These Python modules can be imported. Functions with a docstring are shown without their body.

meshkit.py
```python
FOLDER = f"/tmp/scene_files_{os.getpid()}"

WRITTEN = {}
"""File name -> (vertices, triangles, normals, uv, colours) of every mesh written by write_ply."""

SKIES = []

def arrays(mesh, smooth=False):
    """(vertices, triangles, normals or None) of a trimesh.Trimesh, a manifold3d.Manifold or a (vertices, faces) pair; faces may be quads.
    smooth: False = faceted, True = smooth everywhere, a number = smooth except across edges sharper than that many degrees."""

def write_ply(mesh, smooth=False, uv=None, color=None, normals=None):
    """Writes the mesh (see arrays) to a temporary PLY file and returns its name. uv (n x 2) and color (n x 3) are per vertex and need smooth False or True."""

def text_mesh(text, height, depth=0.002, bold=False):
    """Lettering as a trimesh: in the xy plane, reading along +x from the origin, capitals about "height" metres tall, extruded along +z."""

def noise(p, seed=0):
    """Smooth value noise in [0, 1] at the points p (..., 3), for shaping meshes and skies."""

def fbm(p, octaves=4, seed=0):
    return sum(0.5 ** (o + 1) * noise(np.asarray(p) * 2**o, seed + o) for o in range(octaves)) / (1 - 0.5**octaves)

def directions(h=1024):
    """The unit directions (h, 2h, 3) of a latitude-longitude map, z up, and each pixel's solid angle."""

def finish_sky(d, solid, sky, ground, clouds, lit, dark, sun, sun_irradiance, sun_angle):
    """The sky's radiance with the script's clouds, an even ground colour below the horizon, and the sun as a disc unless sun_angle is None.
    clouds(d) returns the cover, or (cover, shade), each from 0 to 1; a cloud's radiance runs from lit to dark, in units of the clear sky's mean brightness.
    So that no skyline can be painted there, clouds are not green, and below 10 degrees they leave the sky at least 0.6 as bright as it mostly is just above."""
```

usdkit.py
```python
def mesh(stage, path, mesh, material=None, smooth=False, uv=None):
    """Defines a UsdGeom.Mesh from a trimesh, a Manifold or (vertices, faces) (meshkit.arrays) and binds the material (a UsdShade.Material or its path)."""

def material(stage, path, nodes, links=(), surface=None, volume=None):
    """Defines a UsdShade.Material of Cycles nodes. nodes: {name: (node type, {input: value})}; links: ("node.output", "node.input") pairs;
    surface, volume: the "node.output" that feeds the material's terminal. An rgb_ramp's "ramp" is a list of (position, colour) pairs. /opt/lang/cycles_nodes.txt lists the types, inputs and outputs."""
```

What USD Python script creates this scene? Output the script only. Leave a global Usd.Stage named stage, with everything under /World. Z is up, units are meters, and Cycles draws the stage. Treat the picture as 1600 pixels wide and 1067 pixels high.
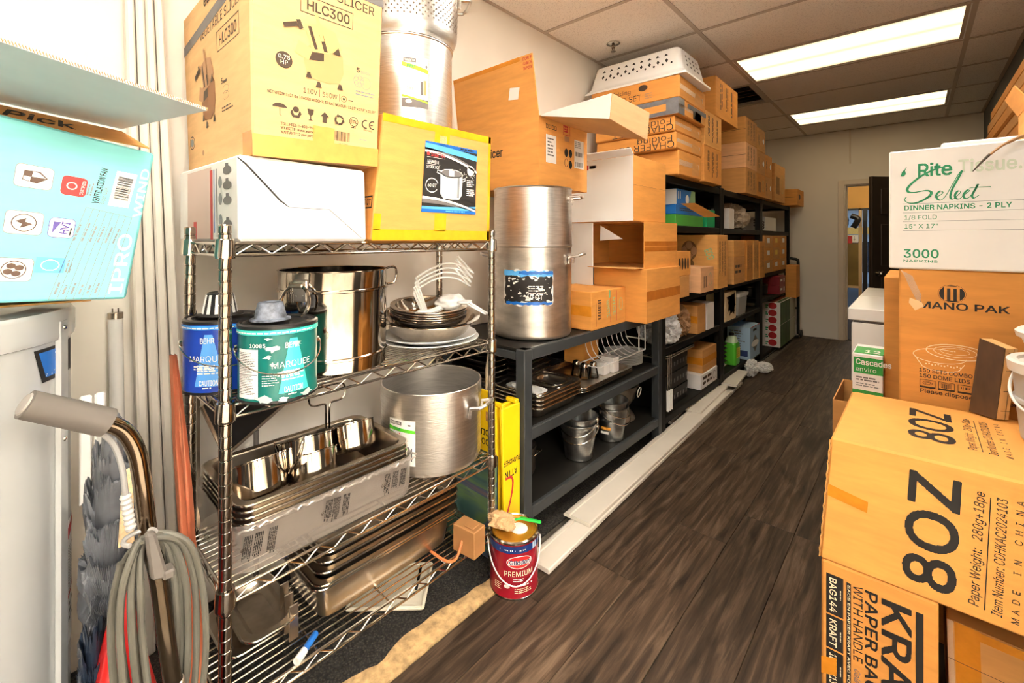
import math, random, numpy as np, trimesh, usdkit, meshkit
from pxr import Usd, UsdGeom, UsdLux, UsdShade, Gf, Sdf
stage = Usd.Stage.CreateInMemory()
UsdGeom.SetStageUpAxis(stage, UsdGeom.Tokens.z); UsdGeom.SetStageMetersPerUnit(stage, 1.0)
UsdGeom.Xform.Define(stage, '/World'); UsdGeom.Scope.Define(stage, '/World/Looks')
random.seed(7); rng = np.random.default_rng(7)
# ---------------------------------------------------------------- camera, sky, exposure (X right of the left wall, Y into the room, Z up)
CAM = (1.69, 0.0, 1.165); YAW = 0.728; FPX = 700.0
cam = UsdGeom.Camera.Define(stage, '/World/camera')
cam.CreateHorizontalApertureAttr(36.0); cam.CreateVerticalApertureAttr(36.0 * 1067 / 1600)
cam.CreateFocalLengthAttr(FPX / 1600 * 36.0)
cam.CreateHorizontalApertureOffsetAttr((800 - 805) / 1600 * 36.0)
cam.CreateVerticalApertureOffsetAttr(-(533.5 - 374) / 1600 * 36.0)
cam.CreateClippingRangeAttr(Gf.Vec2f(0.02, 100.0))
cam.CreateExposureAttr(0.75)
cx_ = UsdGeom.Xformable(cam)
cx_.AddTranslateOp().Set(Gf.Vec3d(*CAM)); cx_.AddRotateZOp().Set(math.degrees(YAW)); cx_.AddRotateXOp().Set(90.0)
UNSEEN_LAMP_NEAR, UNSEEN_LAMP_BACK, UNSEEN_LAMP_SIDE, LAMP_FAR = 10.0, 8.0, 44.0, 1.9          # strength of the ceiling diffusers (unseen overhead, rear and side-room ones / the two in view)
dome = UsdLux.DomeLight.Define(stage, '/World/sky')
dome.CreateIntensityAttr(1.0)
dm = usdkit.material(stage, '/World/Looks/sky', {'s': ('sky_texture', {'sky_type': 'hosek_wilkie', 'turbidity': 4.0, 'sun_direction': (0.3, -0.5, 0.8)}), 'b': ('background_shader', {'strength': 4.0})}, [('s.color', 'b.color')], surface='b.background')
UsdShade.MaterialBindingAPI.Apply(dome.GetPrim()).Bind(dm)

# ---------------------------------------------------------------- materials
MATS = {}
def s2l(c): return tuple(((x / 255) / 12.92 if x <= 10 else (((x / 255) + .055) / 1.055) ** 2.4) for x in c)
def M(name, col, rough=.5, metal=0., var=0., scale=8., stretch=(1, 1, 1), bump=0., bscale=60., **kw):
    """principled material; var = tonal variation by noise in object space; bump = fine relief"""
    if name in MATS: return MATS[name]
    col = tuple(col)
    n = {'p': ('principled_bsdf', {'base_color': col, 'roughness': rough, 'metallic': metal, **kw})}
    l = []
    if var or bump:
        n['t'] = ('texture_coordinate', {})
        n['m'] = ('mapping', {'scale': stretch}); l.append(('t.object', 'm.vector'))
    if var:
        n['n'] = ('noise_texture', {'scale': scale, 'detail': 5.0, 'roughness': .6}); l.append(('m.vector', 'n.vector'))
        lo = tuple(c * (1 - var) for c in col); hi = tuple(min(1, c * (1 + var)) for c in col)
        n['r'] = ('rgb_ramp', {'ramp': [(.3, lo), (.7, hi)]}); l += [('n.fac', 'r.fac'), ('r.color', 'p.base_color')]
    if bump:
        n['n2'] = ('noise_texture', {'scale': bscale, 'detail': 3.0}); l.append(('m.vector', 'n2.vector'))
        n['b'] = ('bump', {'strength': bump, 'distance': .002}); l += [('n2.fac', 'b.height'), ('b.normal', 'p.normal')]
    MATS[name] = usdkit.material(stage, '/World/Looks/' + name, n, l, surface='p.BSDF')
    return MATS[name]
KR = dict(rough=.75, var=.10, scale=7, stretch=(1, 1, 6), bump=.15, bscale=90)
card = M('cardboard_tan', s2l((214, 156, 84)), **KR)
card_o = M('cardboard_orange', s2l((208, 142, 66)), **KR)
card_y = M('cardboard_yellow', (.70, .325, .080), **KR)
card_d = M('cardboard_brown', s2l((198, 143, 80)), **KR)
card_p = M('cardboard_pinkish', s2l((222, 170, 124)), **KR)
card_in = M('cardboard_inside', s2l((210, 158, 92)), **KR)
cards = [card, card_o, card_d, card]
white_card = M('white_card', (.86, .84, .82), rough=.55, var=.03, scale=5)
tape = M('packing_tape', s2l((205, 132, 36)), rough=.22, var=.12, scale=25)
tape_y = M('yellow_tape', (.80, .40, .012), rough=.25, var=.08, scale=25)
tape_g = M('grey_tape', s2l((120, 122, 128)), rough=.25, metal=.3, var=.2, scale=20)
tape_clear = M('clear_tape', (.8, .74, .62), rough=.12, alpha=.35)
ink = M('black_ink', (.012, .010, .009), rough=.6)
ink_b = M('brown_ink', (.055, .030, .014), rough=.6)
ink_g = M('green_ink', (.012, .26, .11), rough=.6)
ink_gl = M('pale_green_ink', (.25, .45, .22), rough=.6)
ink_r = M('red_ink', (.50, .03, .03), rough=.6)
ink_w = M('white_ink', (.85, .83, .78), rough=.6)
ink_wc = M('pale_ink', (.86, .72, .50), rough=.6)
ink_blue = M('blue_ink', (.01, .13, .50), rough=.4)
ink_sky = M('sky_blue_ink', (.10, .42, .85), rough=.4)
ink_grey = M('grey_ink', (.16, .15, .15), rough=.6)
ink_lime = M('lime_ink', (.33, .75, .03), rough=.5)
ink_pur = M('purple_ink', (.09, .06, .35), rough=.5)
ink_tan = M('printed_tan', (.60, .33, .13), rough=.6)
ink_tan2 = M('printed_dark_tan', (.42, .22, .10), rough=.6)
ink_line = M('thin_line_ink', (.25, .27, .28), rough=.6)
paper = M('paper_white', (.88, .88, .86), rough=.6)
def metal(name, col, rough, stretch=(1, 1, 1), var=.25, scale=12, bump=0.):
    return M(name, col, rough=rough, metal=1., var=var, scale=scale, stretch=stretch, bump=bump, bscale=40)
chrome = metal('chrome', (.40, .36, .31), .13, var=.25, scale=30)
chrome_b = metal('chrome_bright', (.62, .58, .52), .13, var=.1)
steel = metal('stainless', (.46, .41, .35), .09, stretch=(1, 1, .5), var=.45, scale=9)
steel_s = metal('stainless_satin', (.74, .69, .62), .27, var=.22, scale=9)
steel_d = metal('stainless_dull', (.50, .43, .35), .28, var=.28, scale=10)
alum = metal('brushed_aluminium', (.78, .76, .73), .33, stretch=(1, 1, 14), var=.14, scale=14, bump=.25)
alum_d = metal('worn_aluminium', (.64, .61, .57), .36, stretch=(1, 1, 3), var=.25, scale=8, bump=.15)
galv = metal('galvanised', (.50, .52, .52), .30, var=.30, scale=22)
greysteel = M('grey_painted_steel', (.036, .041, .044), rough=.42, var=.12, specular_ior_level=.35)
blacksteel = M('black_painted_steel', (.004, .0036, .003), rough=.55, var=.2, specular_ior_level=.2)
blackplastic = M('black_plastic', (.010, .010, .011), rough=.35)
darkboard = M('dark_shelf_board', (.011, .010, .008), rough=.6, var=.3, scale=10, specular_ior_level=.25)
wplastic = M('white_plastic', (.84, .84, .82), rough=.35)
greyplastic = M('grey_plastic', (.125, .112, .10), rough=.6, bump=.1, bscale=200)
cordgrey = M('cord_rubber', (.115, .112, .092), rough=.5, var=.12, scale=20)
heaterwhite = M('heater_enamel', (.45, .47, .47), rough=.18, var=.03, scale=3, coat_weight=.4)
turq = M('turquoise_card', (.20, .66, .70), rough=.4, var=.06, scale=5, stretch=(1, 1, 10))
turq_pale = M('pale_turquoise_ink', s2l((190, 244, 246)), rough=.4)
flapgrey = M('flap_grey_card', (.62, .66, .67), rough=.35, var=.05)
yplastic = M('yellow_plastic', (.90, .62, .008), rough=.35)
terra = M('terracotta_paper', (.50, .17, .085), rough=.7, var=.12, scale=9)
redcl = M('red_vinyl', (.52, .012, .012), rough=.35, bump=.25, bscale=120)
greybag = M('grey_plastic_bag', (.12, .13, .15), rough=.32, var=.3, scale=14)
navybag = M('navy_plastic_bag', (.018, .028, .05), rough=.3)
whitebag = M('white_plastic_bag', (.75, .75, .74), rough=.3, alpha=.9)
silverbag = M('silver_plastic_bag', (.62, .63, .65), rough=.2, var=.3, scale=20)
brownbag = M('brown_paper_bag', (.33, .18, .08), rough=.7, var=.2)
kraftpaper = M('crumpled_kraft_paper', (.52, .33, .16), rough=.75, var=.1)
wood = M('pine_wood', s2l((158, 112, 66)), rough=.6, var=.18, scale=9, stretch=(1, .15, 1))
plyedge = M('board_edge', s2l((232, 186, 122)), rough=.7, var=.1)
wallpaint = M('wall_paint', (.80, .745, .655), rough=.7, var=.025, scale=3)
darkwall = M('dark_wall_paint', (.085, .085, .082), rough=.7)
trimpaint = M('trim_paint', (.74, .64, .50), rough=.4, var=.03)
boardpaint = M('primed_white', (.70, .65, .57), rough=.45, var=.04, scale=6)
tbar = M('ceiling_grid_paint', (.50, .43, .36), rough=.5)
doorwood = M('dark_door_paint', (.045, .030, .020), rough=.35)
concrete = M('concrete_edge', s2l((178, 148, 104)), rough=.9, var=.40, scale=42, bump=.9, bscale=120)
underlay = M('rough_subfloor', (.10, .085, .065), rough=.9, var=.4, scale=30, bump=.5)
green_l = M('green_plastic', (.01, .45, .05), rough=.35)
clear = usdkit.material(stage, '/World/Looks/clear_plastic', {'t': ('transparent_bsdf', {'color': (.95, .95, .94)}), 'g': ('glossy_bsdf', {'roughness': .18, 'color': (.9, .88, .84)}), 'w': ('diffuse_bsdf', {'color': (.55, .50, .46)}), 'm1': ('mix_closure', {'fac': .5}), 'm2': ('mix_closure', {'fac': .55})},
    [('g.BSDF', 'm1.closure1'), ('w.BSDF', 'm1.closure2'), ('t.BSDF', 'm2.closure1'), ('m1.closure', 'm2.closure2')], surface='m2.closure')
glass = usdkit.material(stage, '/World/Looks/clear_glass', {'f': ('fresnel', {'IOR': 1.45}), 't': ('transparent_bsdf', {'color': (.95, .97, .97)}), 'g': ('glossy_bsdf', {'roughness': .03}), 'm': ('mix_closure', {})},
    [('f.fac', 'm.fac'), ('t.BSDF', 'm.closure1'), ('g.BSDF', 'm.closure2')], surface='m.closure')
thick_glass = M('thick_glass', (.95, .97, .97), rough=.03, transmission_weight=1.0, ior=1.45)
def emitter(name, col, strength):
    return usdkit.material(stage, '/World/Looks/' + name, {'e': ('emission', {'color': col, 'strength': strength})}, [], surface='e.emission')
unseen_lamp_near = emitter('unseen_diffuser_overhead', (1., .91, .79), UNSEEN_LAMP_NEAR); unseen_lamp_back = emitter('unseen_diffuser_behind', (1., .91, .79), UNSEEN_LAMP_BACK); unseen_lamp_side = emitter('unseen_diffuser_side_room', (1., .92, .82), UNSEEN_LAMP_SIDE)  # diffusers of unseen lamps, strengths set to light the near end
def banded_emitter(name, col, strength):       # a prismatic diffuser: brighter over its two tubes than at its edges
    return usdkit.material(stage, '/World/Looks/' + name, {'t': ('texture_coordinate', {}), 'x': ('separate_xyz', {}), 'a': ('math', {'math_type': 'absolute'}),
        'b': ('math', {'math_type': 'subtract', 'value2': .13}), 'c': ('math', {'math_type': 'absolute'}), 'r': ('map_range', {'from_min': 0., 'from_max': .16, 'to_min': strength * 1.5, 'to_max': strength * .16}), 'e': ('emission', {'color': col})},
        [('t.object', 'x.vector'), ('x.y', 'a.value1'), ('a.value', 'b.value1'), ('b.value', 'c.value1'), ('c.value', 'r.value'), ('r.result', 'e.strength')], surface='e.emission')
lamp_far = banded_emitter('diffuser_far', (1., .77, .44), LAMP_FAR)

# floor plank: grain and knots along Y, tone by object
usdkit.material(stage, '/World/Looks/vinyl_plank', {
    'g': ('geometry', {}), 'o': ('object_info', {}), 'cx': ('combine_xyz', {}), 'k': ('math', {'math_type': 'multiply', 'value2': 37.0}), 'ad': ('mix_vector', {'fac': .5}),
    'm': ('mapping', {'scale': (46, 3.2, 1)}), 'n': ('noise_texture', {'scale': 1.0, 'detail': 7.0, 'roughness': .62, 'distortion': .6}),
    'm2': ('mapping', {'scale': (9, 2.0, 1)}), 'n2': ('noise_texture', {'scale': 1.0, 'detail': 3.0, 'distortion': 1.6}),
    'r': ('rgb_ramp', {'ramp': [(.30, (.010, .006, .003)), (.5, (.052, .032, .019)), (.70, (.130, .087, .056))]}),
    'r2': ('rgb_ramp', {'ramp': [(.28, (.35, .33, .30)), (.46, (1, 1, 1)), (.8, (1.1, 1.1, 1.1))]}),
    'mx': ('mix', {'mix_type': 'multiply', 'fac': .85}), 'tone': ('map_range', {'to_min': .72, 'to_max': 1.3}), 'hv': ('hsv', {}),
    'p': ('principled_bsdf', {'roughness': .50, 'specular_ior_level': .35}), 'b': ('bump', {'strength': .25, 'distance': .001})},
    [('o.random', 'k.value1'), ('k.value', 'cx.x'), ('k.value', 'cx.y'), ('g.position', 'ad.a'), ('cx.vector', 'ad.b') if False else ('o.random', 'tone.value'),
     ('g.position', 'm.vector'), ('cx.vector', 'm.location'), ('m.vector', 'n.vector'), ('g.position', 'm2.vector'), ('cx.vector', 'm2.location'), ('m2.vector', 'n2.vector'),
     ('n.fac', 'r.fac'), ('n2.fac', 'r2.fac'), ('r.color', 'mx.color1'), ('r2.color', 'mx.color2'), ('mx.color', 'hv.color'), ('tone.result', 'hv.value'), ('hv.color', 'p.base_color'), ('n.fac', 'b.height'), ('b.normal', 'p.normal')], surface='p.BSDF')
plank_m = '/World/Looks/vinyl_plank'
usdkit.material(stage, '/World/Looks/ceiling_tile', {'t': ('texture_coordinate', {}), 'n': ('noise_texture', {'scale': 160., 'detail': 2.}), 'r': ('rgb_ramp', {'ramp': [(.34, (.70, .66, .61)), (.46, (.88, .84, .78))]}), 'p': ('principled_bsdf', {'roughness': .9}), 'b': ('bump', {'strength': .3, 'distance': .002})},
    [('t.object', 'n.vector'), ('n.fac', 'r.fac'), ('r.color', 'p.base_color'), ('n.fac', 'b.height'), ('b.normal', 'p.normal')], surface='p.BSDF')
tile_m = '/World/Looks/ceiling_tile'
usdkit.material(stage, '/World/Looks/black_mat', {'t': ('texture_coordinate', {}), 'v': ('voronoi_texture', {'scale': 150.}), 'r': ('rgb_ramp', {'ramp': [(.1, (.060, .052, .040)), (.6, (.010, .009, .008))]}), 'p': ('principled_bsdf', {'roughness': .85}), 'b': ('bump', {'strength': .8, 'distance': .004, 'invert': True})},
    [('t.object', 'v.vector'), ('v.distance', 'r.fac'), ('r.color', 'p.base_color'), ('v.distance', 'b.height'), ('b.normal', 'p.normal')], surface='p.BSDF')
mat_m = '/World/Looks/black_mat'

# ---------------------------------------------------------------- prims
used = {}
def fresh(parent, name):
    k = used.get((parent, name), 0); used[(parent, name)] = k + 1
    return f'{parent}/{name}' if k == 0 else f'{parent}/{name}_{k:03d}'
class Thing:
    def __init__(s, path, loc): s.path, s.loc = path, np.array(loc, float)
def props(path, label=None, cat=None, group=None, kind=None):
    p = stage.GetPrimAtPath(path)
    for k, v in (('label', label), ('category', cat), ('group', group), ('kind', kind)):
        if v: p.SetCustomDataByKey(k, v)
def T(name, label, cat, loc=(0, 0, 0), group=None, kind=None):
    path = fresh('/World', name)
    x = UsdGeom.Xform.Define(stage, path); x.AddTranslateOp().Set(Gf.Vec3d(*map(float, loc)))
    props(path, label, cat, group, kind)
    return Thing(path, loc)
def part(parent, name, mesh, mat, smooth=35, label=None, kind=None):
    if isinstance(mesh, list): mesh = cat(mesh)
    v, f = mesh
    path = fresh(parent.path, name)
    usdkit.mesh(stage, path, (np.asarray(v, float) - parent.loc, f), mat, smooth=smooth)
    props(path, label=label, kind=kind)
    return Thing(path, parent.loc)
def solo(name, label, cat_, mesh, mat, smooth=35, group=None, kind=None):
    if isinstance(mesh, list): mesh = cat(mesh)
    v = np.asarray(mesh[0], float)
    loc = np.array([(v[:, 0].min() + v[:, 0].max()) / 2, (v[:, 1].min() + v[:, 1].max()) / 2, v[:, 2].min()])
    path = fresh('/World', name)
    m = usdkit.mesh(stage, path, (v - loc, mesh[1]), mat, smooth=smooth)
    m.AddTranslateOp().Set(Gf.Vec3d(*map(float, loc)))
    props(path, label, cat_, group, kind)
    return Thing(path, loc)
def dup(t, dloc, label=None, rotz=0):
    """a copy of a thing, its parts included, moved to dloc"""
    p0 = stage.GetPrimAtPath(t.path); was = p0.GetCustomData()
    base = t.path.split('/')[-1]
    base = base[:-4] if base[-4:-3] == '_' and base[-3:].isdigit() else base
    path = fresh('/World', base)
    x = UsdGeom.Xform.Define(stage, path); x.AddTranslateOp().Set(Gf.Vec3d(*map(float, dloc)))
    if rotz: x.AddRotateZOp().Set(math.degrees(rotz))
    x.GetPrim().GetReferences().AddInternalReference(t.path); x.GetPrim().SetInstanceable(True)
    x.SetXformOpOrder(x.GetOrderedXformOps())
    props(path, label or was.get('label'), was.get('category'), was.get('group'))
    return Thing(path, dloc)

# ---------------------------------------------------------------- geometry: every mesh is (vertices, triangles)
def cat(ms):
    vs, fs, n = [], [], 0
    for v, f in ms:
        vs.append(np.asarray(v, float)); fs.append(np.asarray(f, int) + n); n += len(v)
    return np.vstack(vs), np.vstack(fs)
def hullm(pts):
    h = trimesh.convex.convex_hull(np.asarray(pts, float)); return np.array(h.vertices), np.array(h.faces)
def hexa(c, r=.003):
    """chamfered hexahedron: c = 4 bottom corners (counter-clockwise from above), 4 top corners"""
    c = np.asarray(c, float); pts = []
    for i in range(8):
        b = 4 * (i // 4)
        nb = [b + (i + 1) % 4, b + (i - 1) % 4, (i + 4) % 8]
        d = [(c[n] - c[i]) / max(np.linalg.norm(c[n] - c[i]), 1e-9) for n in nb]
        for a, e in ((0, 1), (1, 2), (0, 2)): pts.append(c[i] + r * (d[a] + d[e]))
    return hullm(pts)
def corners(x0, x1, y0, y1, z0, z1, rotz=0):
    c = np.array([(x0, y0, z0), (x1, y0, z0), (x1, y1, z0), (x0, y1, z0), (x0, y0, z1), (x1, y0, z1), (x1, y1, z1), (x0, y1, z1)], float)
    if rotz:
        m = c.mean(0); a, b = math.cos(rotz), math.sin(rotz); d = c - m
        c = np.stack([m[0] + d[:, 0] * a - d[:, 1] * b, m[1] + d[:, 0] * b + d[:, 1] * a, c[:, 2]], 1)
    return c
def bx(x0, x1, y0, y1, z0, z1, r=.002, rotz=0): return hexa(corners(x0, x1, y0, y1, z0, z1, rotz), r)
def box8(x0, x1, y0, y1, z0, z1):
    v = corners(x0, x1, y0, y1, z0, z1)
    f = [(0, 2, 1), (0, 3, 2), (4, 5, 6), (4, 6, 7), (0, 1, 5), (0, 5, 4), (1, 2, 6), (1, 6, 5), (2, 3, 7), (2, 7, 6), (3, 0, 4), (3, 4, 7)]
    return v, np.array(f)
def board(p, t, r=.001):
    """quad p (4 points) thickened by t to both sides"""
    p = np.asarray(p, float); n = np.cross(p[1] - p[0], p[3] - p[0]); n /= np.linalg.norm(n)
    return hullm(np.vstack([p - n * t / 2, p + n * t / 2]))
def tube(pts, r, n=8, closed=False):
    p = np.asarray(pts, float); N = len(p)
    r = np.broadcast_to(np.asarray(r, float), (N,))
    t = (np.roll(p, -1, 0) - np.roll(p, 1, 0)) if closed else np.gradient(p, axis=0)
    t /= np.maximum(np.linalg.norm(t, axis=1, keepdims=True), 1e-12)
    u = np.cross(t[0], (0, 0, 1) if abs(t[0][2]) < .9 else (1, 0, 0)); u /= np.linalg.norm(u)
    us = [u]
    for i in range(1, N):
        u = us[-1] - t[i] * np.dot(us[-1], t[i]); us.append(u / max(np.linalg.norm(u), 1e-12))
    us = np.array(us); ws = np.cross(t, us)
    a = np.linspace(0, 2 * np.pi, n, endpoint=False)
    v = p[:, None] + r[:, None, None] * (np.cos(a)[None, :, None] * us[:, None] + np.sin(a)[None, :, None] * ws[:, None])
    v = v.reshape(-1, 3); f = []
    for i in range(N if closed else N - 1):
        j = (i + 1) % N
        for k in range(n):
            l = (k + 1) % n; f += [(i * n + k, i * n + l, j * n + l), (i * n + k, j * n + l, j * n + k)]
    if not closed:
        v = np.vstack([v, p[0], p[-1]]); a0, a1 = len(v) - 2, len(v) - 1
        for k in range(n):
            l = (k + 1) % n; f += [(a0, l, k), (a1, (N - 1) * n + k, (N - 1) * n + l)]
    return v, np.array(f)
def rod(a, b, r, n=8): return tube([a, b], r, n)
def smoothpath(pts, m=6):
    p = np.asarray(pts, float); N = len(p); out = []
    for i in range(N - 1):
        p0, p1, p2, p3 = p[max(i - 1, 0)], p[i], p[i + 1], p[min(i + 2, N - 1)]
        for t in np.linspace(0, 1, m, endpoint=False):
            out.append(.5 * (2 * p1 + (p2 - p0) * t + (2 * p0 - 5 * p1 + 4 * p2 - p3) * t ** 2 + (3 * p1 - p0 - 3 * p2 + p3) * t ** 3))
    out.append(p[-1]); return np.array(out)
def lathe(prof, c=(0, 0, 0), n=40, axis=None):
    """revolve (r, z) about z at c; axis: other direction for z"""
    prof = np.asarray(prof, float); m = len(prof)
    a = np.linspace(0, 2 * np.pi, n, endpoint=False)
    v = np.stack([prof[:, None, 0] * np.cos(a), prof[:, None, 0] * np.sin(a), np.repeat(prof[:, 1:2], n, 1)], -1).reshape(-1, 3)
    f = []
    for i in range(m - 1):
        for k in range(n):
            l = (k + 1) % n; q = (i * n + k, i * n + l, (i + 1) * n + l, (i + 1) * n + k)
            if prof[i, 0] > 1e-9: f.append((q[0], q[1], q[2] if prof[i + 1, 0] > 1e-9 else q[2]))
            if prof[i + 1, 0] > 1e-9: f.append((q[0], q[2], q[3]))
    if axis is not None: v = orient(v, axis)
    return v + np.asarray(c, float), np.array(f)
def orient(v, axis):
    z = np.asarray(axis, float); z = z / np.linalg.norm(z)
    x = np.cross((0, 1, 0) if abs(z[1]) < .9 else (1, 0, 0), z); x /= np.linalg.norm(x); y = np.cross(z, x)
    return v[:, :1] * x + v[:, 1:2] * y + v[:, 2:] * z
def rrect(hx, hy, r, n=4):
    out = []
    for cx, cy, a0 in ((hx - r, hy - r, 0), (-hx + r, hy - r, 90), (-hx + r, -hy + r, 180), (hx - r, -hy + r, 270)):
        for a in np.linspace(a0, a0 + 90, n): out.append((cx + r * math.cos(math.radians(a)), cy + r * math.sin(math.radians(a))))
    return np.array(out)
def loft(secs, c=(0, 0, 0), rotz=0, cap0=True, cap1=True, n=4):
    """rounded-rectangle sections (hx, hy, r, z) joined into a skin"""
    vs, f = [], []; k = 4 * n
    for hx, hy, r, z in secs:
        q = rrect(hx, hy, r, n); vs.append(np.column_stack([q, np.full(k, z)]))
    for i in range(len(secs) - 1):
        for a in range(k):
            b = (a + 1) % k; f += [(i * k + a, i * k + b, (i + 1) * k + b), (i * k + a, (i + 1) * k + b, (i + 1) * k + a)]
    v = np.vstack(vs)
    if cap0: v = np.vstack([v, v[:k].mean(0)]); f += [(len(v) - 1, (a + 1) % k, a) for a in range(k)]
    if cap1:
        b0 = (len(secs) - 1) * k; v = np.vstack([v, v[b0:b0 + k].mean(0)]); f += [(len(v) - 1, b0 + a, b0 + (a + 1) % k) for a in range(k)]
    if rotz:
        a, b = math.cos(rotz), math.sin(rotz); v = np.column_stack([v[:, 0] * a - v[:, 1] * b, v[:, 0] * b + v[:, 1] * a, v[:, 2]])
    return v + np.asarray(c, float), np.array(f)
def blob(c, s, amp=.15, freq=3., sub=4, seed=0, ridged=False):
    m = trimesh.creation.icosphere(sub); v = np.array(m.vertices)
    k = meshkit.fbm(v * (np.asarray(s, float) / (sum(s) / 3)) * freq + 11 + seed, 4, seed)
    if ridged: k = 1 - 2 * abs(k - .5) * 2
    v = v * (1 + amp * (k - .5) * 2)[:, None] * np.asarray(s, float)
    v[:, 2] = np.maximum(v[:, 2], -s[2] * .86)
    return v + np.asarray(c, float), np.array(m.faces)
def xf(mesh, rot=None, move=(0, 0, 0), about=(0, 0, 0)):
    v, f = mesh; v = np.asarray(v, float) - about
    if rot is not None: v = v @ trimesh.transformations.euler_matrix(*rot)[:3, :3].T
    return v + about + np.asarray(move, float), f

# ---------------------------------------------------------------- flat print on faces
class Quad:
    def __init__(s, bl, br, tr, tl):
        s.c = [np.asarray(x, float) for x in (bl, br, tr, tl)]
        s.W = (np.linalg.norm(s.c[1] - s.c[0]) + np.linalg.norm(s.c[2] - s.c[3])) / 2; s.H = (np.linalg.norm(s.c[3] - s.c[0]) + np.linalg.norm(s.c[2] - s.c[1])) / 2
        s.n = np.cross(s.c[1] - s.c[0], s.c[3] - s.c[0]); s.n /= np.linalg.norm(s.n); s.step = 9
    def at(s, uv, off):
        u, v = uv[:, :1] / s.W, uv[:, 1:] / s.H
        return (1 - u) * (1 - v) * s.c[0] + u * (1 - v) * s.c[1] + u * v * s.c[2] + (1 - u) * v * s.c[3] + s.n * off
class Drum:
    """cylinder wall; u runs round to the viewer's right from bearing a0 (radians, seen from outside), v up"""
    def __init__(s, c, r, a0, H): s.cc, s.r, s.a0, s.H, s.W, s.step = np.asarray(c, float), r, a0, H, 2 * math.pi * r, .01
    def at(s, uv, off):
        a = s.a0 + uv[:, 0] / s.r
        return np.column_stack([s.cc[0] + (s.r + off) * np.cos(a), s.cc[1] + (s.r + off) * np.sin(a), s.cc[2] + uv[:, 1]])
_txt = {}
def text2d(s, h, bold):
    if (s, bold) not in _txt:
        m = meshkit.text_mesh(s, 1.0, .1, bold); top = m.face_normals[:, 2] > .5
        f = m.faces[top]; used_, inv = np.unique(f, return_inverse=True)
        _txt[(s, bold)] = (np.array(m.vertices)[used_][:, :2], inv.reshape(-1, 3))
    v, f = _txt[(s, bold)]; return v * h, f
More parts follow.
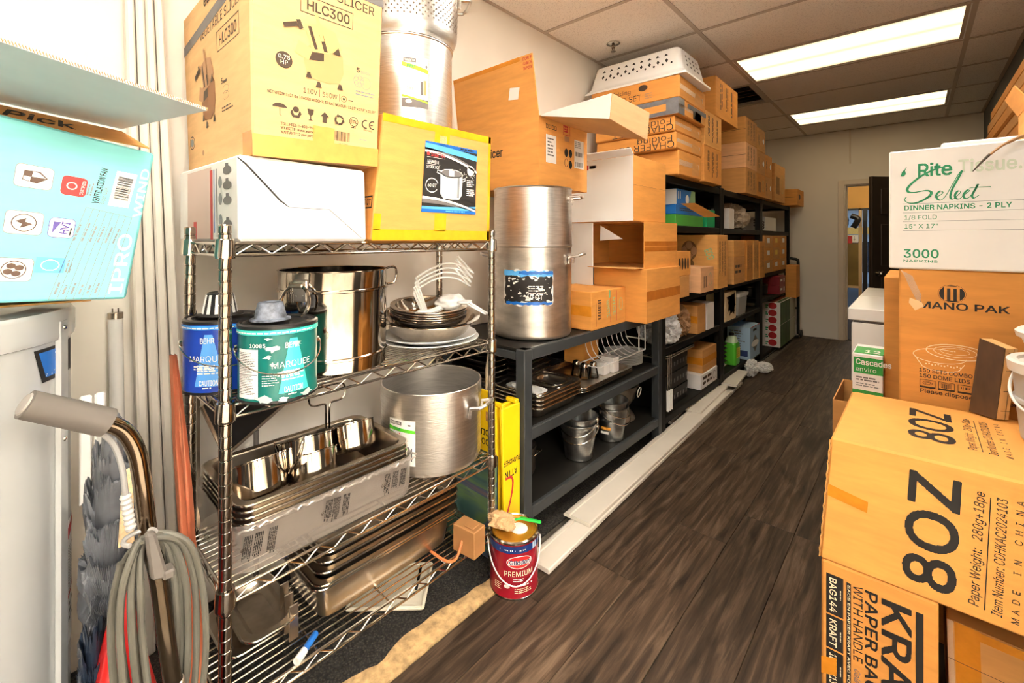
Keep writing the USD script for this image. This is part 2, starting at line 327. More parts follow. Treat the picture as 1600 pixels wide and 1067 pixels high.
class Print:
    """collects flat ink shapes on a face; done() writes one mesh for each (part name, ink)"""
    def __init__(s, thing, face, name='lettering'): s.t, s.face, s.name, s.d, s.lay, s.k = thing, face, name, {}, 1, 0
    def to(s, name, lay=None): s.name = name; s.lay = lay or s.lay; return s
    def add(s, uv, f, mat, lay=None, own=0):
        s.d.setdefault((s.name, own, str(mat.GetPath()) if not isinstance(mat, str) else mat), []).append((s.face.at(np.asarray(uv, float), .0004 + .0004 * (lay or s.lay)), f)); return s
    def rect(s, u0, v0, u1, v1, mat, lay=None):
        nx, ny = (max(1, int(abs(u1 - u0) / s.face.step)), 1)
        gu, gv = np.linspace(u0, u1, nx + 1), np.linspace(v0, v1, ny + 1)
        uv = np.array([(a, b) for b in gv for a in gu]); f = []
        for j in range(ny):
            for i in range(nx):
                a = j * (nx + 1) + i; f += [(a, a + 1, a + nx + 2), (a, a + nx + 2, a + nx + 1)]
        return s.add(uv, np.array(f), mat, lay)
    def poly(s, pts, mat, lay=None):
        from shapely.geometry import Polygon, box as sbox
        g = Polygon(pts).buffer(0)
        if hasattr(s.face, 'cc') and g.bounds[2] - g.bounds[0] > .016:
            a, b, c, d = g.bounds; k = int((c - a) / .010) + 1
            for i in range(k):
                w = g.intersection(sbox(a + (c - a) * i / k, b - 1, a + (c - a) * (i + 1) / k, d + 1))
                for q in getattr(w, 'geoms', [w]):
                    if q.geom_type == 'Polygon' and q.area > 1e-9: s.poly(list(q.exterior.coords)[:-1], mat, lay)
            return s
        v, f = trimesh.creation.triangulate_polygon(g if g.geom_type == 'Polygon' else max(g.geoms, key=lambda q: q.area), engine='earcut')
        a = v[f]; cr = (a[:, 1, 0] - a[:, 0, 0]) * (a[:, 2, 1] - a[:, 0, 1]) - (a[:, 1, 1] - a[:, 0, 1]) * (a[:, 2, 0] - a[:, 0, 0])
        f = np.where((cr < 0)[:, None], f[:, ::-1], f)
        return s.add(v, f, mat, lay)
    def disc(s, u, v, ru, rv, mat, lay=None, n=24):
        a = np.linspace(0, 2 * np.pi, n, endpoint=False); uv = np.vstack([[(u, v)], np.column_stack([u + ru * np.cos(a), v + rv * np.sin(a)])])
        return s.add(uv, np.array([(0, 1 + i, 1 + (i + 1) % n) for i in range(n)]), mat, lay)
    def stroke(s, pts, w, mat, lay=None, closed=False):
        p = np.asarray(pts, float)
        if closed: p = np.vstack([p, p[:1]])
        t = np.gradient(p, axis=0); t /= np.maximum(np.linalg.norm(t, axis=1, keepdims=True), 1e-9); n = np.column_stack([-t[:, 1], t[:, 0]]) * np.broadcast_to(np.asarray(w, float), (len(p),))[:, None] / 2
        uv = np.vstack([p - n, p + n]); N = len(p)
        return s.add(uv, np.array([q for i in range(N - 1) for q in ((i, i + 1, N + i + 1), (i, N + i + 1, N + i))]), mat, lay)
    def ring(s, u, v, ru, rv, w, mat, lay=None, a0=0, a1=360, n=28):
        a = np.radians(np.linspace(a0, a1, n)); return s.stroke(np.column_stack([u + ru * np.cos(a), v + rv * np.sin(a)]), w, mat, lay)
    def frame(s, u0, v0, u1, v1, w, mat, lay=None):
        for q in ((u0, v0, u1, v0 + w), (u0, v1 - w, u1, v1), (u0, v0, u0 + w, v1), (u1 - w, v0, u1, v1)): s.rect(*q, mat, lay)
        return s
    def text(s, txt, u, v, h, mat, bold=False, rot=0, w=None, centre=False, slant=0, lay=None):
        q, f = text2d(txt, h, bold); q = q.copy()
        W = q[:, 0].max()
        if w: q[:, 0] *= w / W; W = w
        q[:, 0] += slant * q[:, 1]
        if centre: q[:, 0] -= W / 2
        a = math.radians(rot); q = np.column_stack([q[:, 0] * math.cos(a) - q[:, 1] * math.sin(a), q[:, 0] * math.sin(a) + q[:, 1] * math.cos(a)])
        s.k += 1; return s.add(q + (u, v), f, mat, lay, s.k)
    def lines(s, u, v, w, rows, pitch, mat, hgt=None, seed=1, rot=0):
        """tiny illegible small print: rows of word-long dashes"""
        r_ = random.Random(seed); hgt = hgt or pitch * .5; a = math.radians(rot)
        for k in range(rows):
            x = 0.; end = w * r_.uniform(.7, 1)
            while x < end:
                l = r_.uniform(1.5, 5) * hgt; l = min(l, end - x + .0001)
                q = np.array([(x, -k * pitch), (x + l, -k * pitch), (x + l, -k * pitch + hgt), (x, -k * pitch + hgt)])
                q = np.column_stack([q[:, 0] * math.cos(a) - q[:, 1] * math.sin(a), q[:, 0] * math.sin(a) + q[:, 1] * math.cos(a)])
                s.add(q + (u, v), np.array([(0, 1, 2), (0, 2, 3)]), mat); x += l + hgt * .7
        return s
    def bars(s, u, v, w, h, mat, n=26, rot=0, seed=3):
        r_ = random.Random(seed); ws = [r_.choice((1, 1, 2, 3)) for _ in range(2 * n)]; k = w / sum(ws); x = 0.; a = math.radians(rot)
        for i, q in enumerate(ws):
            if i % 2 == 0:
                r = np.array([(x, 0), (x + q * k, 0), (x + q * k, h), (x, h)]); r = np.column_stack([r[:, 0] * math.cos(a) - r[:, 1] * math.sin(a), r[:, 0] * math.sin(a) + r[:, 1] * math.cos(a)])
                s.add(r + (u, v), np.array([(0, 1, 2), (0, 2, 3)]), mat)
            x += q * k
        return s
    def done(s):
        for (name, _, mp), ms in s.d.items(): part(s.t, name, ms, mp, smooth=False)
        s.d = {}
FACES = {'-y': (0, 1, 5, 4), '+x': (1, 2, 6, 5), '-x': (3, 0, 4, 7), '+y': (2, 3, 7, 6), '+z': (4, 5, 6, 7), '-z': (3, 2, 1, 0)}
def carton(label, c, mat=card, name='carton', cat_='box', taped=(), seam=(), r=.003, group=None, tmat=None):
    """a closed carton; c = corners(...) or eight points; taped/seam: faces whose middle carries tape or a flap joint ('+x' along u, '+xv' along v)"""
    c = np.asarray(c, float); base = c[:4].mean(0)
    t = T(name, label, cat_, base, group); t.c = c
    part(t, 'body', hexa(c, r), mat)
    t.face = lambda k: Quad(*[c[i] for i in FACES[k]])
    for fc in seam:
        q = t.face(fc[:2]); p = Print(t, q, 'flap_joint')
        if fc.endswith('v'): p.rect(q.W / 2 - .0015, 0, q.W / 2 + .0015, q.H, ink_b)
        else: p.rect(0, q.H / 2 - .0015, q.W, q.H / 2 + .0015, ink_b)
        p.done()
    for fc in taped:
        q = t.face(fc[:2]); w = .024
        if fc.endswith('v'): uv = [(q.W / 2 - w, 0), (q.W / 2 + w, 0), (q.W / 2 + w, q.H), (q.W / 2 - w, q.H)]
        else: uv = [(0, q.H / 2 - w), (q.W, q.H / 2 - w), (q.W, q.H / 2 + w), (0, q.H / 2 + w)]
        Print(t, q, 'tape').rect(uv[0][0], uv[0][1], uv[2][0], uv[2][1], tmat or tape, 2).done()
    return t
def opencarton(label, x0, x1, y0, y1, z0, z1, mat, inner, open_='+z', t=.004, name='open_carton', group=None):
    """five walls with thickness, one side open"""
    th = T(name, label, 'box', ((x0 + x1) / 2, (y0 + y1) / 2, z0), group); c = corners(x0, x1, y0, y1, z0, z1); th.c = c
    W = {'-x': (x0, x0 + t, y0, y1, z0, z1), '+x': (x1 - t, x1, y0, y1, z0, z1), '-y': (x0 + t, x1 - t, y0, y0 + t, z0, z1), '+y': (x0 + t, x1 - t, y1 - t, y1, z0, z1), '-z': (x0 + t, x1 - t, y0 + t, y1 - t, z0, z0 + t), '+z': (x0 + t, x1 - t, y0 + t, y1 - t, z1 - t, z1)}
    part(th, 'body', [box8(*v) for k, v in W.items() if k != open_], mat, smooth=False)
    th.face = lambda k: Quad(*[c[i] for i in FACES[k]])
    return th

# ================================================================ the room
S = 'structure'
FY, RX, CZ, BY = 6.38, 2.20, 2.42, -3.4          # far wall, right wall, ceiling, unseen wall behind the camera, set back for the rear lamp
floor = T('floor', 'dark brown wood-look vinyl plank floor of the stockroom aisle', 'floor', (0, 0, 0), kind=S)
part(floor, 'subfloor', box8(-.1, RX + .1, BY - .1, FY + .1, -.12, -.006), underlay, smooth=False)
xs = [.66] + [.787 + .183 * k for k in range(0, 8)] + [RX]
for i in range(len(xs) - 1):
    y = BY - random.uniform(0, 1.1) if i != 2 else .60 - 1.22 * 4
    while y < FY:
        y1 = min(y + 1.22, FY); a = max(y, BY)
        if y1 > a + .01: part(floor, 'plank', bx(xs[i] + .0006, xs[i + 1] - .0006, a + .0006, y1 - .0006, -.006, random.uniform(-.0006, 0), .0012), plank_m, smooth=False)
        y += 1.22
# torn edge of the old floor beside the rack
n = 110; ys = np.linspace(-1.2, 1.13, n); k = meshkit.fbm(np.column_stack([ys * 9, ys * 0, ys * 0]), 4, 3)
xi = .545 + .05 * np.clip(ys, 0, 2) / 1.1 + (k - .5) * .05; xo = np.full(n, .6595) - .006 * meshkit.noise(np.column_stack([ys * 30, ys * 0, ys * 0]), 5)
v = []; f = []
for i in range(n):
    for q, (x, z) in enumerate(((xi[i], -.006), (xi[i] + .006, .004 + .004 * k[i]), ((xi[i] + xo[i]) / 2, .006), (xo[i], .004), (xo[i], -.006))): v.append((x, ys[i], z))
    if i: f += [t for q in range(4) for t in (((i - 1) * 5 + q, i * 5 + q + 1, i * 5 + q), ((i - 1) * 5 + q, (i - 1) * 5 + q + 1, i * 5 + q + 1))]
f = np.array(f)[:, ::-1]
part(floor, 'concrete_strip', (v, f), concrete, label='torn beige edge of the old floor beside the wire rack')
carpet = solo('floor_mat', 'black ribbed rubber mat on the floor under the shelving', 'mat', bx(.002, .60, BY + .01, FY - .02, -.0055, .003, .001), mat_m, kind=S)

wl = solo('wall_left', 'warm white painted left wall behind the shelving', 'wall', box8(-.12, 0, BY, FY + .1, 0, CZ + .05), wallpaint, False, kind=S)
wr = solo('wall_right', 'dark grey right wall behind the stacked cartons', 'wall', [box8(RX, RX + .12, BY, -1.45, 0, CZ + .05), box8(RX, RX + .12, 1.00, FY + .1, 0, CZ + .05), box8(RX, RX + .12, -1.45, 1.00, 2.2, CZ + .05)], darkwall, False, kind=S)  # unseen opening here lets the side-room lamps light the rack
wb = solo('wall_back', 'unseen white wall behind the viewer', 'wall', box8(-.12, RX + .12, BY - .1, BY, 0, CZ + .05), wallpaint, False, kind=S)
# unseen opening and lit side room beside the viewer, placed for low frontal light
sr = T('wall_side_room', 'unseen white walls of the lit side room beyond the opening in the right wall', 'wall', (3.6, 0, 0), kind=S)
part(sr, 'panel', [box8(4.9, 5.0, -2.0, 1.6, 0, 2.5), box8(RX + .12, 5.0, -2.1, -2.0, 0, 2.5), box8(RX + .12, 5.0, 1.6, 1.7, 0, 2.5)], wallpaint, False)
solo('floor_side_room', 'unseen pale floor of the side room, bouncing light upward', 'floor', box8(RX, 5.0, -2.1, 1.7, -.12, 0), M('pale_bounce_floor', (.80, .77, .72), rough=.4), False, kind=S)  # out of view, pale so that it bounces light up at the ceiling
solo('ceiling_side_room', 'unseen white ceiling of the side room', 'ceiling', box8(RX + .12, 5.0, -2.1, 1.7, 2.46, 2.58), wallpaint, False, kind=S)
part(T('trim_1', 'unseen cream casing around the opening to the side room', 'trim', (RX, 0, 0), kind=S), 'casing', [box8(RX - .015, RX + .135, -1.47, -1.40, 0, 2.2), box8(RX - .015, RX + .135, .95, 1.02, 0, 2.2), box8(RX - .015, RX + .135, -1.47, 1.02, 2.2, 2.26)], trimpaint, False)
for k, y in enumerate((-.95, .35)):
    t = T('ceiling_light', ('nearer', 'farther')[k] + ' unseen ceiling light of the side room, lighting the rack from the front', 'ceiling light', (4.3, y, 2.4), 'unseen side room lights')
    part(t, 'housing', box8(3.65, 4.87, y - .305, y + .305, 2.42, 2.4595), wplastic, False); part(t, 'diffuser', box8(3.67, 4.85, y - .285, y + .285, 2.405, 2.4195), unseen_lamp_side, False)  # unseen lamps, placed to throw low frontal light on the rack
wf = T('wall_far', 'tan painted far wall with the doorway', 'wall', (0, FY, 0), kind=S)
D0, D1, DH = 1.085, 1.84, 1.79
part(wf, 'panel', [box8(0, D0, FY, FY + .12, 0, CZ + .05), box8(D1, RX, FY, FY + .12, 0, CZ + .05), box8(D0, D1, FY, FY + .12, DH, CZ + .05)], wallpaint, False)
# door: cased frame, leaf swung into the room
door = T('door_1', 'dark brown panelled door standing open in its cream frame', 'door', ((D0 + D1) / 2, FY, 0), kind=S)
for nm, b in (('jamb', (D0 - .055, D0, FY - .018, FY, 0, DH + .055)), ('jamb', (D1, D1 + .055, FY - .018, FY, 0, DH + .055)), ('head', (D0, D1, FY - .018, FY, DH, DH + .055)),
              ('jamb_lining', (D0, D0 + .014, FY, FY + .12, 0, DH)), ('jamb_lining', (D1 - .014, D1, FY, FY + .12, 0, DH)), ('head_lining', (D0 + .014, D1 - .014, FY, FY + .12, DH - .014, DH)), ('door_stop', (D0 + .014, D0 + .026, FY + .05, FY + .08, 0, DH - .014))):
    part(door, nm, bx(*b, r=.003), trimpaint)
hx, hy, fx, fy = 1.82, FY - .03, 1.355, 5.80
L = math.hypot(fx - hx, fy - hy); ux, uy = (fx - hx) / L, (fy - hy) / L; nx_, ny_ = -uy, ux          # along the leaf, and its near normal
if ny_ > 0: nx_, ny_ = -nx_, -ny_
def leafbox(s0, s1, z0, z1, d0, d1, r=.003):
    c = [(hx + ux * s + nx_ * d, hy + uy * s + ny_ * d, z) for z in (z0, z1) for s, d in ((s0, d1), (s1, d1), (s1, d0), (s0, d0))]
    return hexa(c, r)
leaf = part(door, 'leaf', leafbox(0, L, .012, DH + .015, -.018, .018), doorwood)
for s0 in (.10, L / 2 + .04):
    for z0, z1 in ((.18, .78), (.90, 1.32), (1.42, 1.68)): part(leaf, 'raised_panel', leafbox(s0, s0 + L / 2 - .14, z0, z1, .018, .026, .004), doorwood)
kb = np.array([hx + ux * (L - .06), hy + uy * (L - .06), .82])
knob = part(door, 'knob', lathe([(0, 0), (.028, 0), (.028, .006), (.011, .012), (.011, .03), (.026, .042), (.028, .055), (.018, .066), (0, .068)], kb + np.array([nx_, ny_, 0]) * .018, 24, axis=(nx_, ny_, 0)), chrome)
# ceiling: lay-in tiles in a T grid
ceil = T('ceiling', 'suspended ceiling of speckled lay-in tiles in a metal grid', 'ceiling', (0, 0, CZ), kind=S)
part(ceil, 'deck', box8(-.1, RX + .1, BY - .1, FY + .1, CZ + .12, CZ + .16), wallpaint, False)
GX = [0, .714, 1.934, RX]; GY = [2.76 + .61 * k for k in range(-9, 6)]; GY = [BY] + [g for g in GY if g > BY + .05] + [FY]
LIGHTS = {round(2.76 + .61 * k, 2): k for k in (-8, -5, -2, 1, 4)}
for j in range(len(GY) - 1):
    for i in range(3):
        if i == 1 and round(GY[j], 2) in LIGHTS: continue
        if i == 0 and abs(GY[j] - 3.98) < .02: continue
        part(ceil, 'tile', bx(GX[i] + .010, GX[i + 1] - .010, GY[j] + .010, GY[j + 1] - .010, CZ + .002, CZ + .016, .003), tile_m, smooth=False)
def bar(x0, x1, y0, y1): part(ceil, 'grid_bar', [box8(x0, x1, y0, y1, CZ - .0012, CZ + .001), box8((x0 + x1) / 2 - .002, (x0 + x1) / 2 + .002, y0, y1, CZ + .001, CZ + .03) if x1 - x0 < .05 else box8(x0, x1, (y0 + y1) / 2 - .002, (y0 + y1) / 2 + .002, CZ + .001, CZ + .03)], tbar, False)
for g in GX[1:3]: bar(g - .012, g + .012, BY, FY)
bar(0, .022, BY, FY); bar(RX - .022, RX, BY, FY)
for g in GY[1:-1]:
    for i in range(3): bar(GX[i] + (.022 if i == 0 else .012), GX[i + 1] - (.022 if i == 2 else .012), g - .012, g + .012)
bar(.022, RX - .022, FY - .022, FY)
# recessed fluorescent fixtures (two in view; the unseen others are placed to light the near end)
for g, k in sorted(LIGHTS.items()):
    lab = {-8: 'unseen recessed fluorescent light fixture farther back behind the viewer', -5: 'unseen recessed fluorescent light fixture above the viewer', -2: 'unseen recessed fluorescent light fixture overhead, nearer than those in view', 1: 'large near recessed fluorescent ceiling light with glowing diffuser', 4: 'smaller far recessed fluorescent ceiling light beyond the near one'}[k]
    t = T('ceiling_light', lab, 'ceiling light', (1.324, g + .305, CZ), 'recessed ceiling lights')
    x0, x1, y0, y1 = .728, 1.920, g + .014, g + .596
    part(t, 'housing', [box8(x0, x1, y0, y1, CZ + .09, CZ + .1), box8(x0, x0 + .004, y0, y1, CZ, CZ + .09), box8(x1 - .004, x1, y0, y1, CZ, CZ + .09), box8(x0, x1, y0, y0 + .004, CZ, CZ + .09), box8(x0, x1, y1 - .004, y1, CZ, CZ + .09)], wplastic, False)
    part(t, 'frame', [box8(x0, x0 + .022, y0, y1, CZ + .0015, CZ + .007), box8(x1 - .022, x1, y0, y1, CZ + .0015, CZ + .007), box8(x0 + .022, x1 - .022, y0, y0 + .022, CZ + .0015, CZ + .007), box8(x0 + .022, x1 - .022, y1 - .022, y1, CZ + .0015, CZ + .007)], tbar, False)
    part(t, 'diffuser', box8(x0 + .023, x1 - .023, y0 + .023, y1 - .023, CZ + .004, CZ + .008), lamp_far if k > 0 else unseen_lamp_back if k < -5 else unseen_lamp_near, False)
# air return grille
vt = T('ceiling_vent', 'black louvred air vent in the ceiling above the stacked cartons', 'vent', (.36, 4.285, CZ))
part(vt, 'duct', [box8(.04, .69, 3.995, 4.575, CZ + .09, CZ + .1)], blackplastic, False)
part(vt, 'frame', [box8(.03, .055, 3.992, 4.578, CZ + .001, CZ + .012), box8(.675, .70, 3.992, 4.578, CZ + .001, CZ + .012), box8(.055, .675, 3.992, 4.017, CZ + .001, CZ + .012), box8(.055, .675, 4.553, 4.578, CZ + .001, CZ + .012)], tbar, False)
for i in range(6):
    y = 4.06 + i * .085
    part(vt, 'louvre', board([(.056, y, CZ + .004), (.674, y, CZ + .004), (.674, y + .05, CZ + .05), (.056, y + .05, CZ + .05)], .003), steel_d if i % 2 else blacksteel, False)
sp = T('sprinkler_head', 'small chrome fire sprinkler head in the ceiling', 'sprinkler', (.248, 2.561, CZ - .05))
c = (.248, 2.561, CZ)
part(sp, 'escutcheon', lathe([(.012, .0005), (.040, -.0005), (.043, -.004), (.020, -.014), (.012, -.014)], c, 28), chrome_b)
part(sp, 'body', lathe([(0, -.012), (.011, -.012), (.011, -.024), (.007, -.026), (.007, -.034), (0, -.034)], c, 16), chrome)
part(sp, 'deflector', [lathe([(0, -.050), (.016, -.050), (.016, -.052), (0, -.052)], c, 16), rod((.238, 2.561, CZ - .026), (.246, 2.561, CZ - .051), .002), rod((.258, 2.561, CZ - .026), (.250, 2.561, CZ - .051), .002)], chrome)
cd = solo('wall_conduit', 'thin beige cable strip running down the far wall from the ceiling', 'conduit', bx(1.134, 1.146, FY - .011, FY - .001, 2.03, CZ - .003), trimpaint)

# ---------------------------------------------------------------- what shows through the doorway
nr = T('wall_next_room', 'yellow wall of the shop beyond the doorway', 'wall', (1.0, 9.5, 0), kind=S)
yel = M('yellow_wall_paint', s2l((214, 164, 84)), rough=.7); olive = M('olive_counter_front', s2l((120, 100, 52)), rough=.45, var=.25, scale=2)
part(nr, 'header', box8(-1.2, 3.2, 9.5, 9.6, 1.69, 2.6), yel, False); part(nr, 'side', [box8(-1.3, -1.2, 6.5, 9.6, 0, 2.6), box8(3.2, 3.3, 6.5, 9.6, 0, 2.6)], yel, False)
part(nr, 'partition', [box8(-1.2, 0, 6.5, 6.55, 0, 2.6), box8(RX, 3.2, 6.5, 6.55, 0, 2.6)], yel, False)
solo('floor_next_room', 'dark floor of the shop beyond the doorway', 'floor', box8(-1.3, 3.3, FY + .12, 16, -.12, -.004), M('dark_tile', (.03, .022, .016), rough=.3), False, kind=S)
solo('ceiling_next_room', 'ceiling of the shop beyond the doorway', 'ceiling', box8(-1.3, 3.3, FY + .1, 9.6, 2.5, 2.6), wallpaint, False, kind=S)
nl = T('tube_light', 'glowing tube light on the ceiling of the shop beyond the doorway', 'ceiling light', (1.25, 8.0, 2.42))
part(nl, 'tube', rod((.75, 8.0, 2.06), (1.9, 8.0, 2.06), .035, 12), emitter('tube_glow', (1, .86, .6), 26.0))
part(nl, 'hanger', [rod((.95, 8, 2.095), (.95, 8, 2.5), .006), rod((1.7, 8, 2.095), (1.7, 8, 2.5), .006)], trimpaint)
sf = T('window_1', 'glazed shopfront with pale frame beyond the doorway', 'window', (1.0, 9.5, 0), kind=S)
alf = M('pale_frame', s2l((206, 178, 132)), rough=.4); dkf = M('dark_frame', (.01, .01, .012), rough=.3)
part(sf, 'mullion', bx(.985, 1.03, 9.5, 9.56, 0, 1.69), alf); part(sf, 'mullion', bx(.20, .24, 9.5, 9.56, 0, 1.69), alf); part(sf, 'sill_rail', bx(.24, .985, 9.5, 9.56, .34, .38), alf)
part(sf, 'door_stile', bx(1.04, 1.10, 9.5, 9.55, 0, 1.66), dkf); part(sf, 'door_stile', bx(1.62, 1.68, 9.5, 9.55, 0, 1.66), dkf); part(sf, 'head_rail', bx(.24, 1.9, 9.5, 9.55, 1.66, 1.69), dkf)
part(sf, 'pane', box8(.24, .985, 9.53, 9.534, .38, 1.66), glass, False); part(sf, 'pane', box8(1.10, 1.62, 9.53, 9.534, .05, 1.66), glass, False)
part(sf, 'lower_panel', box8(.24, .985, 9.50, 9.52, .38, 1.10), olive, False)
part(sf, 'side_panel', [box8(-1.2, .2, 9.5, 9.56, 0, 1.69), box8(1.9, 3.2, 9.5, 9.56, 0, 1.69)], olive, False)
ban = T('window_banner', 'white paper strip with a red square stuck low on the shop window', 'sign', (.6, 9.49, 1.10))
part(ban, 'paper', box8(.25, .98, 9.493, 9.497, 1.11, 1.24), paper, False); part(ban, 'red_square', box8(.80, .90, 9.490, 9.493, 1.10, 1.22), ink_r, False); part(ban, 'mark', [box8(.925, .932, 9.491, 9.493, 1.14, 1.22), box8(.915, .945, 9.491, 9.493, 1.16, 1.168)], ink_grey, False)
ob = T('building', 'pale blue building with a yellow band across the street', 'building', (1, 15, 0))
sid = M('pale_siding', (.42, .52, .66), rough=.6)
for k in range(14): part(ob, 'siding_board', bx(-8, 8, 15 - .006 * (k % 2), 15.1, -.1 + k * .25, .148 + k * .25, .004), sid)
part(ob, 'fascia_band', bx(-8, 8, 14.9, 15, 1.30, 1.48), M('yellow_band', (.80, .42, .08), rough=.5)); part(ob, 'roof', hexa([(-8, 14.6, 2.0), (8, 14.6, 2.0), (8, 17, 3.6), (-8, 17, 3.6), (-8, 14.6, 2.1), (8, 14.6, 2.1), (8, 17, 3.7), (-8, 17, 3.7)]), M('grey_roof', (.07, .08, .11), rough=.7))
for k in range(5): part(ob, 'window_pane', bx(-3 + k * 1.6, -2 + k * 1.6, 14.96, 14.99, .3, 1.1), M('dark_glass', (.02, .03, .05), rough=.05))
jac = T('hanging_coat', 'black jacket hanging inside the shop window', 'jacket', (.78, 9.3, 1.2))
part(jac, 'body', blob((.78, 9.3, 1.46), (.09, .05, .15), .2, 2., 3, 4), blackplastic); part(jac, 'sleeve', tube(smoothpath([(.90, 9.3, 1.56), (.99, 9.3, 1.50), (.93, 9.3, 1.36)]), .045, 10), blackplastic); part(jac, 'hook', tube(smoothpath([(.80, 9.3, 1.62), (.80, 9.3, 1.70), (.82, 9.3, 1.74)]), .004), chrome)

# ================================================================ shelving
RX0, RX1, RY0, RY1 = .30, .588, .303, 1.112
SH = (.15, .41, .81, 1.16)
rack = T('wire_rack', 'chrome wire shelving rack holding pots, pans and paint cans', 'shelf rack', ((RX0 + RX1) / 2, (RY0 + RY1) / 2, 0))
def postprof(h):
    p = [(0, 0), (.0127, 0)]; z = .02
    while z < h - .02: p += [(.0127, z), (.0112, z + .0012), (.0112, z + .0028), (.0127, z + .004)]; z += .0254
    return p + [(.0127, h - .003), (.0105, h), (0, h)]
for x in (RX0, RX1):
    for y in (RY0, RY1):
        p = part(rack, 'post', lathe(postprof(1.185), (x, y, .012), 20), chrome, smooth=25)
        part(p, 'foot', lathe([(0, 0), (.016, 0), (.018, .006), (.012, .012), (0, .012)], (x, y, 0), 16), blackplastic)
        for z in SH: part(p, 'collar', lathe([(.0128, z - .036), (.019, z - .036), (.0205, z - .030), (.0185, z + .002), (.017, z + .006), (.0128, z + .006)], (x, y, 0), 22), chrome_b if z > 1 else chrome)
wr_ = .0028
for z in SH:
    sh = part(rack, 'shelf_frame', [rod((x, RY0 + .015, q), (x, RY1 - .015, q), .0036) for x in (RX0, RX1) for q in (z - .004, z - .030)] + [rod((RX0 + .015, y, q), (RX1 - .015, y, q), .0036) for y in (RY0, RY1) for q in (z - .004, z - .030)], chrome_b)
    for a, b in (((RX1, RY0 + .02), (RX1, RY1 - .02)), ((RX0, RY0 + .02), (RX0, RY1 - .02)), ((RX0 + .02, RY0), (RX1 - .02, RY0)), ((RX0 + .02, RY1), (RX1 - .02, RY1))):
        m = int(round(math.hypot(b[0] - a[0], b[1] - a[1]) / .036)); zz = [(a[0] + (b[0] - a[0]) * i / m, a[1] + (b[1] - a[1]) * i / m, z - .005 if i % 2 else z - .029) for i in range(m + 1)]
        part(sh, 'zigzag_brace', [rod(zz[i], zz[i + 1], .0021, 6) for i in range(m)], chrome_b)
    for i in range(1, 13): x = RX0 + (RX1 - RX0) * i / 13; part(sh, 'wire', rod((x, RY0, z - .0028), (x, RY1, z - .0028), .0022, 6), chrome_b)
    for i in range(1, 4): y = RY0 + (RY1 - RY0) * i / 4; part(sh, 'cross_wire', rod((RX0, y, z - .0075), (RX1, y, z - .0075), .0026, 6), chrome_b)

def unit(label, x0, x1, y0, y1, zs, h, steel_, group, back=True, lip=.042):
    t = T('shelving_unit', label, 'shelf unit', ((x0 + x1) / 2, (y0 + y1) / 2, 0), group)
    w = .046
    for x in (x0, x1 - w):
        for y in (y0, y1 - w): part(t, 'post', bx(x, x + w, y, y + w, 0.003, h, .003), steel_)
    for z in zs:
        part(t, 'shelf_board', bx(x0 + .002, x1 - .006, y0 + w * .2, y1 - w * .2, z - .012, z, .001), darkboard)
        part(t, 'beam', bx(x1 - .022, x1 - .002, y0 + w, y1 - w, z - lip, z + .002, .004), steel_); part(t, 'beam', bx(x0 + .002, x0 + .022, y0 + w, y1 - w, z - lip, z + .002, .004), steel_)
        for y in (y0 + .004, y1 - .024): part(t, 'end_beam', bx(x0 + w, x1 - w, y, y + .02, z - lip, z - .013, .003), steel_)
    if back: part(t, 'back_panel', bx(x0 - .004, x0 - .001, y0 + .002, y1 - .002, .02, h, .0005), blackplastic)
    return t
G = 'black shelving units along the left wall'
U1 = (.065, .588, 1.290, 2.53); U1Z = (.128, .432, .742)
unit('low grey steel shelving unit with two stock pots standing on its top', *U1, U1Z, .742, greysteel, None, lip=.045)
ZS = (.105, .515, .81, 1.25, 1.55)
unit('tall black shelving unit right beyond the low grey unit', .065, .588, 2.533, 3.62, ZS, 1.56, blacksteel, None)
unit('tall black shelving unit in the middle of the row', .065, .588, 3.623, 4.80, ZS, 1.56, blacksteel, None)
ZS4 = (.035, .585, .83, 1.25, 1.55)
unit('tall black shelving unit farthest away, nearest the far wall', .065, .588, 4.803, 6.12, ZS4, 1.56, blacksteel, None)

# ================================================================ cookware builders
def hotelpan(L, W, D, rim=.018, t=.0012, r=.03):
    a, b = L / 2, W / 2
    out = [(a, b, r + .006, 0), (a, b, r + .006, -.006), (a - .003, b - .003, r, -.004), (a - rim, b - rim, r, -.005), (a - rim - D * .12, b - rim - D * .12, r, -D + .012), (a - rim - D * .12 - .012, b - rim - D * .12 - .012, r * .8, -D)]
    inn = [(a, b, r + .006, 0), (a - rim, b - rim, r, -.001), (a - rim - .003, b - rim - .003, r, -.006), (a - rim - D * .12 - .002, b - rim - D * .12 - .002, r, -D + .013), (a - rim - D * .12 - .013, b - rim - D * .12 - .013, r * .8, -D + .002)]
    o = loft(out, cap0=False, cap1=False); i = loft(inn, cap0=False, cap1=True)
    ob = loft([out[-1], (out[-1][0] * .5, out[-1][1] * .5, r * .4, -D)], cap0=False, cap1=True)
    v = cat([(o[0], o[1][:, ::-1]), i, (ob[0], ob[1][:, ::-1])]); return v[0] + (0, 0, D), v[1]
def pan(label, x, y, z, L, W, D, mat, rotz=0, group=None, name='hotel_pan'):
    """long side along Y when rotz = 0; z = underside"""
    m = hotelpan(L, W, D); v = m[0][:, [1, 0, 2]]; f = m[1][:, ::-1]
    if rotz: v, f = xf((v, f), (0, 0, rotz))
    t = T(name, label, 'pan', (x, y, z), group); part(t, 'body', (v + (x, y, z), f), mat, smooth=40)
    q = rrect(L / 2 - .001, W / 2 - .001, .034, 5)[:, ::-1]; rm = (np.column_stack([q, np.full(len(q), D - .0026)]), None)
    rv = rm[0] if not rotz else xf(rm, (0, 0, rotz))[0]
    part(t, 'rolled_rim', tube(rv + (x, y, z), .0030, 6, True), chrome_b); return t
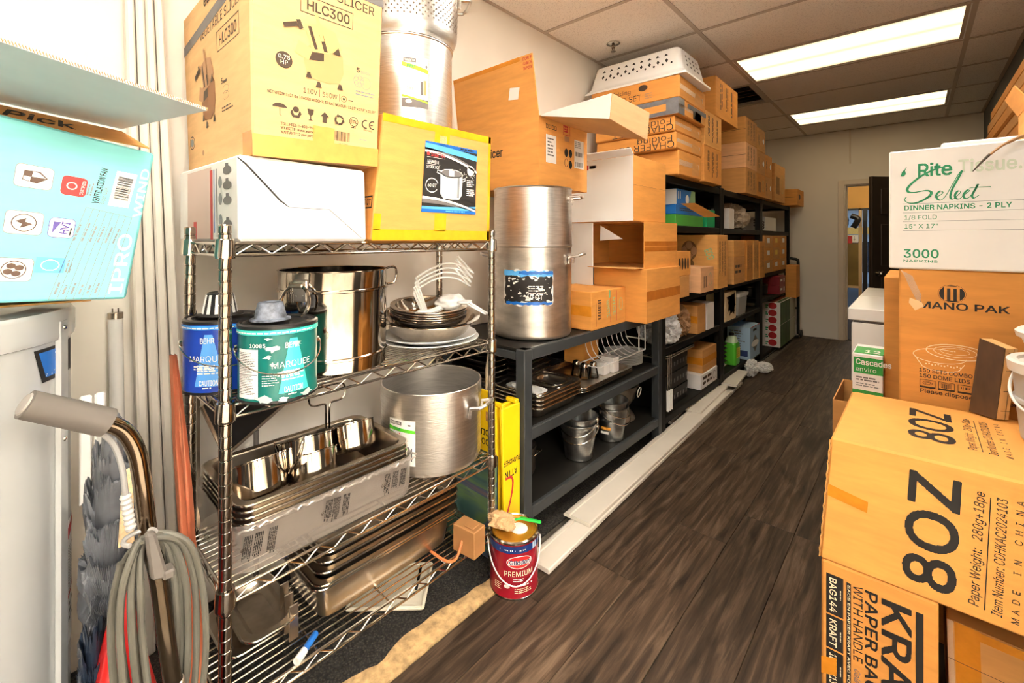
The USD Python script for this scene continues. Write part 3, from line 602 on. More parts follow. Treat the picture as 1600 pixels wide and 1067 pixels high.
def potshell(r, h, t=.003, rim=.004, foot=.02, n=56):
    return [(0, 0), (r - foot, 0), (r - foot * .3, foot * .25), (r, foot), (r, h - rim * 2), (r + rim, h - rim), (r + rim, h), (r - t, h), (r - t, foot), (r - foot, t), (0, t)]
def loop_handle(c, r, ang, z, wid=.085, out=.045, th=.0055, drop=.012, mat=None):
    """riveted bail handle standing off a drum at bearing ang"""
    n = np.array([math.cos(ang), math.sin(ang), 0]); u = np.array([-math.sin(ang), math.cos(ang), 0]); o = np.array([c[0], c[1], z]) + n * r
    p = [o - u * wid / 2 + (0, 0, -drop * 2.6), o - u * wid / 2 + n * .004, o - u * wid / 2 + n * out * .75 + (0, 0, drop * .5), o - u * wid * .36 + n * out + (0, 0, drop), o + u * wid * .36 + n * out + (0, 0, drop), o + u * wid / 2 + n * out * .75 + (0, 0, drop * .5), o + u * wid / 2 + n * .004, o + u * wid / 2 + (0, 0, -drop * 2.6)]
    return tube(p, th, 8)
def rivets(c, r, ang, z, wid, drop=.012, s=.005):
    m = []
    for d in (-1, 1):
        for q in (-.3, -2.0):
            n = np.array([math.cos(ang + d * wid / 2 / r), math.sin(ang + d * wid / 2 / r), 0]); o = np.array([c[0], c[1], z + q * drop]) + n * (r + .004)
            m.append(lathe([(0, .004), (s * .7, .003), (s, 0)], o, 10, axis=n))
    return m

# ================================================================ the wire rack's load: top shelf
zt = SH[3] + .0008
X1 = .603
wb_ = carton('crumpled long white carton lying on the top shelf of the wire rack', [(.09, .325, zt), (X1, .325, zt), (X1, .628, zt), (.09, .628, zt), (.09, .325, zt + .200), (X1, .322, zt + .188), (X1, .622, zt + .186), (.09, .628, zt + .200)], white_card, r=.006)
q = wb_.face('+x'); p = Print(wb_, q, 'flap_joint')
p.stroke([(0, q.H * .96), (.015, q.H * .9), (.085, q.H * .50), (.105, q.H * .42)], [.002, .004, .004, .001], ink, 1).stroke([(.105, q.H * .42), (.20, q.H * .42)], .0012, ink_grey, 1).stroke([(.20, q.H * .42), (.285, q.H * .04)], .0016, ink_grey, 1).stroke([(.15, q.H * .98), (.16, q.H * .5)], .0008, ink_wc, 1).done()
q = wb_.face('-y'); p = Print(wb_, q, 'printed_panel'); p.rect(q.W * .18, .006, q.W * .62, q.H - .012, M('mauve_print', (.62, .47, .42), rough=.6), 1)
p.to('lettering')
for i in range(9): p.lines(q.W * (.22 + .045 * i), q.H * .9, .14, 2, .010, ink_grey, .0022, i, -90)
p.rect(q.W * .60, .004, q.W * .64, q.H - .02, ink_r, 2).rect(q.W * .66, .02, q.W * .672, q.H - .02, ink_blue, 2).rect(q.W * .70, .01, q.W * .712, q.H - .02, ink_grey, 2)
for v in (.04, .095, .13, .165): p.disc(q.W * .86, v, .03, .010, ink_grey, 2).rect(q.W * .86 - .010, v + .006, q.W * .86 + .010, v + .016, ink_grey, 2)
for v in (.05, .10, .14): p.disc(q.W * .76, v, .014, .014, ink_line, 2)
p.rect(q.W * .30, .0, q.W * .36, .05, ink_r, 2).done()

yb = carton('yellow carton with a black stock pot poster on the top shelf of the wire rack', [(.20, .640, zt), (X1, .640, zt), (X1, 1.086, zt), (.20, 1.086, zt), (.20, .676, zt + .355), (X1, .676, zt + .352), (X1, 1.094, zt + .354), (.20, 1.094, zt + .355)], card_y, r=.005)
q = yb.face('+x'); W, H = q.W, q.H; p = Print(yb, q, 'tape')
p.rect(0, H - .022, W, H - .002, tape_y, 1).rect(0, .002, W, .032, tape_y, 1).rect(.185, H - .075, .245, H - .022, tape_y, 1).rect(.20, .03, .245, .085, tape_y, 1).rect(W - .012, .0, W - .001, H, tape_y, 1).rect(.0, .03, .022, .075, tape_y, 1)
p.rect(.205, H - .074, .232, H - .03, tape_clear, 3).rect(0, H - .002, W, H + .0, tape_y, 1)
p.to('poster'); a, b, c_, d = .150, .365, .086, .300
p.rect(a, c_, b, d, ink, 2).rect(a, d - .012, b, d, ink_blue, 3)
def band(v0, k, hgt, mt, lay): us = np.linspace(0, 1, 18); lo = [(a + (b - a) * u, v0 + k * u * u) for u in us]; hi = [(a + (b - a) * u, min(d, max(c_, v0 + k * u * u + hgt * (1 - .15 * u)))) for u in us]; p.poly(lo + hi[::-1], mt, lay)
band(d - .026, -.012, .020, ink_sky, 4); band(d - .030, -.045, .010, ink_grey, 4); band(d - .034, -.044, .008, ink_w, 5)
band(c_ + .028, -.020, .012, ink_grey, 4); band(c_ + .040, -.034, .008, ink_w, 5); band(c_ + .004, .010, .014, ink_sky, 4); p.rect(a, c_, b, c_ + .010, ink_blue, 5)
p.ring((a + .033), c_ + .082, .023, .021, .003, ink_w, 5, 20, 330)
p.to('pot_picture'); px, pz = a + .105, c_ + .040
p.poly([(px - .042, pz + .085), (px + .048, pz + .085), (px + .048, pz + .02), (px + .036, pz + .004), (px - .026, pz + .004), (px - .040, pz + .02)], ink_w, 5).disc(px + .003, pz + .085, .045, .014, ink_w, 5).disc(px + .003, pz + .085, .041, .0115, ink_grey, 6).rect(px - .008, pz + .076, px + .012, pz + .095, ink_w, 7)
p.stroke([(px - .041, pz + .078), (px - .056, pz + .083), (px - .054, pz + .09), (px - .041, pz + .088)], .003, ink_w, 6).stroke([(px + .047, pz + .062), (px + .060, pz + .068), (px + .060, pz + .075), (px + .048, pz + .070)], .003, ink_w, 6).rect(px + .028, pz + .01, px + .036, pz + .075, ink_line, 6)
p.disc(a + .188, c_ + .142, .016, .017, ink_w, 5)
r_ = random.Random(4)
for i in range(46): p.disc(a + r_.uniform(.125, .21), c_ + .125 + r_.gauss(0, .006), .0016, .0012, ink_w, 5, 6)
p.to('lettering'); p.text('SAGETRA', a + .022, c_ + .170, .011, ink_r, True, w=.055, lay=6).disc(a + .013, c_ + .176, .006, .006, ink_r, 6).rect(a + .008, c_ + .166, a + .078, c_ + .1672, ink_w, 6)
p.text('MARMITE', a + .010, c_ + .149, .009, ink_w, True, w=.044, lay=6).rect(a + .006, c_ + .1455, a + .06, c_ + .1465, ink_w, 6).text('STOCK POT', a + .008, c_ + .133, .009, ink_w, True, w=.050, lay=6).text('60 QT', a + .016, c_ + .077, .010, ink_w, True, w=.034, lay=6)
p.lay = 6; p.lines(a + .172, c_ + .108, .035, 4, .006, ink_w, .003, 4).lines(a + .172, c_ + .078, .036, 4, .006, ink_w, .003, 5).lines(a + .09, c_ + .004, .10, 1, .005, ink_sky, .004, 8).lines(a + .14, d - .009, .07, 1, .005, ink, .005, 9).done()
p = Print(yb, yb.face('-y'), 'lettering'); p.frame(.33, .09, .39, .125, .004, ink).text('60 QT', .337, .10, .016, ink, True, w=.045).done()

sl = carton('large tan vegetable slicer carton stacked on the white carton, topmost box on the wire rack', [(.075, .350, zt + .2005), (X1 + .004, .350, zt + .1885), (X1 + .004, .656, zt + .2005), (.075, .656, zt + .2005), (.055, .340, zt + .660), (X1 + .020, .338, zt + .66), (X1 + .020, .664, zt + .66), (.055, .664, zt + .66)], M('cardboard_pale_yellow', (.72, .44, .20), **KR), r=.004)
q = sl.face('+x'); W, H = q.W, q.H
p = Print(sl, q, 'tape'); p.rect(0, 0, W, .048, M('tape_on_yellow', (.72, .38, .09), rough=.3, var=.1, scale=20), 1).rect(.135, .048, .19, .085, MATS['tape_on_yellow'], 1)
p.to('black_band').rect(0, .432, W, .462, ink_grey, 1)
p.to('lettering').text('VEGETABLE SLICER', W * .06, .400, .0225, ink_b, False, w=W * .86).text('HLC300', W * .37, .354, .0225, ink_b, True, w=W * .34)
p.text('eurodib', W * .10, .443, .02, ink_w, True, w=W * .5, lay=3)
p.to('lettering_frame').frame(W * .33, .344, W * .74, .386, .0018, ink_b)
p.to('lettering').text('110V | 550W |', W * .35, .158, .0115, ink_b, False, w=W * .29).to('certification_mark').ring(W * .675, .163, .0075, .0075, .0009, ink_b).disc(W * .675, .163, .003, .003, ink_b).lines(W * .715, .161, .016, 1, .004, ink_b, .0025)
p.to('lettering').text('NET WEIGHT: 53 lbs | GROSS WEIGHT: 57 lbs | MEASUR.: 22.25" x 17.9" x 22.25"', W * .10, .142, .0062, ink_b, True, w=W * .86)
for k, s in enumerate(('TOLL FREE: 1-800-956-6866', 'WEBSITE: www.eurodib.com', 'WARRANTY: 1 year parts & labor')): p.text(s, W * .19, .075 - .0095 * k, .0060, ink_b, True, w=W * .32)
p.to('power_badge').disc(W * .215, .222, .0185, .0185, ink_b, 2).to('lettering').text('0.75', W * .215, .224, .009, ink_wc, True, centre=True, lay=3).text('HP', W * .215, .212, .009, ink_wc, True, centre=True, lay=3)
p.text('5', W * .775, .240, .012, ink_b, True).text('DISCS', W * .815, .240, .006, ink_line).to('disc_drawing')
for du, dv in ((0, 0), (.020, -.002)): p.ring(W * .80 + du, .218 + dv, .014, .016, .0007, ink_line)
for i in range(5): a_ = i * 1.25; p.ring(W * .80 + .009 * math.cos(a_), .218 + .009 * math.sin(a_), .005, .005, .0007, ink_line)
p.to('small_print').lines(W * .775, .190, .060, 2, .008, ink_line, .003, 6)
p.to('barcode_label').bars(W * .60, .056, .042, .024, ink_b, 20, seed=2).text('HLC300', W * .64, .046, .0045, ink_b).lines(W * .82, .066, .028, 1, .003, ink_line, .002)
y0 = .106; p.to('umbrella_symbol')
u = W * .185; p.poly([(u + .016 * math.cos(t), y0 + .008 + .009 * math.sin(t)) for t in np.linspace(0, math.pi, 12)], ink_b).stroke([(u, y0 + .008), (u, y0 - .009), (u + .004, y0 - .011)], .0013, ink_b)
u = W * .30; p.to('hands_symbol').poly([(u - .013, y0), (u - .007, y0 - .010), (u + .007, y0 - .010), (u + .013, y0), (u + .009, y0 + .008), (u + .004, y0 - .004), (u - .004, y0 - .004), (u - .009, y0 + .008)], ink_b).disc(u, y0 + .009, .007, .007, ink_b)
u = W * .41; p.to('glass_symbol').poly([(u - .008, y0 + .016), (u + .008, y0 + .016), (u + .006, y0 + .004), (u + .0014, y0), (u + .0014, y0 - .008), (u + .006, y0 - .011), (u - .006, y0 - .011), (u - .0014, y0 - .008), (u - .0014, y0), (u - .006, y0 + .004)], ink_b)
u = W * .52; p.to('arrow_symbol').poly([(u, y0 + .015), (u + .011, y0 + .004), (u + .0055, y0 + .004), (u + .0055, y0 - .011), (u - .0055, y0 - .011), (u - .0055, y0 + .004), (u - .011, y0 + .004)], ink_b)
u = W * .64; p.to('recycling_symbol')
for i in range(3): p.ring(u, y0 + .002, .010, .010, .005, ink_b, a0=20 + 120 * i, a1=108 + 120 * i, n=8).poly([(u + .016 * math.cos(math.radians(100 + 120 * i)), y0 + .002 + .016 * math.sin(math.radians(100 + 120 * i))), (u + .006 * math.cos(math.radians(112 + 120 * i)), y0 + .002 + .006 * math.sin(math.radians(112 + 120 * i))), (u + .012 * math.cos(math.radians(138 + 120 * i)), y0 + .002 + .012 * math.sin(math.radians(138 + 120 * i)))], ink_b)
u = W * .765; p.to('listing_mark').ring(u, y0 + .004, .0115, .0115, .0014, ink_b).text('ETL', u, y0, .008, ink_b, True, centre=True).lines(u - .008, y0 - .012, .018, 1, .003, ink_b, .002)
u = W * .88; p.to('conformity_mark').ring(u - .002, y0 + .003, .010, .010, .003, ink_b, a0=70, a1=290).ring(u + .019, y0 + .003, .010, .010, .003, ink_b, a0=70, a1=290).rect(u + .011, y0 + .0015, u + .019, y0 + .0045, ink_b).text('ISO 9001', u - .008, y0 - .015, .004, ink_b)
def slicer_picture(p, q, ox, oz, s, b1, b2, dk):
    P_ = lambda pts: [(ox + x * s, oz + y * s) for x, y in pts]
    p.to('slicer_picture').poly(P_([(.25, .10), (.36, .02), (.62, 0), (.80, .06), (.86, .22), (.84, .50), (.70, .62), (.40, .66), (.22, .46), (.20, .28)]), b1, 2).poly(P_([(.06, .36), (.28, .30), (.34, .48), (.12, .56)]), b2, 3).poly(P_([(.28, .30), (.52, .34), (.52, .48), (.34, .46)]), dk, 3)
    p.poly(P_([(.20, .84), (.46, .90), (.62, .48), (.34, .44)]), b2, 4).poly(P_([(.26, .82), (.31, .83), (.42, .50), (.37, .49)]), dk, 5).poly(P_([(.44, .74), (.50, .76), (.58, .50), (.52, .49)]), dk, 5).poly(P_([(.36, 1.04), (.41, 1.06), (.52, .66), (.47, .64)]), b2, 6).stroke(P_([(-.10, .72), (.10, .80)]), .07 * s, dk, 5).poly(P_([(.08, .86), (.14, .88), (.19, .76), (.13, .72)]), dk, 6)
    p.poly(P_([(.46, .90), (.70, .86), (.82, .60), (.62, .50)]), b2, 3).poly(P_([(.66, .50), (.76, .62), (.80, .50)]), dk, 5)
    for x, y in ((.28, .06), (.44, -.06), (.80, -.02)): p.poly(P_([(x - .05, y - .04), (x + .05, y - .04), (x + .02, y + .05), (x - .02, y + .05)]), dk, 4)
slicer_picture(p, q, W * .26, .192, .150, ink_tan, M('printed_light_tan', s2l((226, 178, 112)), rough=.6), ink_b); p.done()
q = sl.face('-y'); W, H = q.W, q.H; p = Print(sl, q, 'black_band'); p.poly([(0, .350), (W, .395), (W, .425), (0, .380)], ink_grey, 1)
p.to('lettering').text('VEGETABLE SLICER', W * .30, .350, .024, ink_b, False, w=W * .60).text('eurodib', W * .38, .43, .03, ink_b, True, w=W * .3).text('HLC300', W * .60, .292, .026, ink_b, True, w=W * .24).frame(W * .57, .28, W * .87, .332, .002, ink_b).text('5', W * .62, .195, .014, ink_b, True).lines(W * .65, .195, .04, 1, .01, ink_b, .006)
for v in (.178, .163): p.ring(W * .68, v, .022, .010, .0008, ink_b)
p.lines(W * .62, .135, .09, 2, .008, ink_b, .003).ring(W * .10, .085, .024, .018, .003, ink_b).disc(W * .10, .085, .016, .012, ink_line).disc(W * .30, .045, .010, .008, ink_tan2)
slicer_picture(p, q, W * .24, .125, .185, M('printed_brown', s2l((140, 92, 50)), rough=.6), ink_tan2, ink_b); p.to('tape', 2).rect(W - .06, 0, W, .055, tape, 2); p.done()

# perforated strainer pot set in a tall stock pot, on the yellow carton
C = (.345, .935, zt + .356); R = .155
tp = T('stock_pot', 'tall aluminium stock pot with a perforated strainer basket, on top of the yellow carton', 'pot', C)
part(tp, 'pot', lathe(potshell(R, .315, rim=.003), C, 72), alum)
ins = part(tp, 'strainer_basket', lathe([(R * .8, .305), (R + .004, .317), (R + .006, .331), (R + .018, .360), (R + .023, .54), (R + .030, .545), (R + .030, .552), (R + .018, .552), (R + .014, .365), (R - .004, .325)], C, 72), alum_d)
holes = []
for j in range(16):
    for i in range(56):
        if .37 + .0105 * j > .53: continue
        a = (i + .5 * (j % 2)) / 56 * 2 * math.pi; rr = R + .0185 + .005 * (j / 12)
        if math.cos(a - math.radians(-50)) < -.2: continue
        o = np.array([C[0] + rr * math.cos(a), C[1] + rr * math.sin(a), C[2] + .372 + .0105 * j]); holes.append(lathe([(.0032, .0012), (0, .0012)], o, 7, axis=(math.cos(a), math.sin(a), 0)))
part(ins, 'perforation', holes, M('shaded_hole', (.16, .12, .09), rough=.6), smooth=False, kind='stuff')
part(tp, 'handle', [loop_handle(C, R + .02, math.radians(a), C[2] + .50, .10, .045, .006) for a in (60,)], alum)
def potlabel(t, dr, u, v, w, h, name, word, lime=ink_lime, dark=True):
    p = Print(t, dr, 'label'); p.rect(u, v, u + w, v + h, paper, 1).to('label_print').rect(u + w * .06, v + h * .88, u + w * .52, v + h * .96, ink_grey, 2).text(name, u + w * .08, v + h * .895, h * .045, ink_w, True, w=w * .40, lay=3)
    p.poly([(u, v + h * .80), (u + w, v + h * .69), (u + w, v + h * .77), (u, v + h * .88)] if dark else [(u, v + h * .76), (u + w, v + h * .72), (u + w, v + h * .79), (u, v + h * .84)], lime, 2).text(word, u + w * .18, v + h * .785, h * .05, ink_g, True, w=w * .3, rot=-3, lay=3)
    if dark: p.rect(u, v, u + w, v + h * .17, ink_grey, 2).poly([(u, v + h * .20), (u + w, v + h * .10), (u + w, v + h * .13), (u, v + h * .24)], lime, 3).disc(u + w * .25, v + h * .11, w * .12, h * .04, ink_w, 3).lines(u + w * .1, v + h * .05, w * .4, 1, .004, ink_w, .002).lines(u + w * .6, v + h * .05, w * .35, 2, .006, ink_w, .002).rect(u + w * .72, v + h * .26, u + w * .80, v + h * .52, ink_grey, 3).rect(u + w * .82, v + h * .26, u + w * .92, v + h * .55, ink_tan, 3).rect(u + w * .72, v + h * .26, u + w * .74, v + h * .52, ink, 3).text('181', u + w * .17, v + h * .34, h * .05, ink_line, lay=3).disc(u + w * .93, v + h * .83, .003, .005, ink_grey, 3)
    else: p.lines(u + w * .05, v + h * .66, w * .6, 2, .012, ink_r, .006, 4).lines(u + w * .05, v + h * .54, w * .8, 2, .008, ink_line, .003, 5).rect(u + w * .55, v + h * .10, u + w * .80, v + h * .42, ink_grey, 3).rect(u + w * .60, v + h * .10, u + w * .72, v + h * .38, ink_tan2, 4).rect(u + w * .86, v + h * .1, u + w * .90, v + h * .4, ink_grey, 3).disc(u + w * .8, v + h * .9, .006, .003, ink_grey, 3)
    p.done()
view = lambda c: math.atan2(CAM[1] - c[1], CAM[0] - c[0])      # bearing of a drum's side that faces the aisle viewer's standpoint
potlabel(tp, Drum(C, R, math.radians(-62), .35), .055, .075, .085, .165, 'TRAMONTINA', 'PRO')

# ---------------------------------------------------------------- second shelf of the rack
z2 = SH[2] + .0004
def paintcan(name, label, c, r, h, mat, lidmat, rimmat=blackplastic):
    t = T(name, label, 'paint can', c)
    part(t, 'body', lathe([(0, .002), (r - .004, .002), (r - .001, 0), (r, .004), (r - .0015, .008), (r - .0015, h - .010), (r, h - .006), (r - .001, h - .002), (r - .006, h - .001), (r - .008, h - .006), (0, h - .006)], c, 64), mat)
    part(t, 'lid', lathe([(0, h - .0055), (r - .020, h - .0055), (r - .017, h - .001), (r - .010, h - .001), (r - .0085, h - .0045)], c, 48), lidmat)
    part(t, 'rim', lathe([(r - .008, h - .003), (r - .004, h + .0012), (r + .0005, h - .002), (r + .0005, h - .008)], c, 64), rimmat); part(t, 'base_rim', lathe([(r - .003, .007), (r + .0008, .005), (r + .0008, 0), (r - .004, 0)], c, 64), rimmat)
    return t
def bail(t, c, r, h, a0, droop, fwd, rr=.0016, mat=chrome_b):
    """wire handle hanging in front of the can between ears at bearings a0 +- 90 degrees"""
    n = np.array([math.cos(a0), math.sin(a0), 0]); u = np.array([-math.sin(a0), math.cos(a0), 0]); o = np.array(c) + (0, 0, h)
    pts = [o + u * (r + .006) * math.cos(th) + n * ((r + fwd) * math.sin(th)) + np.array([0, 0, -droop * math.sin(th)]) for th in np.linspace(0, math.pi, 25)]
    part(t, 'handle', tube(pts, rr, 7), mat)
    [part(t, 'handle_ear', lathe([(0, .006), (.007, .005), (.009, 0)], o + s * u * r, 14, axis=u * s), chrome) for s in (-1, 1)]
bluep = M('blue_can_label', (.012, .055, .42), rough=.25); tealp = M('teal_can_label', (.005, .155, .135), rough=.25); redp = M('red_can_label', (.27, .008, .018), rough=.22)
beam_b = M('pale_blue_beam', (.10, .36, .85), rough=.3); beam_t = M('pale_teal_beam', (.05, .62, .55), rough=.3)
for nm, lab, c, m1, m2, a_ in (('paint_can', 'blue paint can behind the front left post of the wire rack', (.425, .345, z2), bluep, beam_b, 0), ('paint_can', 'teal green paint can with white paint smears at the front of the wire rack', (.585, .412, z2), tealp, beam_t, 0)):
    r, h = .083, .168
    t = paintcan(nm, lab, c, r, h, m1, blackplastic)
    v0 = view(c); dr = Drum(c, r, v0, h); p = Print(t, dr, 'lettering'); tl = m1 is tealp
    k = .018 if tl else -.042
    p.to('label_print').rect(-.12, h - .020, .12, h - .010, beam_t if tl else M('blue_can_stripe', (.04, .30, .80), rough=.3), 1).poly([(k + .004, h - .03), (k + .020, h - .03), (k + .047, .02), (k - .018, .02)], m2, 2)
    p.to('lettering').text('BEHR', k - .006, h - .050, .012, ink_w, True, w=.030, lay=3).text('MARQUEE', k - .032, h - .092, .0135, ink_w, False, w=.082, lay=3).text('CAUTION', k - .008, .022, .012, ink_w, True, w=.040, lay=3)
    p.lay = 3; p.lines(k - .02, h - .104, .06, 2, .006, ink_w, .003, 3).lines(k - .012, .066, .048, 4, .006, ink_w, .003, 4).lines(k, .015, .02, 1, .004, ink_w, .003, 5).lines(-.11, h - .017, .2, 1, .004, ink_w, .003, 6)
    if tl:
        p.to('instruction_label', 2).rect(-.092, .012, -.040, .118, paper, 2).to('lettering', 4).lines(-.089, .110, .044, 13, .0035, ink_grey, .0014, 3).lines(-.089, .060, .044, 12, .0035, ink_grey, .0012, 7).rect(-.09, .063, -.042, .0645, ink_grey, 4).text('10085', -.060, h - .046, .008, ink_w, True, lay=3)
        p.lines(-.032, .060, .034, 5, .005, ink_w, .0018, 12); p.text('3.79 L', -.037, .008, .006, ink_w, True, lay=3)
        p.to('paint_smear', 5)
        r_ = random.Random(5)
        for cu, cv, s in ((-.012, .118, .016), (-.02, .10, .010), (-.012, .085, .008), (.035, .125, .012), (-.03, .012, .02), (.06, .012, .016), (.01, .008, .012), (-.02, .14, .008)): p.poly([(cu + s * (1 + r_.uniform(-.7, .3)) * math.cos(x), cv + .45 * s * (1 + r_.uniform(-.7, .3)) * math.sin(x)) for x in np.linspace(0, 6.1, 13)], M('dried_teal_white_paint', (.45, .58, .55), rough=.5), 5)
    else: p.to('emblem', 3).poly([(.025, .098), (.050, .108), (.042, .100), (.048, .096), (.030, .093)], ink_w, 3)
    p.done()
    bail(t, c, r, h - .055, v0 + .15, .048, .012)
    cup = T('paint_cup', 'upturned paint-smeared grey cup on the teal paint can' if tl else 'black and white striped cup standing on the blue paint can', 'cup', (c[0], c[1], c[2] + h))
    cc = (c[0] - (.010 if tl else .015), c[1] - (.014 if tl else .004), c[2] + h + .0012); cw = M('paint_smeared_plastic', (.13, .15, .19), rough=.5, var=1.0, scale=34)
    part(cup, 'body', lathe([(.050, 0), (.050, .003), (.037, .005), (.028, .052), (.024, .056), (0, .056)] if not tl else [(.043, 0), (.043, .003), (.034, .005), (.027, .038), (.024, .041), (.018, .039), (0, .039)], cc, 40), blackplastic if not tl else cw)
    if not tl: part(cup, 'white_stripe', [board([(cc[0] + math.cos(a) * .0375, cc[1] + math.sin(a) * .0375, cc[2] + .006), (cc[0] + math.cos(a + .22) * .0375, cc[1] + math.sin(a + .22) * .0375, cc[2] + .006), (cc[0] + math.cos(a + .22) * .0292, cc[1] + math.sin(a + .22) * .0292, cc[2] + .051), (cc[0] + math.cos(a) * .0292, cc[1] + math.sin(a) * .0292, cc[2] + .051)], .001) for a in np.arange(0, 6.2, .52)], wplastic)

c = (.452, .612, z2); R, H = .143, .272
sp_ = T('stainless_pot', 'shiny stainless stock pot with ring handles beside the teal paint can', 'pot', c)
part(sp_, 'body', lathe([(0, 0), (R - .012, 0), (R - .002, .006), (R - .002, .036), (R + .002, .038), (R + .002, .043), (R - .001, .046), (R, H - .058), (R + .005, H - .056), (R + .005, H - .051), (R, H - .049), (R + .001, H - .004), (R + .004, H - .001), (R + .002, H), (R - .003, H - .002), (R - .004, .01), (0, .008)], c, 80), steel)
for a in (-60, 120):
    a = math.radians(a); n = np.array([math.cos(a), math.sin(a), 0]); u = np.array([-math.sin(a), math.cos(a), 0]); o = np.array(c) + n * (R + .004) + (0, 0, H - .032)
    pl = part(sp_, 'handle_plate', [hexa([tuple(o + u * s * .020 + n * d + (0, 0, q)) for q in (-.045, .012) for s, d in ((-1, -.006), (-1, .001), (1, .001), (1, -.006))])] + [lathe([(0, .003), (.003, .002), (.004, 0)], o + u * s * .011 + (0, 0, q), 8, axis=n) for s in (-1, 1) for q in (.004, -.030)], steel_s)
    part(sp_, 'ring_handle', tube([o + n * (.010 + .018 * (1 - math.cos(t)) / 2) + u * .040 * math.sin(t) + (0, 0, -.044 + .044 * math.cos(t)) for t in np.linspace(0, 2 * math.pi, 33)[:-1]], .0042, 8, True), steel)
    part(pl, 'strap', hexa([tuple(o + u * s * .019 + n * d + (0, 0, q)) for q in (-.008, .004) for s, d in ((-1, .001), (-1, .017), (1, .017), (1, .001))]), steel_d)
part(sp_, 'side_handle', tube(smoothpath([(c[0] + .09, c[1] + R - .035, c[2] + H - .002), (c[0] + .085, c[1] + R - .002, c[2] + H + .002), (c[0] + .07, c[1] + R + .016, c[2] + H - .018), (c[0] + .065, c[1] + R + .012, c[2] + H - .045), (c[0] + .06, c[1] + R - .008, c[2] + H - .05)]), .0035, 8), steel)

# plates and bowls
def bowl(r, h, rim=.012): return [(0, 0), (r * .50, 0), (r * .62, .004), (r * .82, h * .35), (r * .95, h * .8), (r - .001, h - .002), (r + rim, h), (r + rim, h + .002), (r - .003, h + .001), (r * .93, h * .8), (r * .80, h * .36), (r * .6, .007), (0, .003)]
bc = (.432, .962)
zz = z2
for k, (r, h, m, lab) in enumerate(((.172, .018, wplastic, 'widest white plate at the bottom of the bowl stack'), (.163, .022, wplastic, 'white plate second from the bottom of the bowl stack'))):
    solo('plate', lab, 'plate', lathe([(0, 0), (r * .60, 0), (r * .64, .002), (r, h), (r, h + .003), (r * .62, .005), (0, .004)], (bc[0], bc[1], zz), 64), m); zz += .0085
tb_ = (.04, .10, 0)
solo('mixing_bowl', 'large shiny steel mixing bowl resting on the white plates', 'bowl', xf(lathe(bowl(.158, .074, .015), (bc[0], bc[1], zz + .004), 72), tb_, about=(bc[0], bc[1], zz)), steel)
zz += .026
for k in range(6):
    solo('steel_bowl', ('lowest', 'second lowest', 'third lowest', 'fourth lowest', 'fifth lowest', 'topmost')[k] + ' of the six nested steel bowls inside the large mixing bowl', 'bowl', xf(lathe(bowl(.116, .054, .014), (bc[0] + .004, bc[1] - .006, zz + .0072 * k), 64), tb_, about=(bc[0], bc[1], zz)), steel if k % 2 else steel_s, group='nested steel bowls')
zz += .075
for k in range(4):
    a, b = .006 * k, .0165 * k
    pts = [(.425, .948 + a, .895), (.42, .905 + a * .6, .985 + b), (.42, .960 + a, 1.012 + b), (.42, 1.03 + a, 1.028 + b), (.42, 1.10 + a, 1.018 + b), (.42, 1.165 + a, .985 + b), (.42, 1.085 + a, 1.060 + b * .9)]
    solo('wire_hook', ('lowest', 'second', 'third', 'topmost')[k] + ' of the white bent wires rising out of the steel bowls', 'wire', tube(np.vstack([pts[:1], smoothpath(pts[1:6], 6), pts[6:]]), .0036, 7), wplastic)
sc = T('scoop', 'white plastic scoop lying in the steel bowls', 'scoop', (.42, 1.0, zz))
part(sc, 'blade', blob((.45, 1.045, zz + .012), (.045, .062, .028), .35, 2, 3, 5), wplastic); part(sc, 'handle', tube(smoothpath([(.45, 1.0, zz - .002), (.47, .94, zz - .008), (.475, .88, zz - .006)]), [.011] * 12 + [.008], 8), wplastic)
wb2 = T('whisk', 'white plastic spatula leaning over the rim of the steel bowls', 'spatula', (.5, 1.1, zz))
part(wb2, 'blade', bx(.48, .52, 1.04, 1.09, zz + .012, zz + .02, rotz=.5), wplastic); part(wb2, 'handle', [rod((.50, 1.075, zz + .018), (.545, 1.135, zz - .030), .0045), rod((.49, 1.06, zz + .018), (.55, 1.12, zz - .030), .003)], wplastic)

# ---------------------------------------------------------------- third shelf of the rack: wrapped pans, small pots, aluminium pot
z3 = SH[1] + .0004
PX, PY, PL, PW, PD = .408, .565, .462, .315, .095
order = ('lowest', 'second lowest', 'middle', 'second topmost', 'topmost')
for k in range(5): pan(order[k] + ' of the five nested hotel pans in the clear plastic sleeve', PX, PY, z3 + .001 + .014 * k, PL, PW, PD, steel_d if k < 4 else steel_d)
zr = z3 + PD + .001
hx_, hy_ = PW / 2 + .006, PL / 2 + .006
wr2 = T('plastic_wrap', 'clear printed plastic sleeve around the lower hotel pans', 'plastic wrap', (PX, PY, z3))
secs = [(hx_ - .004, hy_ - .004, .04, -.001 + .0005), (hx_, hy_, .045, .02), (hx_ + .002, hy_ + .002, .045, .05), (hx_ + .001, hy_ + .001, .04, .085), (hx_ + .004, hy_ + .004, .04, .113)]
v, f = loft(secs, (PX, PY, z3), 0, False, False, n=24)
nz = meshkit.fbm(v * (26, 26, 34), 4, 9)[:, None] - .5; d = v - (PX, PY, 0); d[:, 2] = 0; d /= np.linalg.norm(d, axis=1, keepdims=True)
v = v + d * np.maximum(nz * .022, -.001)
part(wr2, 'sleeve', (v, f), clear)
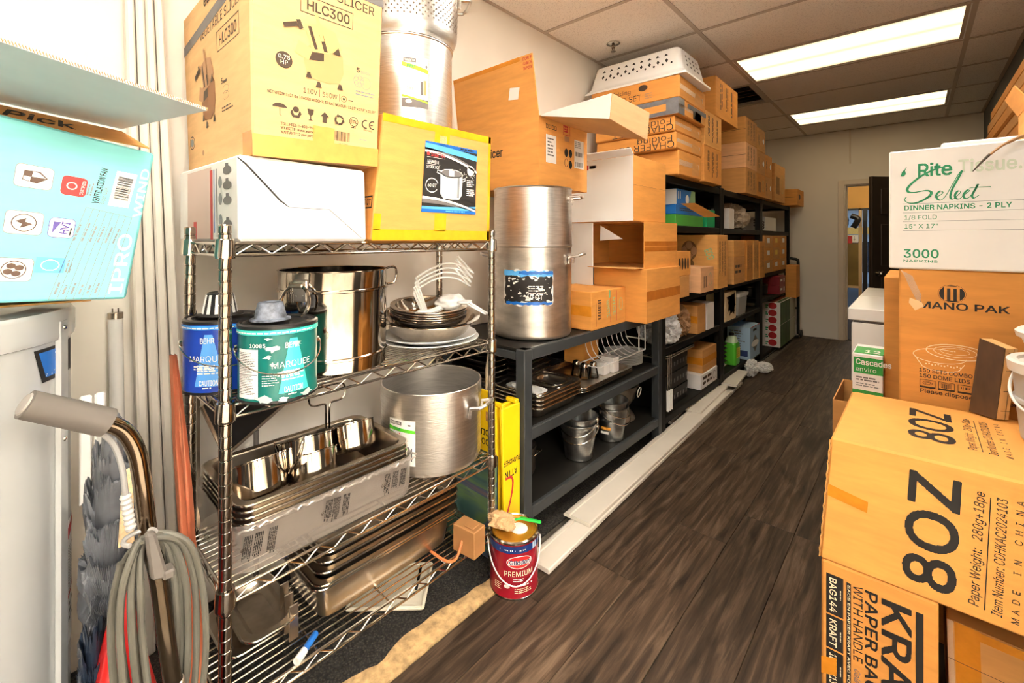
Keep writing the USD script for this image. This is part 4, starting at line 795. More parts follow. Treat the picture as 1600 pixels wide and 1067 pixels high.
part(wr2, 'gathered_edge', [tube([(x + .002 * math.sin(37 * s), y + .002 * math.cos(29 * s), z3 + .104 + .004 * math.sin(53 * s)) for s, (x, y) in enumerate([(PX + hx_ + .005, PY - hy_ + hy_ * 2 * i / 40) for i in range(41)])], .0028, 6), tube([(PX - hx_ + 2 * hx_ * i / 20, PY + hy_ + .005, z3 + .106 + .004 * math.sin(i * 5.1)) for i in range(21)], .003, 6)], clear)
q = Quad((PX + hx_ + .006, PY - hy_, z3 + .010), (PX + hx_ + .006, PY + hy_, z3 + .010), (PX + hx_ + .009, PY + hy_, z3 + .10), (PX + hx_ + .009, PY - hy_, z3 + .10))
p = Print(wr2, q, 'warning_print')
for i, u in enumerate((.030, .052, .082, .215, .236, .262, .385, .410, .436)): p.lines(u, .082 - .002 * (i % 3), .060, 5, .0038, ink, .0022, i, -98)
for u in (.012, .192, .362): p.ring(u, .055, .005, .004, .0009, ink_b).lines(u - .004, .054, .008, 1, .002, ink_b, .0014)
p.done()
zi = z3 + .056 + .006     # floor of the topmost pan
def smallpot(lab, cx, cy, cz, r, h, tilt, ring=None, long=None):
    t = T('steel_measure', lab, 'measuring pot', (cx, cy, cz)); b = lathe(potshell(r, h, .002, .002, .014, 40), (cx, cy, cz), 48)
    part(t, 'body', xf(b, tilt, about=(cx, cy, cz)), steel)
    if ring is not None:
        n = np.array([math.cos(ring), math.sin(ring), 0]); u = np.array([-n[1], n[0], 0]); o = np.array([cx, cy, cz + h * .75]) + n * r
        part(t, 'ring_handle', [tube([o + n * (.022 + .012 * math.sin(a)) + u * .017 * math.cos(a) + (0, 0, .035 + .036 * math.sin(a)) for a in np.linspace(0, 2 * math.pi, 25)[:-1]], .0026, 7, True), rod(o - n * .002 - (0, 0, .02), o + n * .016 + (0, 0, .01), .004)], steel)
    return t
smallpot('steel measuring pot at the near end of the topmost hotel pan', .430, .424, zi + .032, .070, .088, (.0, -.42, 0), math.radians(62))
smallpot('lower of the two nested steel measuring pots in the middle of the topmost pan', .455, .555, zi + .022, .066, .080, (-.05, -.40, 0), math.radians(-110))
smallpot('upper of the two nested steel measuring pots in the middle of the topmost pan', .428, .548, zi + .062, .070, .076, (-.05, -.40, 0))
smallpot('steel measuring pot at the far end of the topmost hotel pan', .395, .702, zi + .040, .070, .082, (-.05, -.38, 0))
ld = T('ladle', 'steel ladle with a T-shaped wire loop handle standing behind the measuring pots', 'ladle', (.30, .66, zi))
hz = zi + .005; lx, ly = .300, .665
lp = [(lx, ly - .006, hz + .08), (lx, ly - .006, hz + .155), (lx, ly - .012, hz + .168), (lx, ly - .040, hz + .170), (lx, ly - .056, hz + .180), (lx, ly - .058, hz + .205), (lx, ly - .045, hz + .222), (lx, ly, hz + .224), (lx, ly + .045, hz + .222), (lx, ly + .058, hz + .205), (lx, ly + .056, hz + .180), (lx, ly + .040, hz + .170), (lx, ly + .012, hz + .168), (lx, ly + .006, hz + .155), (lx, ly + .006, hz + .08)]
part(ld, 'handle', tube(smoothpath(lp, 5), .0032, 8), steel); part(ld, 'bowl', lathe([(0, 0), (.025, .006), (.034, .025), (.036, .08), (.034, .08), (.032, .026), (.024, .009), (0, .003)], (lx, ly, hz), 36), steel_d)
bt = T('baking_tray', 'black tray leaning on the wall behind the teal paint can', 'tray', (.1, .5, .42))
tq = [(.205, .350, .700), (.215, .405, .545), (.055, .655, .610), (.050, .600, .765)]
part(bt, 'panel', board(tq, .006), blackplastic); part(bt, 'rim', [rod(tq[1], tq[2], .006), rod(tq[0], tq[1], .005)], steel_d); part(bt, 'stand', [rod((.16, .505, .57), (.16, .505, .0), .008)], greyplastic)

c = (.427, .978, z3); R, H = .1715, .268
ap = T('stock_pot', 'open brushed aluminium stock pot with a riveted handle on the third shelf of the rack', 'pot', c)
part(ap, 'body', lathe([(0, 0), (R - .025, 0), (R - .007, .006), (R, .024), (R, H - .062), (R + .0015, H - .058), (R + .0015, H - .002), (R, H), (R - .004, H), (R - .0055, H - .004), (R - .006, .024), (R - .025, .006), (0, .006)], c, 80), alum)
for a in (20,):
    part(ap, 'handle', [loop_handle(c, R, math.radians(a), c[2] + H - .068, .085, .048, .0065)] + rivets(c, R + .003, math.radians(a), c[2] + H - .068, .085), alum)
part(ap, 'inner_rivet', rivets(c, -(R - .012), math.radians(38 + 180 - 180), c[2] + H - .045, .02, .012, .006), chrome_b)
potlabel(ap, Drum(c, R, math.radians(-90), H), .005, .045, .100, .140, 'TRAMONTINA', 'Pro Line', M('pot_green', (.10, .55, .02), rough=.5), False)

# ---------------------------------------------------------------- bottom shelf of the rack
z1 = SH[0] + .0004
names = ('deep steel pan carrying the pan stack on the bottom rack shelf', 'lowest of the four shallow pans stacked on the deep steel pan', 'second of the four shallow pans stacked on the deep steel pan', 'third of the four shallow pans stacked on the deep steel pan', 'topmost of the four shallow pans stacked on the deep steel pan')
pan(names[0], .415, .755, z1, .49, .285, .115, steel_d)
for k in range(4): pan(names[k + 1], .405 - .004 * k, .762 + .006 * k, z1 + .072 + .022 * k + (.006 if k else 0), .485, .290, .045, steel_d)
pan('flat steel tray at the back of the bottom rack shelf, in the shade', .400, .405, z1 + .002, .150, .20, .030, steel_d, name='tray')
pan('shallow dark tray under the near end of the rack', .415, .425, z1 + .040, .130, .23, .025, steel_d, name='tray')
ct = T('drip_tray', 'cream plastic tray with slotted vents under the deep steel pan', 'tray', (.60, .80, .045))
tq = np.array([(.375, .690, .006), (.545, .850, .006), (.415, .985, .006), (.245, .825, .006), (.375, .690, .018), (.545, .850, .018), (.415, .985, .018), (.245, .825, .018)])
part(ct, 'body', hexa(tq, .004), M('cream_plastic', (.80, .74, .60), rough=.4)); part(ct, 'rim', [rod(tq[4 + i], tq[4 + (i + 1) % 4], .006) for i in range(4)], MATS['cream_plastic'])
part(ct, 'vent_slot', [board([(.372 + .012 * i, .985 - .012 * i - .012, .0186), (.378 + .012 * i, .985 - .012 * i - .006, .0186), (.428 + .012 * i, .955 - .012 * i - .026, .0186), (.422 + .012 * i, .955 - .012 * i - .032, .0186)], .001) for i in range(5)], ink, False)
br = T('brush', 'small blue and white handled brush on the near edge of the bottom rack shelf', 'brush', (.54, .50, z1))
part(br, 'handle', rod((.548, .515, z1 + .008), (.575, .475, z1 + .008), .008, 12), ink_blue); part(br, 'head', rod((.575, .475, z1 + .008), (.592, .450, z1 + .009), .0095, 12), wplastic)
fk = T('serving_fork', 'grey flat spatula blades hanging beside the pan stack', 'spatula', (.5, .5, z1))
for i in range(3): part(fk, 'blade', bx(.455 + .03 * i, .459 + .03 * i, .462, .485, z1 + .002, z1 + .115 - .012 * i, .0015), steel_d)
wbk = T('wood_block', 'pine wood block jutting out beside the red paint can', 'wood block', (.60, .98, .2))
part(wbk, 'body', hexa(corners(.560, .652, .962, 1.018, z1 + .0005, z1 + .088, .12), .003), wood)
part(wbk, 'notch', hexa(corners(.600, .640, .972, 1.006, z1 + .0885, z1 + .093, .12), .002), wood)
oc = T('extension_cord', 'orange electric cord hanging off the bottom rack shelf', 'cord', (.58, .95, z1))
part(oc, 'cable', tube(smoothpath([(.52, .90, z1 + .006), (.60, .90, z1 + .012), (.606, .935, z1 + .004), (.602, .965, z1 + .045), (.592, .985, z1 + .055)]), .0042, 8), M('orange_rubber', (.60, .17, .05), rough=.5)); part(oc, 'plug', rod((.52, .90, z1 + .006), (.50, .89, z1 + .006), .008, 10), ink)
pt = T('painting', 'abstract green and blue painted panel standing behind the rack', 'painting', (.46, 1.2, 0))
usdkit.material(stage, '/World/Looks/abstract_paint', {'t': ('texture_coordinate', {}), 'm': ('mapping', {'scale': (1, 9, 3)}), 'n': ('noise_texture', {'scale': 2.2, 'detail': 5., 'distortion': 1.5}), 'r': ('rgb_ramp', {'ramp': [(.3, (.02, .06, .09)), (.45, (.06, .14, .12)), (.55, (.12, .22, .08)), (.62, (.05, .08, .16)), (.72, (.24, .12, .10))]}), 'p': ('principled_bsdf', {'roughness': .5})}, [('t.object', 'm.vector'), ('m.vector', 'n.vector'), ('n.fac', 'r.fac'), ('r.color', 'p.base_color')], surface='p.BSDF')
part(pt, 'canvas', bx(.30, .56, 1.150, 1.170, .003, .375, .002), '/World/Looks/abstract_paint'); part(pt, 'edge', bx(.2985, .5615, 1.168, 1.174, .003, .376, .001), blackplastic)

# red paint can on the floor
c = (.672, 1.058 + .078, .0005); r, h = .0825, .185
gl = paintcan('paint_can', 'dark red paint can standing on the floor with brown paper on its lid', c, r, h, redp, M('gold_lid', s2l((206, 148, 48)), rough=.3, metal=.6, var=.15), chrome)
v0 = view(c) + .08; dr = Drum(c, r, v0, h); p = Print(gl, dr, 'label_print')
p.rect(-.12, h - .034, .12, h - .012, M('navy_band', (.008, .03, .15), rough=.3), 1).lines(-.055, h - .026, .045, 1, .004, ink_w, .004, 2).lines(-.002, h - .027, .045, 1, .004, ink_w, .004, 3).rect(.060, h - .033, .078, h - .012, M('pale_blue_label', (.45, .60, .75), rough=.3), 2)
p.to('emblem').disc(.012, h - .062, .043, .0205, ink_w, 2, 40).disc(.012, h - .062, .040, .0180, M('bright_red_ink', (.62, .02, .02), rough=.4), 3, 40).poly([(-.026, h - .070), (.046, h - .070), (.050, h - .058), (-.024, h - .056)], ink_w, 4).text('Glidden', -.022, h - .068, .0135, M('navy_ink', (.01, .02, .10), rough=.4), True, w=.068, lay=5)
p.to('lettering', 2).text('PREMIUM', -.040, h - .107, .0165, ink_wc, False, w=.098).lines(-.01, h - .118, .035, 2, .006, ink_w, .003, 2).lines(.005, .045, .05, 1, .007, ink_w, .004, 3).lines(-.005, .036, .06, 3, .006, ink_wc, .0025, 4).disc(-.030, .045, .010, .006, ink_w).disc(.055, .048, .003, .003, ink_w).lines(-.075, .05, .028, 4, .006, ink_wc, .002, 6); p.done()
bail(gl, c, r, h - .028, v0, .100, .014, .0022, wplastic)
part(gl, 'lid_smear', [lathe([(0, h - .0035), (.030, h - .0035), (.030, h - .005)], (c[0] + .012, c[1] + .012, .0005), 20)], wplastic)
kp = solo('crumpled_paper', 'ball of crumpled brown paper on the lid of the red paint can', 'paper', blob((c[0] - .035, c[1] - .026, h + .020), (.050, .036, .022), .50, 2.6, 4, 8), kraftpaper, 20)
gk = T('scraper', 'bright green plastic knife sticking out of the brown paper', 'knife', (c[0], c[1] + .02, h))
part(gk, 'handle', hexa([(c[0] + .02 + a, c[1] + .035 + b, h + .012 + d) for d in (0, .007) for a, b in ((-.02, -.008), (.05, .022), (.045, .034), (-.024, .004))], .002), green_l)
part(gk, 'blade', rod((c[0] + .0, c[1] + .03, h + .016), (c[0] - .02, c[1] + .005, h + .010), .004), green_l)

# wet floor sign, upside down between the rack and the grey unit
ws = T('wet_floor_sign', 'bright yellow wet floor sign standing upside down between the rack and the grey shelving', 'sign', (.50, 1.25, 0))
for nm, s0, lean in (('panel', .566, -.006), ('panel', .530, -.002)):
    y0, y1 = (1.186, 1.276)
    b0, b1, t0, t1 = 1.200, 1.282, 1.186, 1.289
    c8 = [(s0 - .008, b0, .004), (s0 + .008, b0, .004), (s0 + .008, b1, .004), (s0 - .008, b1, .004), (s0 - .008 + lean, t0, .545), (s0 + .008 + lean, t0, .545), (s0 + .008 + lean, t1, .545), (s0 - .008 + lean, t1, .545)]
    pn = part(ws, nm, hexa(c8, .004), yplastic)
    if s0 > .55: front = c8
q = Quad(*[np.array(front[i]) for i in (1, 2, 6, 5)]); p = Print(ws, q, 'lettering')
W, H = q.W, q.H
p.text('PLANCHER', W * .97, H * .64, .018, ink, True, rot=180, w=W * .95).text('ATTN', W * .80, H * .565, .024, ink, True, rot=180, w=W * .72).text('WET', W * .92, H * .20, .024, ink, True, rot=180, w=W * .7).text('FLOOR', W * .95, H * .13, .020, ink, True, rot=180, w=W * .9)
p.to('warning_triangle').stroke(smoothpath([(W * .10, H * .52, 0), (W * .42, H * .515, 0), (W * .52, H * .47, 0), (W * .40, H * .38, 0), (W * .14, H * .28, 0)], 5)[:, :2], .009, ink_r, 2); p.done()
part(ws, 'foot', [bx(.515, .568, 1.190, 1.206, .545, .560, .003), bx(.515, .568, 1.262, 1.282, .545, .560, .003)], yplastic)
s2 = T('wet_floor_sign', 'second yellow floor sign just behind the right post of the rack, lettering half hidden', 'sign', (.42, 1.13, 0))
c8 = corners(.345, .535, 1.178, 1.184, .38, .60); part(s2, 'panel', hexa(corners(.40, .535, 1.1765, 1.1835, .003, .60), .002), yplastic)
p = Print(s2, Quad(*[corners(.40, .535, 1.1765, 1.1835, .003, .60)[i] for i in (0, 1, 5, 4)]), 'lettering'); p.text('CAUTION', .01, .43, .022, ink, True, w=.118).text('FLOOR', .04, .395, .022, ink, True, w=.09).rect(.095, .485, .125, .520, ink_tan2, 2); p.done()
sd = T('chafing_lid', 'clear curved plastic chafing lid standing behind the yellow sign', 'lid', (.4, 1.24, .56))
part(sd, 'rim', [tube(smoothpath([(.46, 1.215, .565), (.46, 1.215, .66), (.455, 1.23, .70), (.44, 1.25, .71), (.42, 1.262, .69), (.41, 1.266, .565)]), .006, 8)], M('smoky_plastic', (.35, .28, .20), rough=.15)); part(sd, 'panel', board([(.46, 1.216, .562), (.41, 1.266, .562), (.41, 1.266, .69), (.46, 1.216, .66)], .003), glass)

# loose white boards along the floor
def plankboard(lab, x0, y0, x1, y1, w, zb, t=.016):
    d = np.array([x1 - x0, y1 - y0]); L = np.hypot(*d); d /= L; n = np.array([d[1], -d[0]])
    prof = [(0, 0), (w, 0), (w, t - .003), (w - .004, t), (w * .32, t), (w * .29, t - .006), (w * .25, t - .0055), (w * .23, t - .001), (w * .12, t - .002), (w * .05, t * .7), (0, t * .45)]
    v = [(x0 + n[0] * a + d[0] * s, y0 + n[1] * a + d[1] * s, zb + b) for s in (0, L) for a, b in prof]; m = len(prof)
    f = [q for i in range(m) for q in ((i, (i + 1) % m, m + (i + 1) % m), (i, m + (i + 1) % m, m + i))]
    from shapely.geometry import Polygon
    _, cf = trimesh.creation.triangulate_polygon(Polygon(prof), engine='earcut'); f = np.array(f); f = np.vstack([f, cf[:, ::-1], cf + m])
    mm = trimesh.Trimesh(np.array(v), f, process=False); trimesh.repair.fix_normals(mm)
    return solo('baseboard_plank', lab, 'moulding board', (np.array(mm.vertices), np.array(mm.faces)), boardpaint, 30)
plankboard('long white moulding board on the floor, its near end closest to the red paint can', .640, 1.232, .555, 3.90, .105, .0045)
plankboard('long white moulding board lying on top of the near one', .604, 1.520, .550, 3.55, .125, .0215)
plankboard('white moulding board lying under the short board at the far end of the boards', .552, 2.95, .500, 4.10, .110, .0386)
plankboard('short white moulding board on top at the far end of the boards', .550, 3.60, .512, 4.05, .145, .0556)
plankboard('thin white moulding strip lying left of the boards under the black unit', .530, 2.75, .470, 3.35, .030, .0035)

# ================================================================ left corner: water heater, fan box, vacuum and bags
hc = (.40, -.178); HR = .26; HT = 1.034
wh = T('water_heater', 'pale grey cylindrical water heater at the left edge, a turquoise carton on its top', 'water heater', (hc[0], hc[1], 0))
part(wh, 'tank', lathe([(0, .003), (HR - .01, .003), (HR - .003, .02), (HR - .003, HT - .052), (0, HT - .052)], (*hc, 0), 96), heaterwhite)
part(wh, 'top_cap', lathe([(HR - .003, HT - .055), (HR + .002, HT - .053), (HR + .0035, HT - .045), (HR + .0035, HT - .008), (HR - .002, HT), (HR - .02, HT - .001), (HR - .05, HT + .002), (HR - .06, HT - .002), (0, HT - .002)], (*hc, 0), 96), heaterwhite)
a_ = math.radians(66)
part(wh, 'seam_strip', [bx(-.012, .012, -.001, .006, .02, HT - .055, .001)][0] if False else hexa([(hc[0] + HR * math.cos(a) + d * math.cos(a_), hc[1] + HR * math.sin(a) + d * math.sin(a_), z) for z in (.02, HT - .02) for a, d in ((a_ + .05, -.003), (a_ - .05, -.003), (a_ - .05, .006), (a_ + .05, .006))], .001), heaterwhite)
part(wh, 'screw', [lathe([(0, .004), (.004, .003), (.005, 0)], (hc[0] + (HR + .005) * math.cos(a_), hc[1] + (HR + .005) * math.sin(a_), z), 10, axis=(math.cos(a_), math.sin(a_), 0)) for z in (HT - .032, HT - .24)], chrome_b)
part(wh, 'vent_collar', lathe([(.07, HT - .002), (.07, HT + .012), (.03, HT + .012), (.03, HT - .002)], (hc[0] + .05, hc[1] + .02, 0), 24), steel_d)
part(wh, 'draft_hood_leg', [lathe([(0, HT - .002), (.012, HT - .002), (.012, HT + .014), (0, HT + .014)], (hc[0] + x, hc[1] + y, 0), 12) for x, y in ((.15, .12), (.15, -.10), (-.1, .1))], chrome)
dr = Drum((*hc, 0), HR - .003, math.radians(8), HT); p = Print(wh, dr, 'blue_label')
th0 = HR * math.radians(44); p.poly([(th0 + .014, .912), (th0 + .125, .912), (th0 + .125, .972), (th0 - .004, .972)], ink, 1).poly([(th0 + .022, .920), (th0 + .095, .920), (th0 + .095, .966), (th0 + .006, .966)], ink_blue, 2)
p.to('label_print', 3)
r_ = random.Random(2)
for i in range(16): p.disc(th0 + .02 + .07 * r_.random(), .922 + .042 * r_.random(), .0012, .0012, ink_w, 3, 6)
p.to('warning_label', 1); w0 = HR * math.radians(62)
p.rect(w0, .38, w0 + .075, .62, paper, 1).poly([(w0, .575), (w0 + .075, .605), (w0 + .075, .622), (w0, .60)], ink_r, 2).poly([(w0, .462), (w0 + .075, .485), (w0 + .075, .492), (w0, .470)], ink_r, 2)
p.to('lettering', 2).lines(w0 + .006, .565, .065, 18, .0052, ink_grey, .002, 5).lines(w0 + .006, .45, .06, 3, .014, ink_grey, .007, 6); p.done()

# turquoise fan carton on the heater, lid flap raised toward the viewer
F = np.array([(.58, -.112, HT + .033), (.58, .142, HT + .019), (.580, .185, 1.333), (.58, -.083, 1.381)]); B = F - (.285, 0, 0)
fb = T('ventilation_fan_box', 'turquoise ventilation fan carton tilted on top of the water heater, lid open', 'box', (.44, .0, HT + .012))
part(fb, 'body', hexa([B[0], F[0], F[1], B[1], B[3], F[3], F[2], B[2]], .004), turq)
part(fb, 'lid_flap', board([(.50, -.070, 1.412), (.85, -.045, 1.417), (.85, .206, 1.372), (.50, .146, 1.389)], .005), flapgrey)
part(fb, 'flap_edge', tube([np.array((.852, -.045, 1.417)) + (np.array((.852, .206, 1.372)) - np.array((.852, -.045, 1.417))) * i / 170 + (0, 0, .0022 * (-1) ** i) for i in range(171)], .0009, 4), card_in, label='corrugated cut edge of the lid')
part(fb, 'end_flap', board([(.5, -.073, 1.405), (.56, -.073, 1.372), (.56, .180, 1.345), (.5, .146, 1.381)], .003), card_d)
part(fb, 'support', bx(.33, .52, -.06, .10, HT + .0135, HT + .017, .001), card_d)
q = Quad(*F); W, H = q.W, q.H; p = Print(fb, q, 'lettering'); turq_ink = M('teal_ink', (.03, .24, .27), rough=.5)
p.text('VENTILATION FAN', W * .755, H * .60, .0085, ink, True, rot=86, w=.068).text('Super Quiet', W * .783, H * .60, .006, ink_line, rot=86, w=.034)
p.text('IPRO', W * .968, H * .03, .019, turq_pale, True, rot=90, w=H * .40).text('WIND', W * .992, H * .54, .012, turq_pale, True, rot=90, w=H * .34)
p.to('barcode_label').poly([(W * .805, H * .60), (W * .915, H * .60), (W * .930, H * .83), (W * .820, H * .83)], paper, 1).bars(W * .905, H * .645, H * .15, .021, ink, 18, rot=87, seed=3)
def rr(p, u, v, w, h, mat, lay, ou=None):
    r = .006; pts = [(u + cx * (w / 2 - r) + r * math.cos(a + b), v + cy * (h / 2 - r) + r * math.sin(a + b)) for cx, cy, b in ((1, 1, 0), (-1, 1, math.pi / 2), (-1, -1, math.pi), (1, -1, 3 * math.pi / 2)) for a in np.linspace(0, math.pi / 2, 4)]
    p.poly(pts, mat, lay)
    if ou: p.stroke(pts, .0008, ou, lay + 1, closed=True)
br_ink = M('icon_brown', (.10, .055, .035), rough=.6)
p.to('icons')
for k, v in enumerate((.70, .44, .18)):
    u = W * (.44 - .01 * k); p.to(('shield_icon', 'bolt_icon', 'fan_icon')[k]); rr(p, u, H * v, .044, .038, paper, 1, ink_line)
    if k == 0: p.poly([(u - .012, H * v + .009), (u + .006, H * v + .010), (u + .016, H * v), (u + .004, H * v - .010), (u - .013, H * v - .007)], br_ink, 3).poly([(u - .003, H * v), (u + .014, H * v), (u + .005, H * v + .008), (u - .002, H * v + .009)], paper, 4).poly([(u - .012, H * v - .006), (u - .004, H * v - .008), (u - .004, H * v - .0005), (u - .012, H * v)], paper, 4)
    elif k == 1: p.ring(u, H * v, .014, .014, .0012, br_ink, 3).poly([(u - .010, H * v + .002), (u + .002, H * v + .008), (u + .001, H * v + .002), (u + .010, H * v - .001), (u - .004, H * v - .009), (u - .002, H * v - .002)], br_ink, 4)
    else:
        p.ring(u, H * v, .014, .014, .0012, br_ink, 3)
        for i in range(4): a = i * 1.57 + .5; p.disc(u + .007 * math.cos(a), H * v + .007 * math.sin(a), .0055, .0045, br_ink, 4, 12)
u = W * .625; p.to('certified_badge'); rr(p, u, H * .685, .032, .034, ink_r, 1); p.ring(u - .003, H * .685, .006, .006, .002, ink_w, 3).text('CERTIFIED', u + .012, H * .685 - .014, .004, ink_w, True, rot=86, w=.026, lay=3).lines(u + .019, H * .685 - .012, .026, 2, .004, ink_line, .002, 3, 86)
p.to('listing_badge'); rr(p, u - .006, H * .43, .032, .034, paper, 1, ink_pur); p.text('HVI', u + .002, H * .43 - .011, .010, ink_pur, True, rot=86, w=.022, lay=3).poly([(u - .017, H * .43 - .010), (u - .008, H * .43 + .010), (u - .017, H * .43 + .010)], ink_pur, 3).lines(u + .006, H * .43 - .012, .02, 1, .003, ink_pur, .002, 3, 86)
p.to('energy_badge').rect(u - .030, H * .21 - .013, u + .006, H * .21 + .013, ink_sky, 1).ring(u - .012, H * .21, .011, .009, .0015, ink_w, 2).lines(u + .010, H * .21 - .012, .024, 2, .004, ink_line, .002, 6, 86)
p.to('specification_table'); A, Bq, C_, D_ = (W * .60, H * .01), (W * .88, H * .005), (W * .945, H * .54), (W * .70, H * .57)
for i in range(8): t = i / 7; p.stroke([(A[0] + (Bq[0] - A[0]) * t, A[1] + (Bq[1] - A[1]) * t), (D_[0] + (C_[0] - D_[0]) * t, D_[1] + (C_[1] - D_[1]) * t)], .0007, ink_line, 1)
p.stroke([A, Bq], .0008, ink_line, 1).stroke([D_, C_], .0008, ink_line, 1)
for i in range(6): t = (i + .65) / 7; p.lines(A[0] + (Bq[0] - A[0]) * t + .001, H * .04, .022, 1, .004, ink_line, .0028, i, 80).lines(A[0] + (Bq[0] - A[0]) * t + .0125, H * .36, .040, 1, .004, ink_line, .0024, i + 9, 80)
p.done()
p = Print(fb, Quad((.5607, -.073, 1.3735), (.5607, .180, 1.3465), (.5022, .146, 1.3825), (.5022, -.073, 1.4065)), 'lettering'); p.text('Pick', .055, .016, .034, ink, True, w=.09, slant=.3); p.done()

# mouldings, tube lamp and panel against the left wall
for k in range(4):
    y0, y1 = .345 - .030 * k, .262 - .019 * k
    t = T('moulding_strip', ('rightmost', 'second from right', 'second from left', 'leftmost')[k] + ' of the tall white moulding strips leaning on the left wall', 'moulding', (.09, y0, 0))
    part(t, 'face', hexa([(.050, y0 - .012, .004), (.108 - .006 * (k % 2), y0 - .013, .004), (.108 - .006 * (k % 2), y0 + .013, .004), (.050, y0 + .012, .004), (.002, y1 - .008, 2.36), (.062 - .006 * (k % 2), y1 - .0088, 2.36), (.062 - .006 * (k % 2), y1 + .0088, 2.36), (.002, y1 + .008, 2.36)], .005), boardpaint)
ft = T('fluorescent_tube', 'old fluorescent tube standing against the left wall behind the vacuum', 'tube lamp', (.045, .19, 0))
part(ft, 'glass_tube', rod((.045, .200, .012), (.035, .190, .945), .016, 18), M('tube_glass_white', (.72, .71, .68), rough=.15)); part(ft, 'end_cap', [rod((.035, .190, .945), (.0348, .1898, .962), .0168, 18), rod((.045, .2, .002), (.045, .2, .012), .0168, 18)], steel_d); part(ft, 'pin', [rod((.0348, .1898 + s, .962), (.0348, .1898 + s, .974), .0018) for s in (-.006, .006)], chrome)
pk = T('putty_knife', 'black handled tool standing between the mouldings and the rack', 'tool', (.12, .36, 0)); part(pk, 'blade', bx(.10, .103, .362, .372, .0, .93, .001), steel_d); part(pk, 'handle', tube(smoothpath([(.102, .367, .88), (.102, .355, .95), (.102, .340, 1.0)]), [.006] * 6 + [.008] * 6 + [.005], 10), blackplastic)
pn = T('bevelled_panel', 'white plastic panel with slanted lower corner beside the water heater', 'panel', (.46, .10, .62))
part(pn, 'panel', [hexa([(.475, .086, .645), (.485, .086, .645), (.485, .104, .665), (.475, .104, .665), (.475, .086, .86), (.485, .086, .86), (.485, .104, .86), (.475, .104, .86)], .003), hexa([(.472, .108, .668), (.482, .108, .668), (.482, .124, .682), (.472, .124, .682), (.472, .108, .86), (.482, .108, .86), (.482, .124, .86), (.472, .124, .86)], .003)], wplastic)
part(pn, 'bracket', [bx(.476, .481, .086, .124, .70, .71), bx(.476, .481, .097, .113, .002, .70)], greyplastic)

# terracotta paper hanging behind the near rack post
ys = np.linspace(0, 1, 30); v = []; f = []
for i, t in enumerate(ys):
    z = .90 - t * .895; yc = .246 + .026 * t; wd = .006 + .017 * t ** .8; 
    for j in range(9):
        s = j / 8 - .5; v.append((.42 + .135 * t + .010 * math.sin(9 * t + 8 * s) * t + .012 * math.sin(14 * s + 3 * t), yc + wd * 2 * s + .006 * (meshkit.noise(np.array([t * 9., s * 3, .3]), 3) - .5), z))
    if i: f += [q for j in range(8) for q in ((9 * (i - 1) + j, 9 * i + j, 9 * i + j + 1), (9 * (i - 1) + j, 9 * i + j + 1, 9 * (i - 1) + j + 1))]
v = np.array(v); v2 = v - (.0022, 0, 0); m = len(v); f = np.array(f)
solo('paper_roll', 'terracotta paper sheet hanging down behind the near left post of the rack', 'paper', (np.vstack([v, v2]), np.vstack([f, f[:, ::-1] + m])), terra)

# vacuum cleaner: handle, hook, cord, foot
vc = T('vacuum_cleaner', 'upright vacuum cleaner with a grey grip, chrome tube handle and coiled grey cord', 'vacuum cleaner', (.76, .16, 0))
gp = np.array([(.765, .012, .935), (.758, .055, .908), (.752, .098, .880)])
part(vc, 'grip', tube(np.vstack([gp[0] - (gp[1] - gp[0]) * .02, gp]), [.0165, .0195, .0205, .0212], 24), greyplastic)
part(vc, 'grip_end', lathe([(0, .004), (.014, .003), (.0165, 0)], gp[0], 24, axis=(.007, -.043, .027)), M('grip_cap', (.30, .28, .26), rough=.6))
hp = smoothpath([(.752, .094, .882), (.748, .118, .860), (.746, .134, .820), (.745, .142, .760), (.744, .150, .67), (.756, .160, .61), (.786, .168, .50), (.792, .182, .36), (.780, .195, .20)])
part(vc, 'handle_tube', tube(hp[:25], .0125, 20), M('smoked_chrome', (.26, .20, .14), rough=.08, metal=1.)); part(vc, 'lower_tube', tube(hp[24:], .0122, 20), M('dark_chrome', (.06, .045, .03), rough=.12, metal=.8))
part(vc, 'inner_cord', tube(smoothpath([(.752, .090, .868), (.75, .106, .842), (.752, .116, .80), (.754, .120, .75), (.755, .124, .70)]), .0042, 10), M('pale_grey_rubber', (.27, .27, .27), rough=.45))
part(vc, 'spring_sleeve', [tube([(.754, .119 + .0005 * i, .76 - .0042 * i) for i in range(15)], [.0078 if i % 2 else .0062 for i in range(15)], 12)], M('beaded_plastic', (.45, .45, .44), rough=.3))
part(vc, 'cord_hook', [hexa([(.772, .146, .625), (.794, .146, .625), (.794, .168, .620), (.772, .168, .620), (.772, .138, .700), (.788, .138, .700), (.788, .152, .698), (.772, .152, .698)], .004), bx(.770, .796, .160, .176, .618, .632, .003)], greyplastic)
pts = []; r_ = random.Random(11)
for k in range(6):
    wl_, wr__ = .018 + .0080 * k + r_.uniform(-.003, .003), .026 + .0100 * k + r_.uniform(-.004, .004); hh = .30 + .020 * k + r_.uniform(-.03, .02); x0 = .738 + .0030 * k if k % 2 else .752 + .003 * k
    for t in np.linspace(0, 2 * math.pi, 12, endpoint=False):
        s = math.sin(t); w_ = wr__ if s > 0 else wl_; dn = (1 - math.cos(t)) / 2
        pts.append((x0 + .012 * s * (1 if k % 2 else -1) + .004 * math.sin(5 * t + k), .147 + w_ * (abs(s) ** .7) * (1 if s > 0 else -1) * (1 - .25 * dn) + .016 * dn, .676 - .0005 * k + .010 * (k % 3) / 3 - hh * dn))
part(vc, 'cord', tube(smoothpath(pts, 5), .0052, 9), cordgrey)
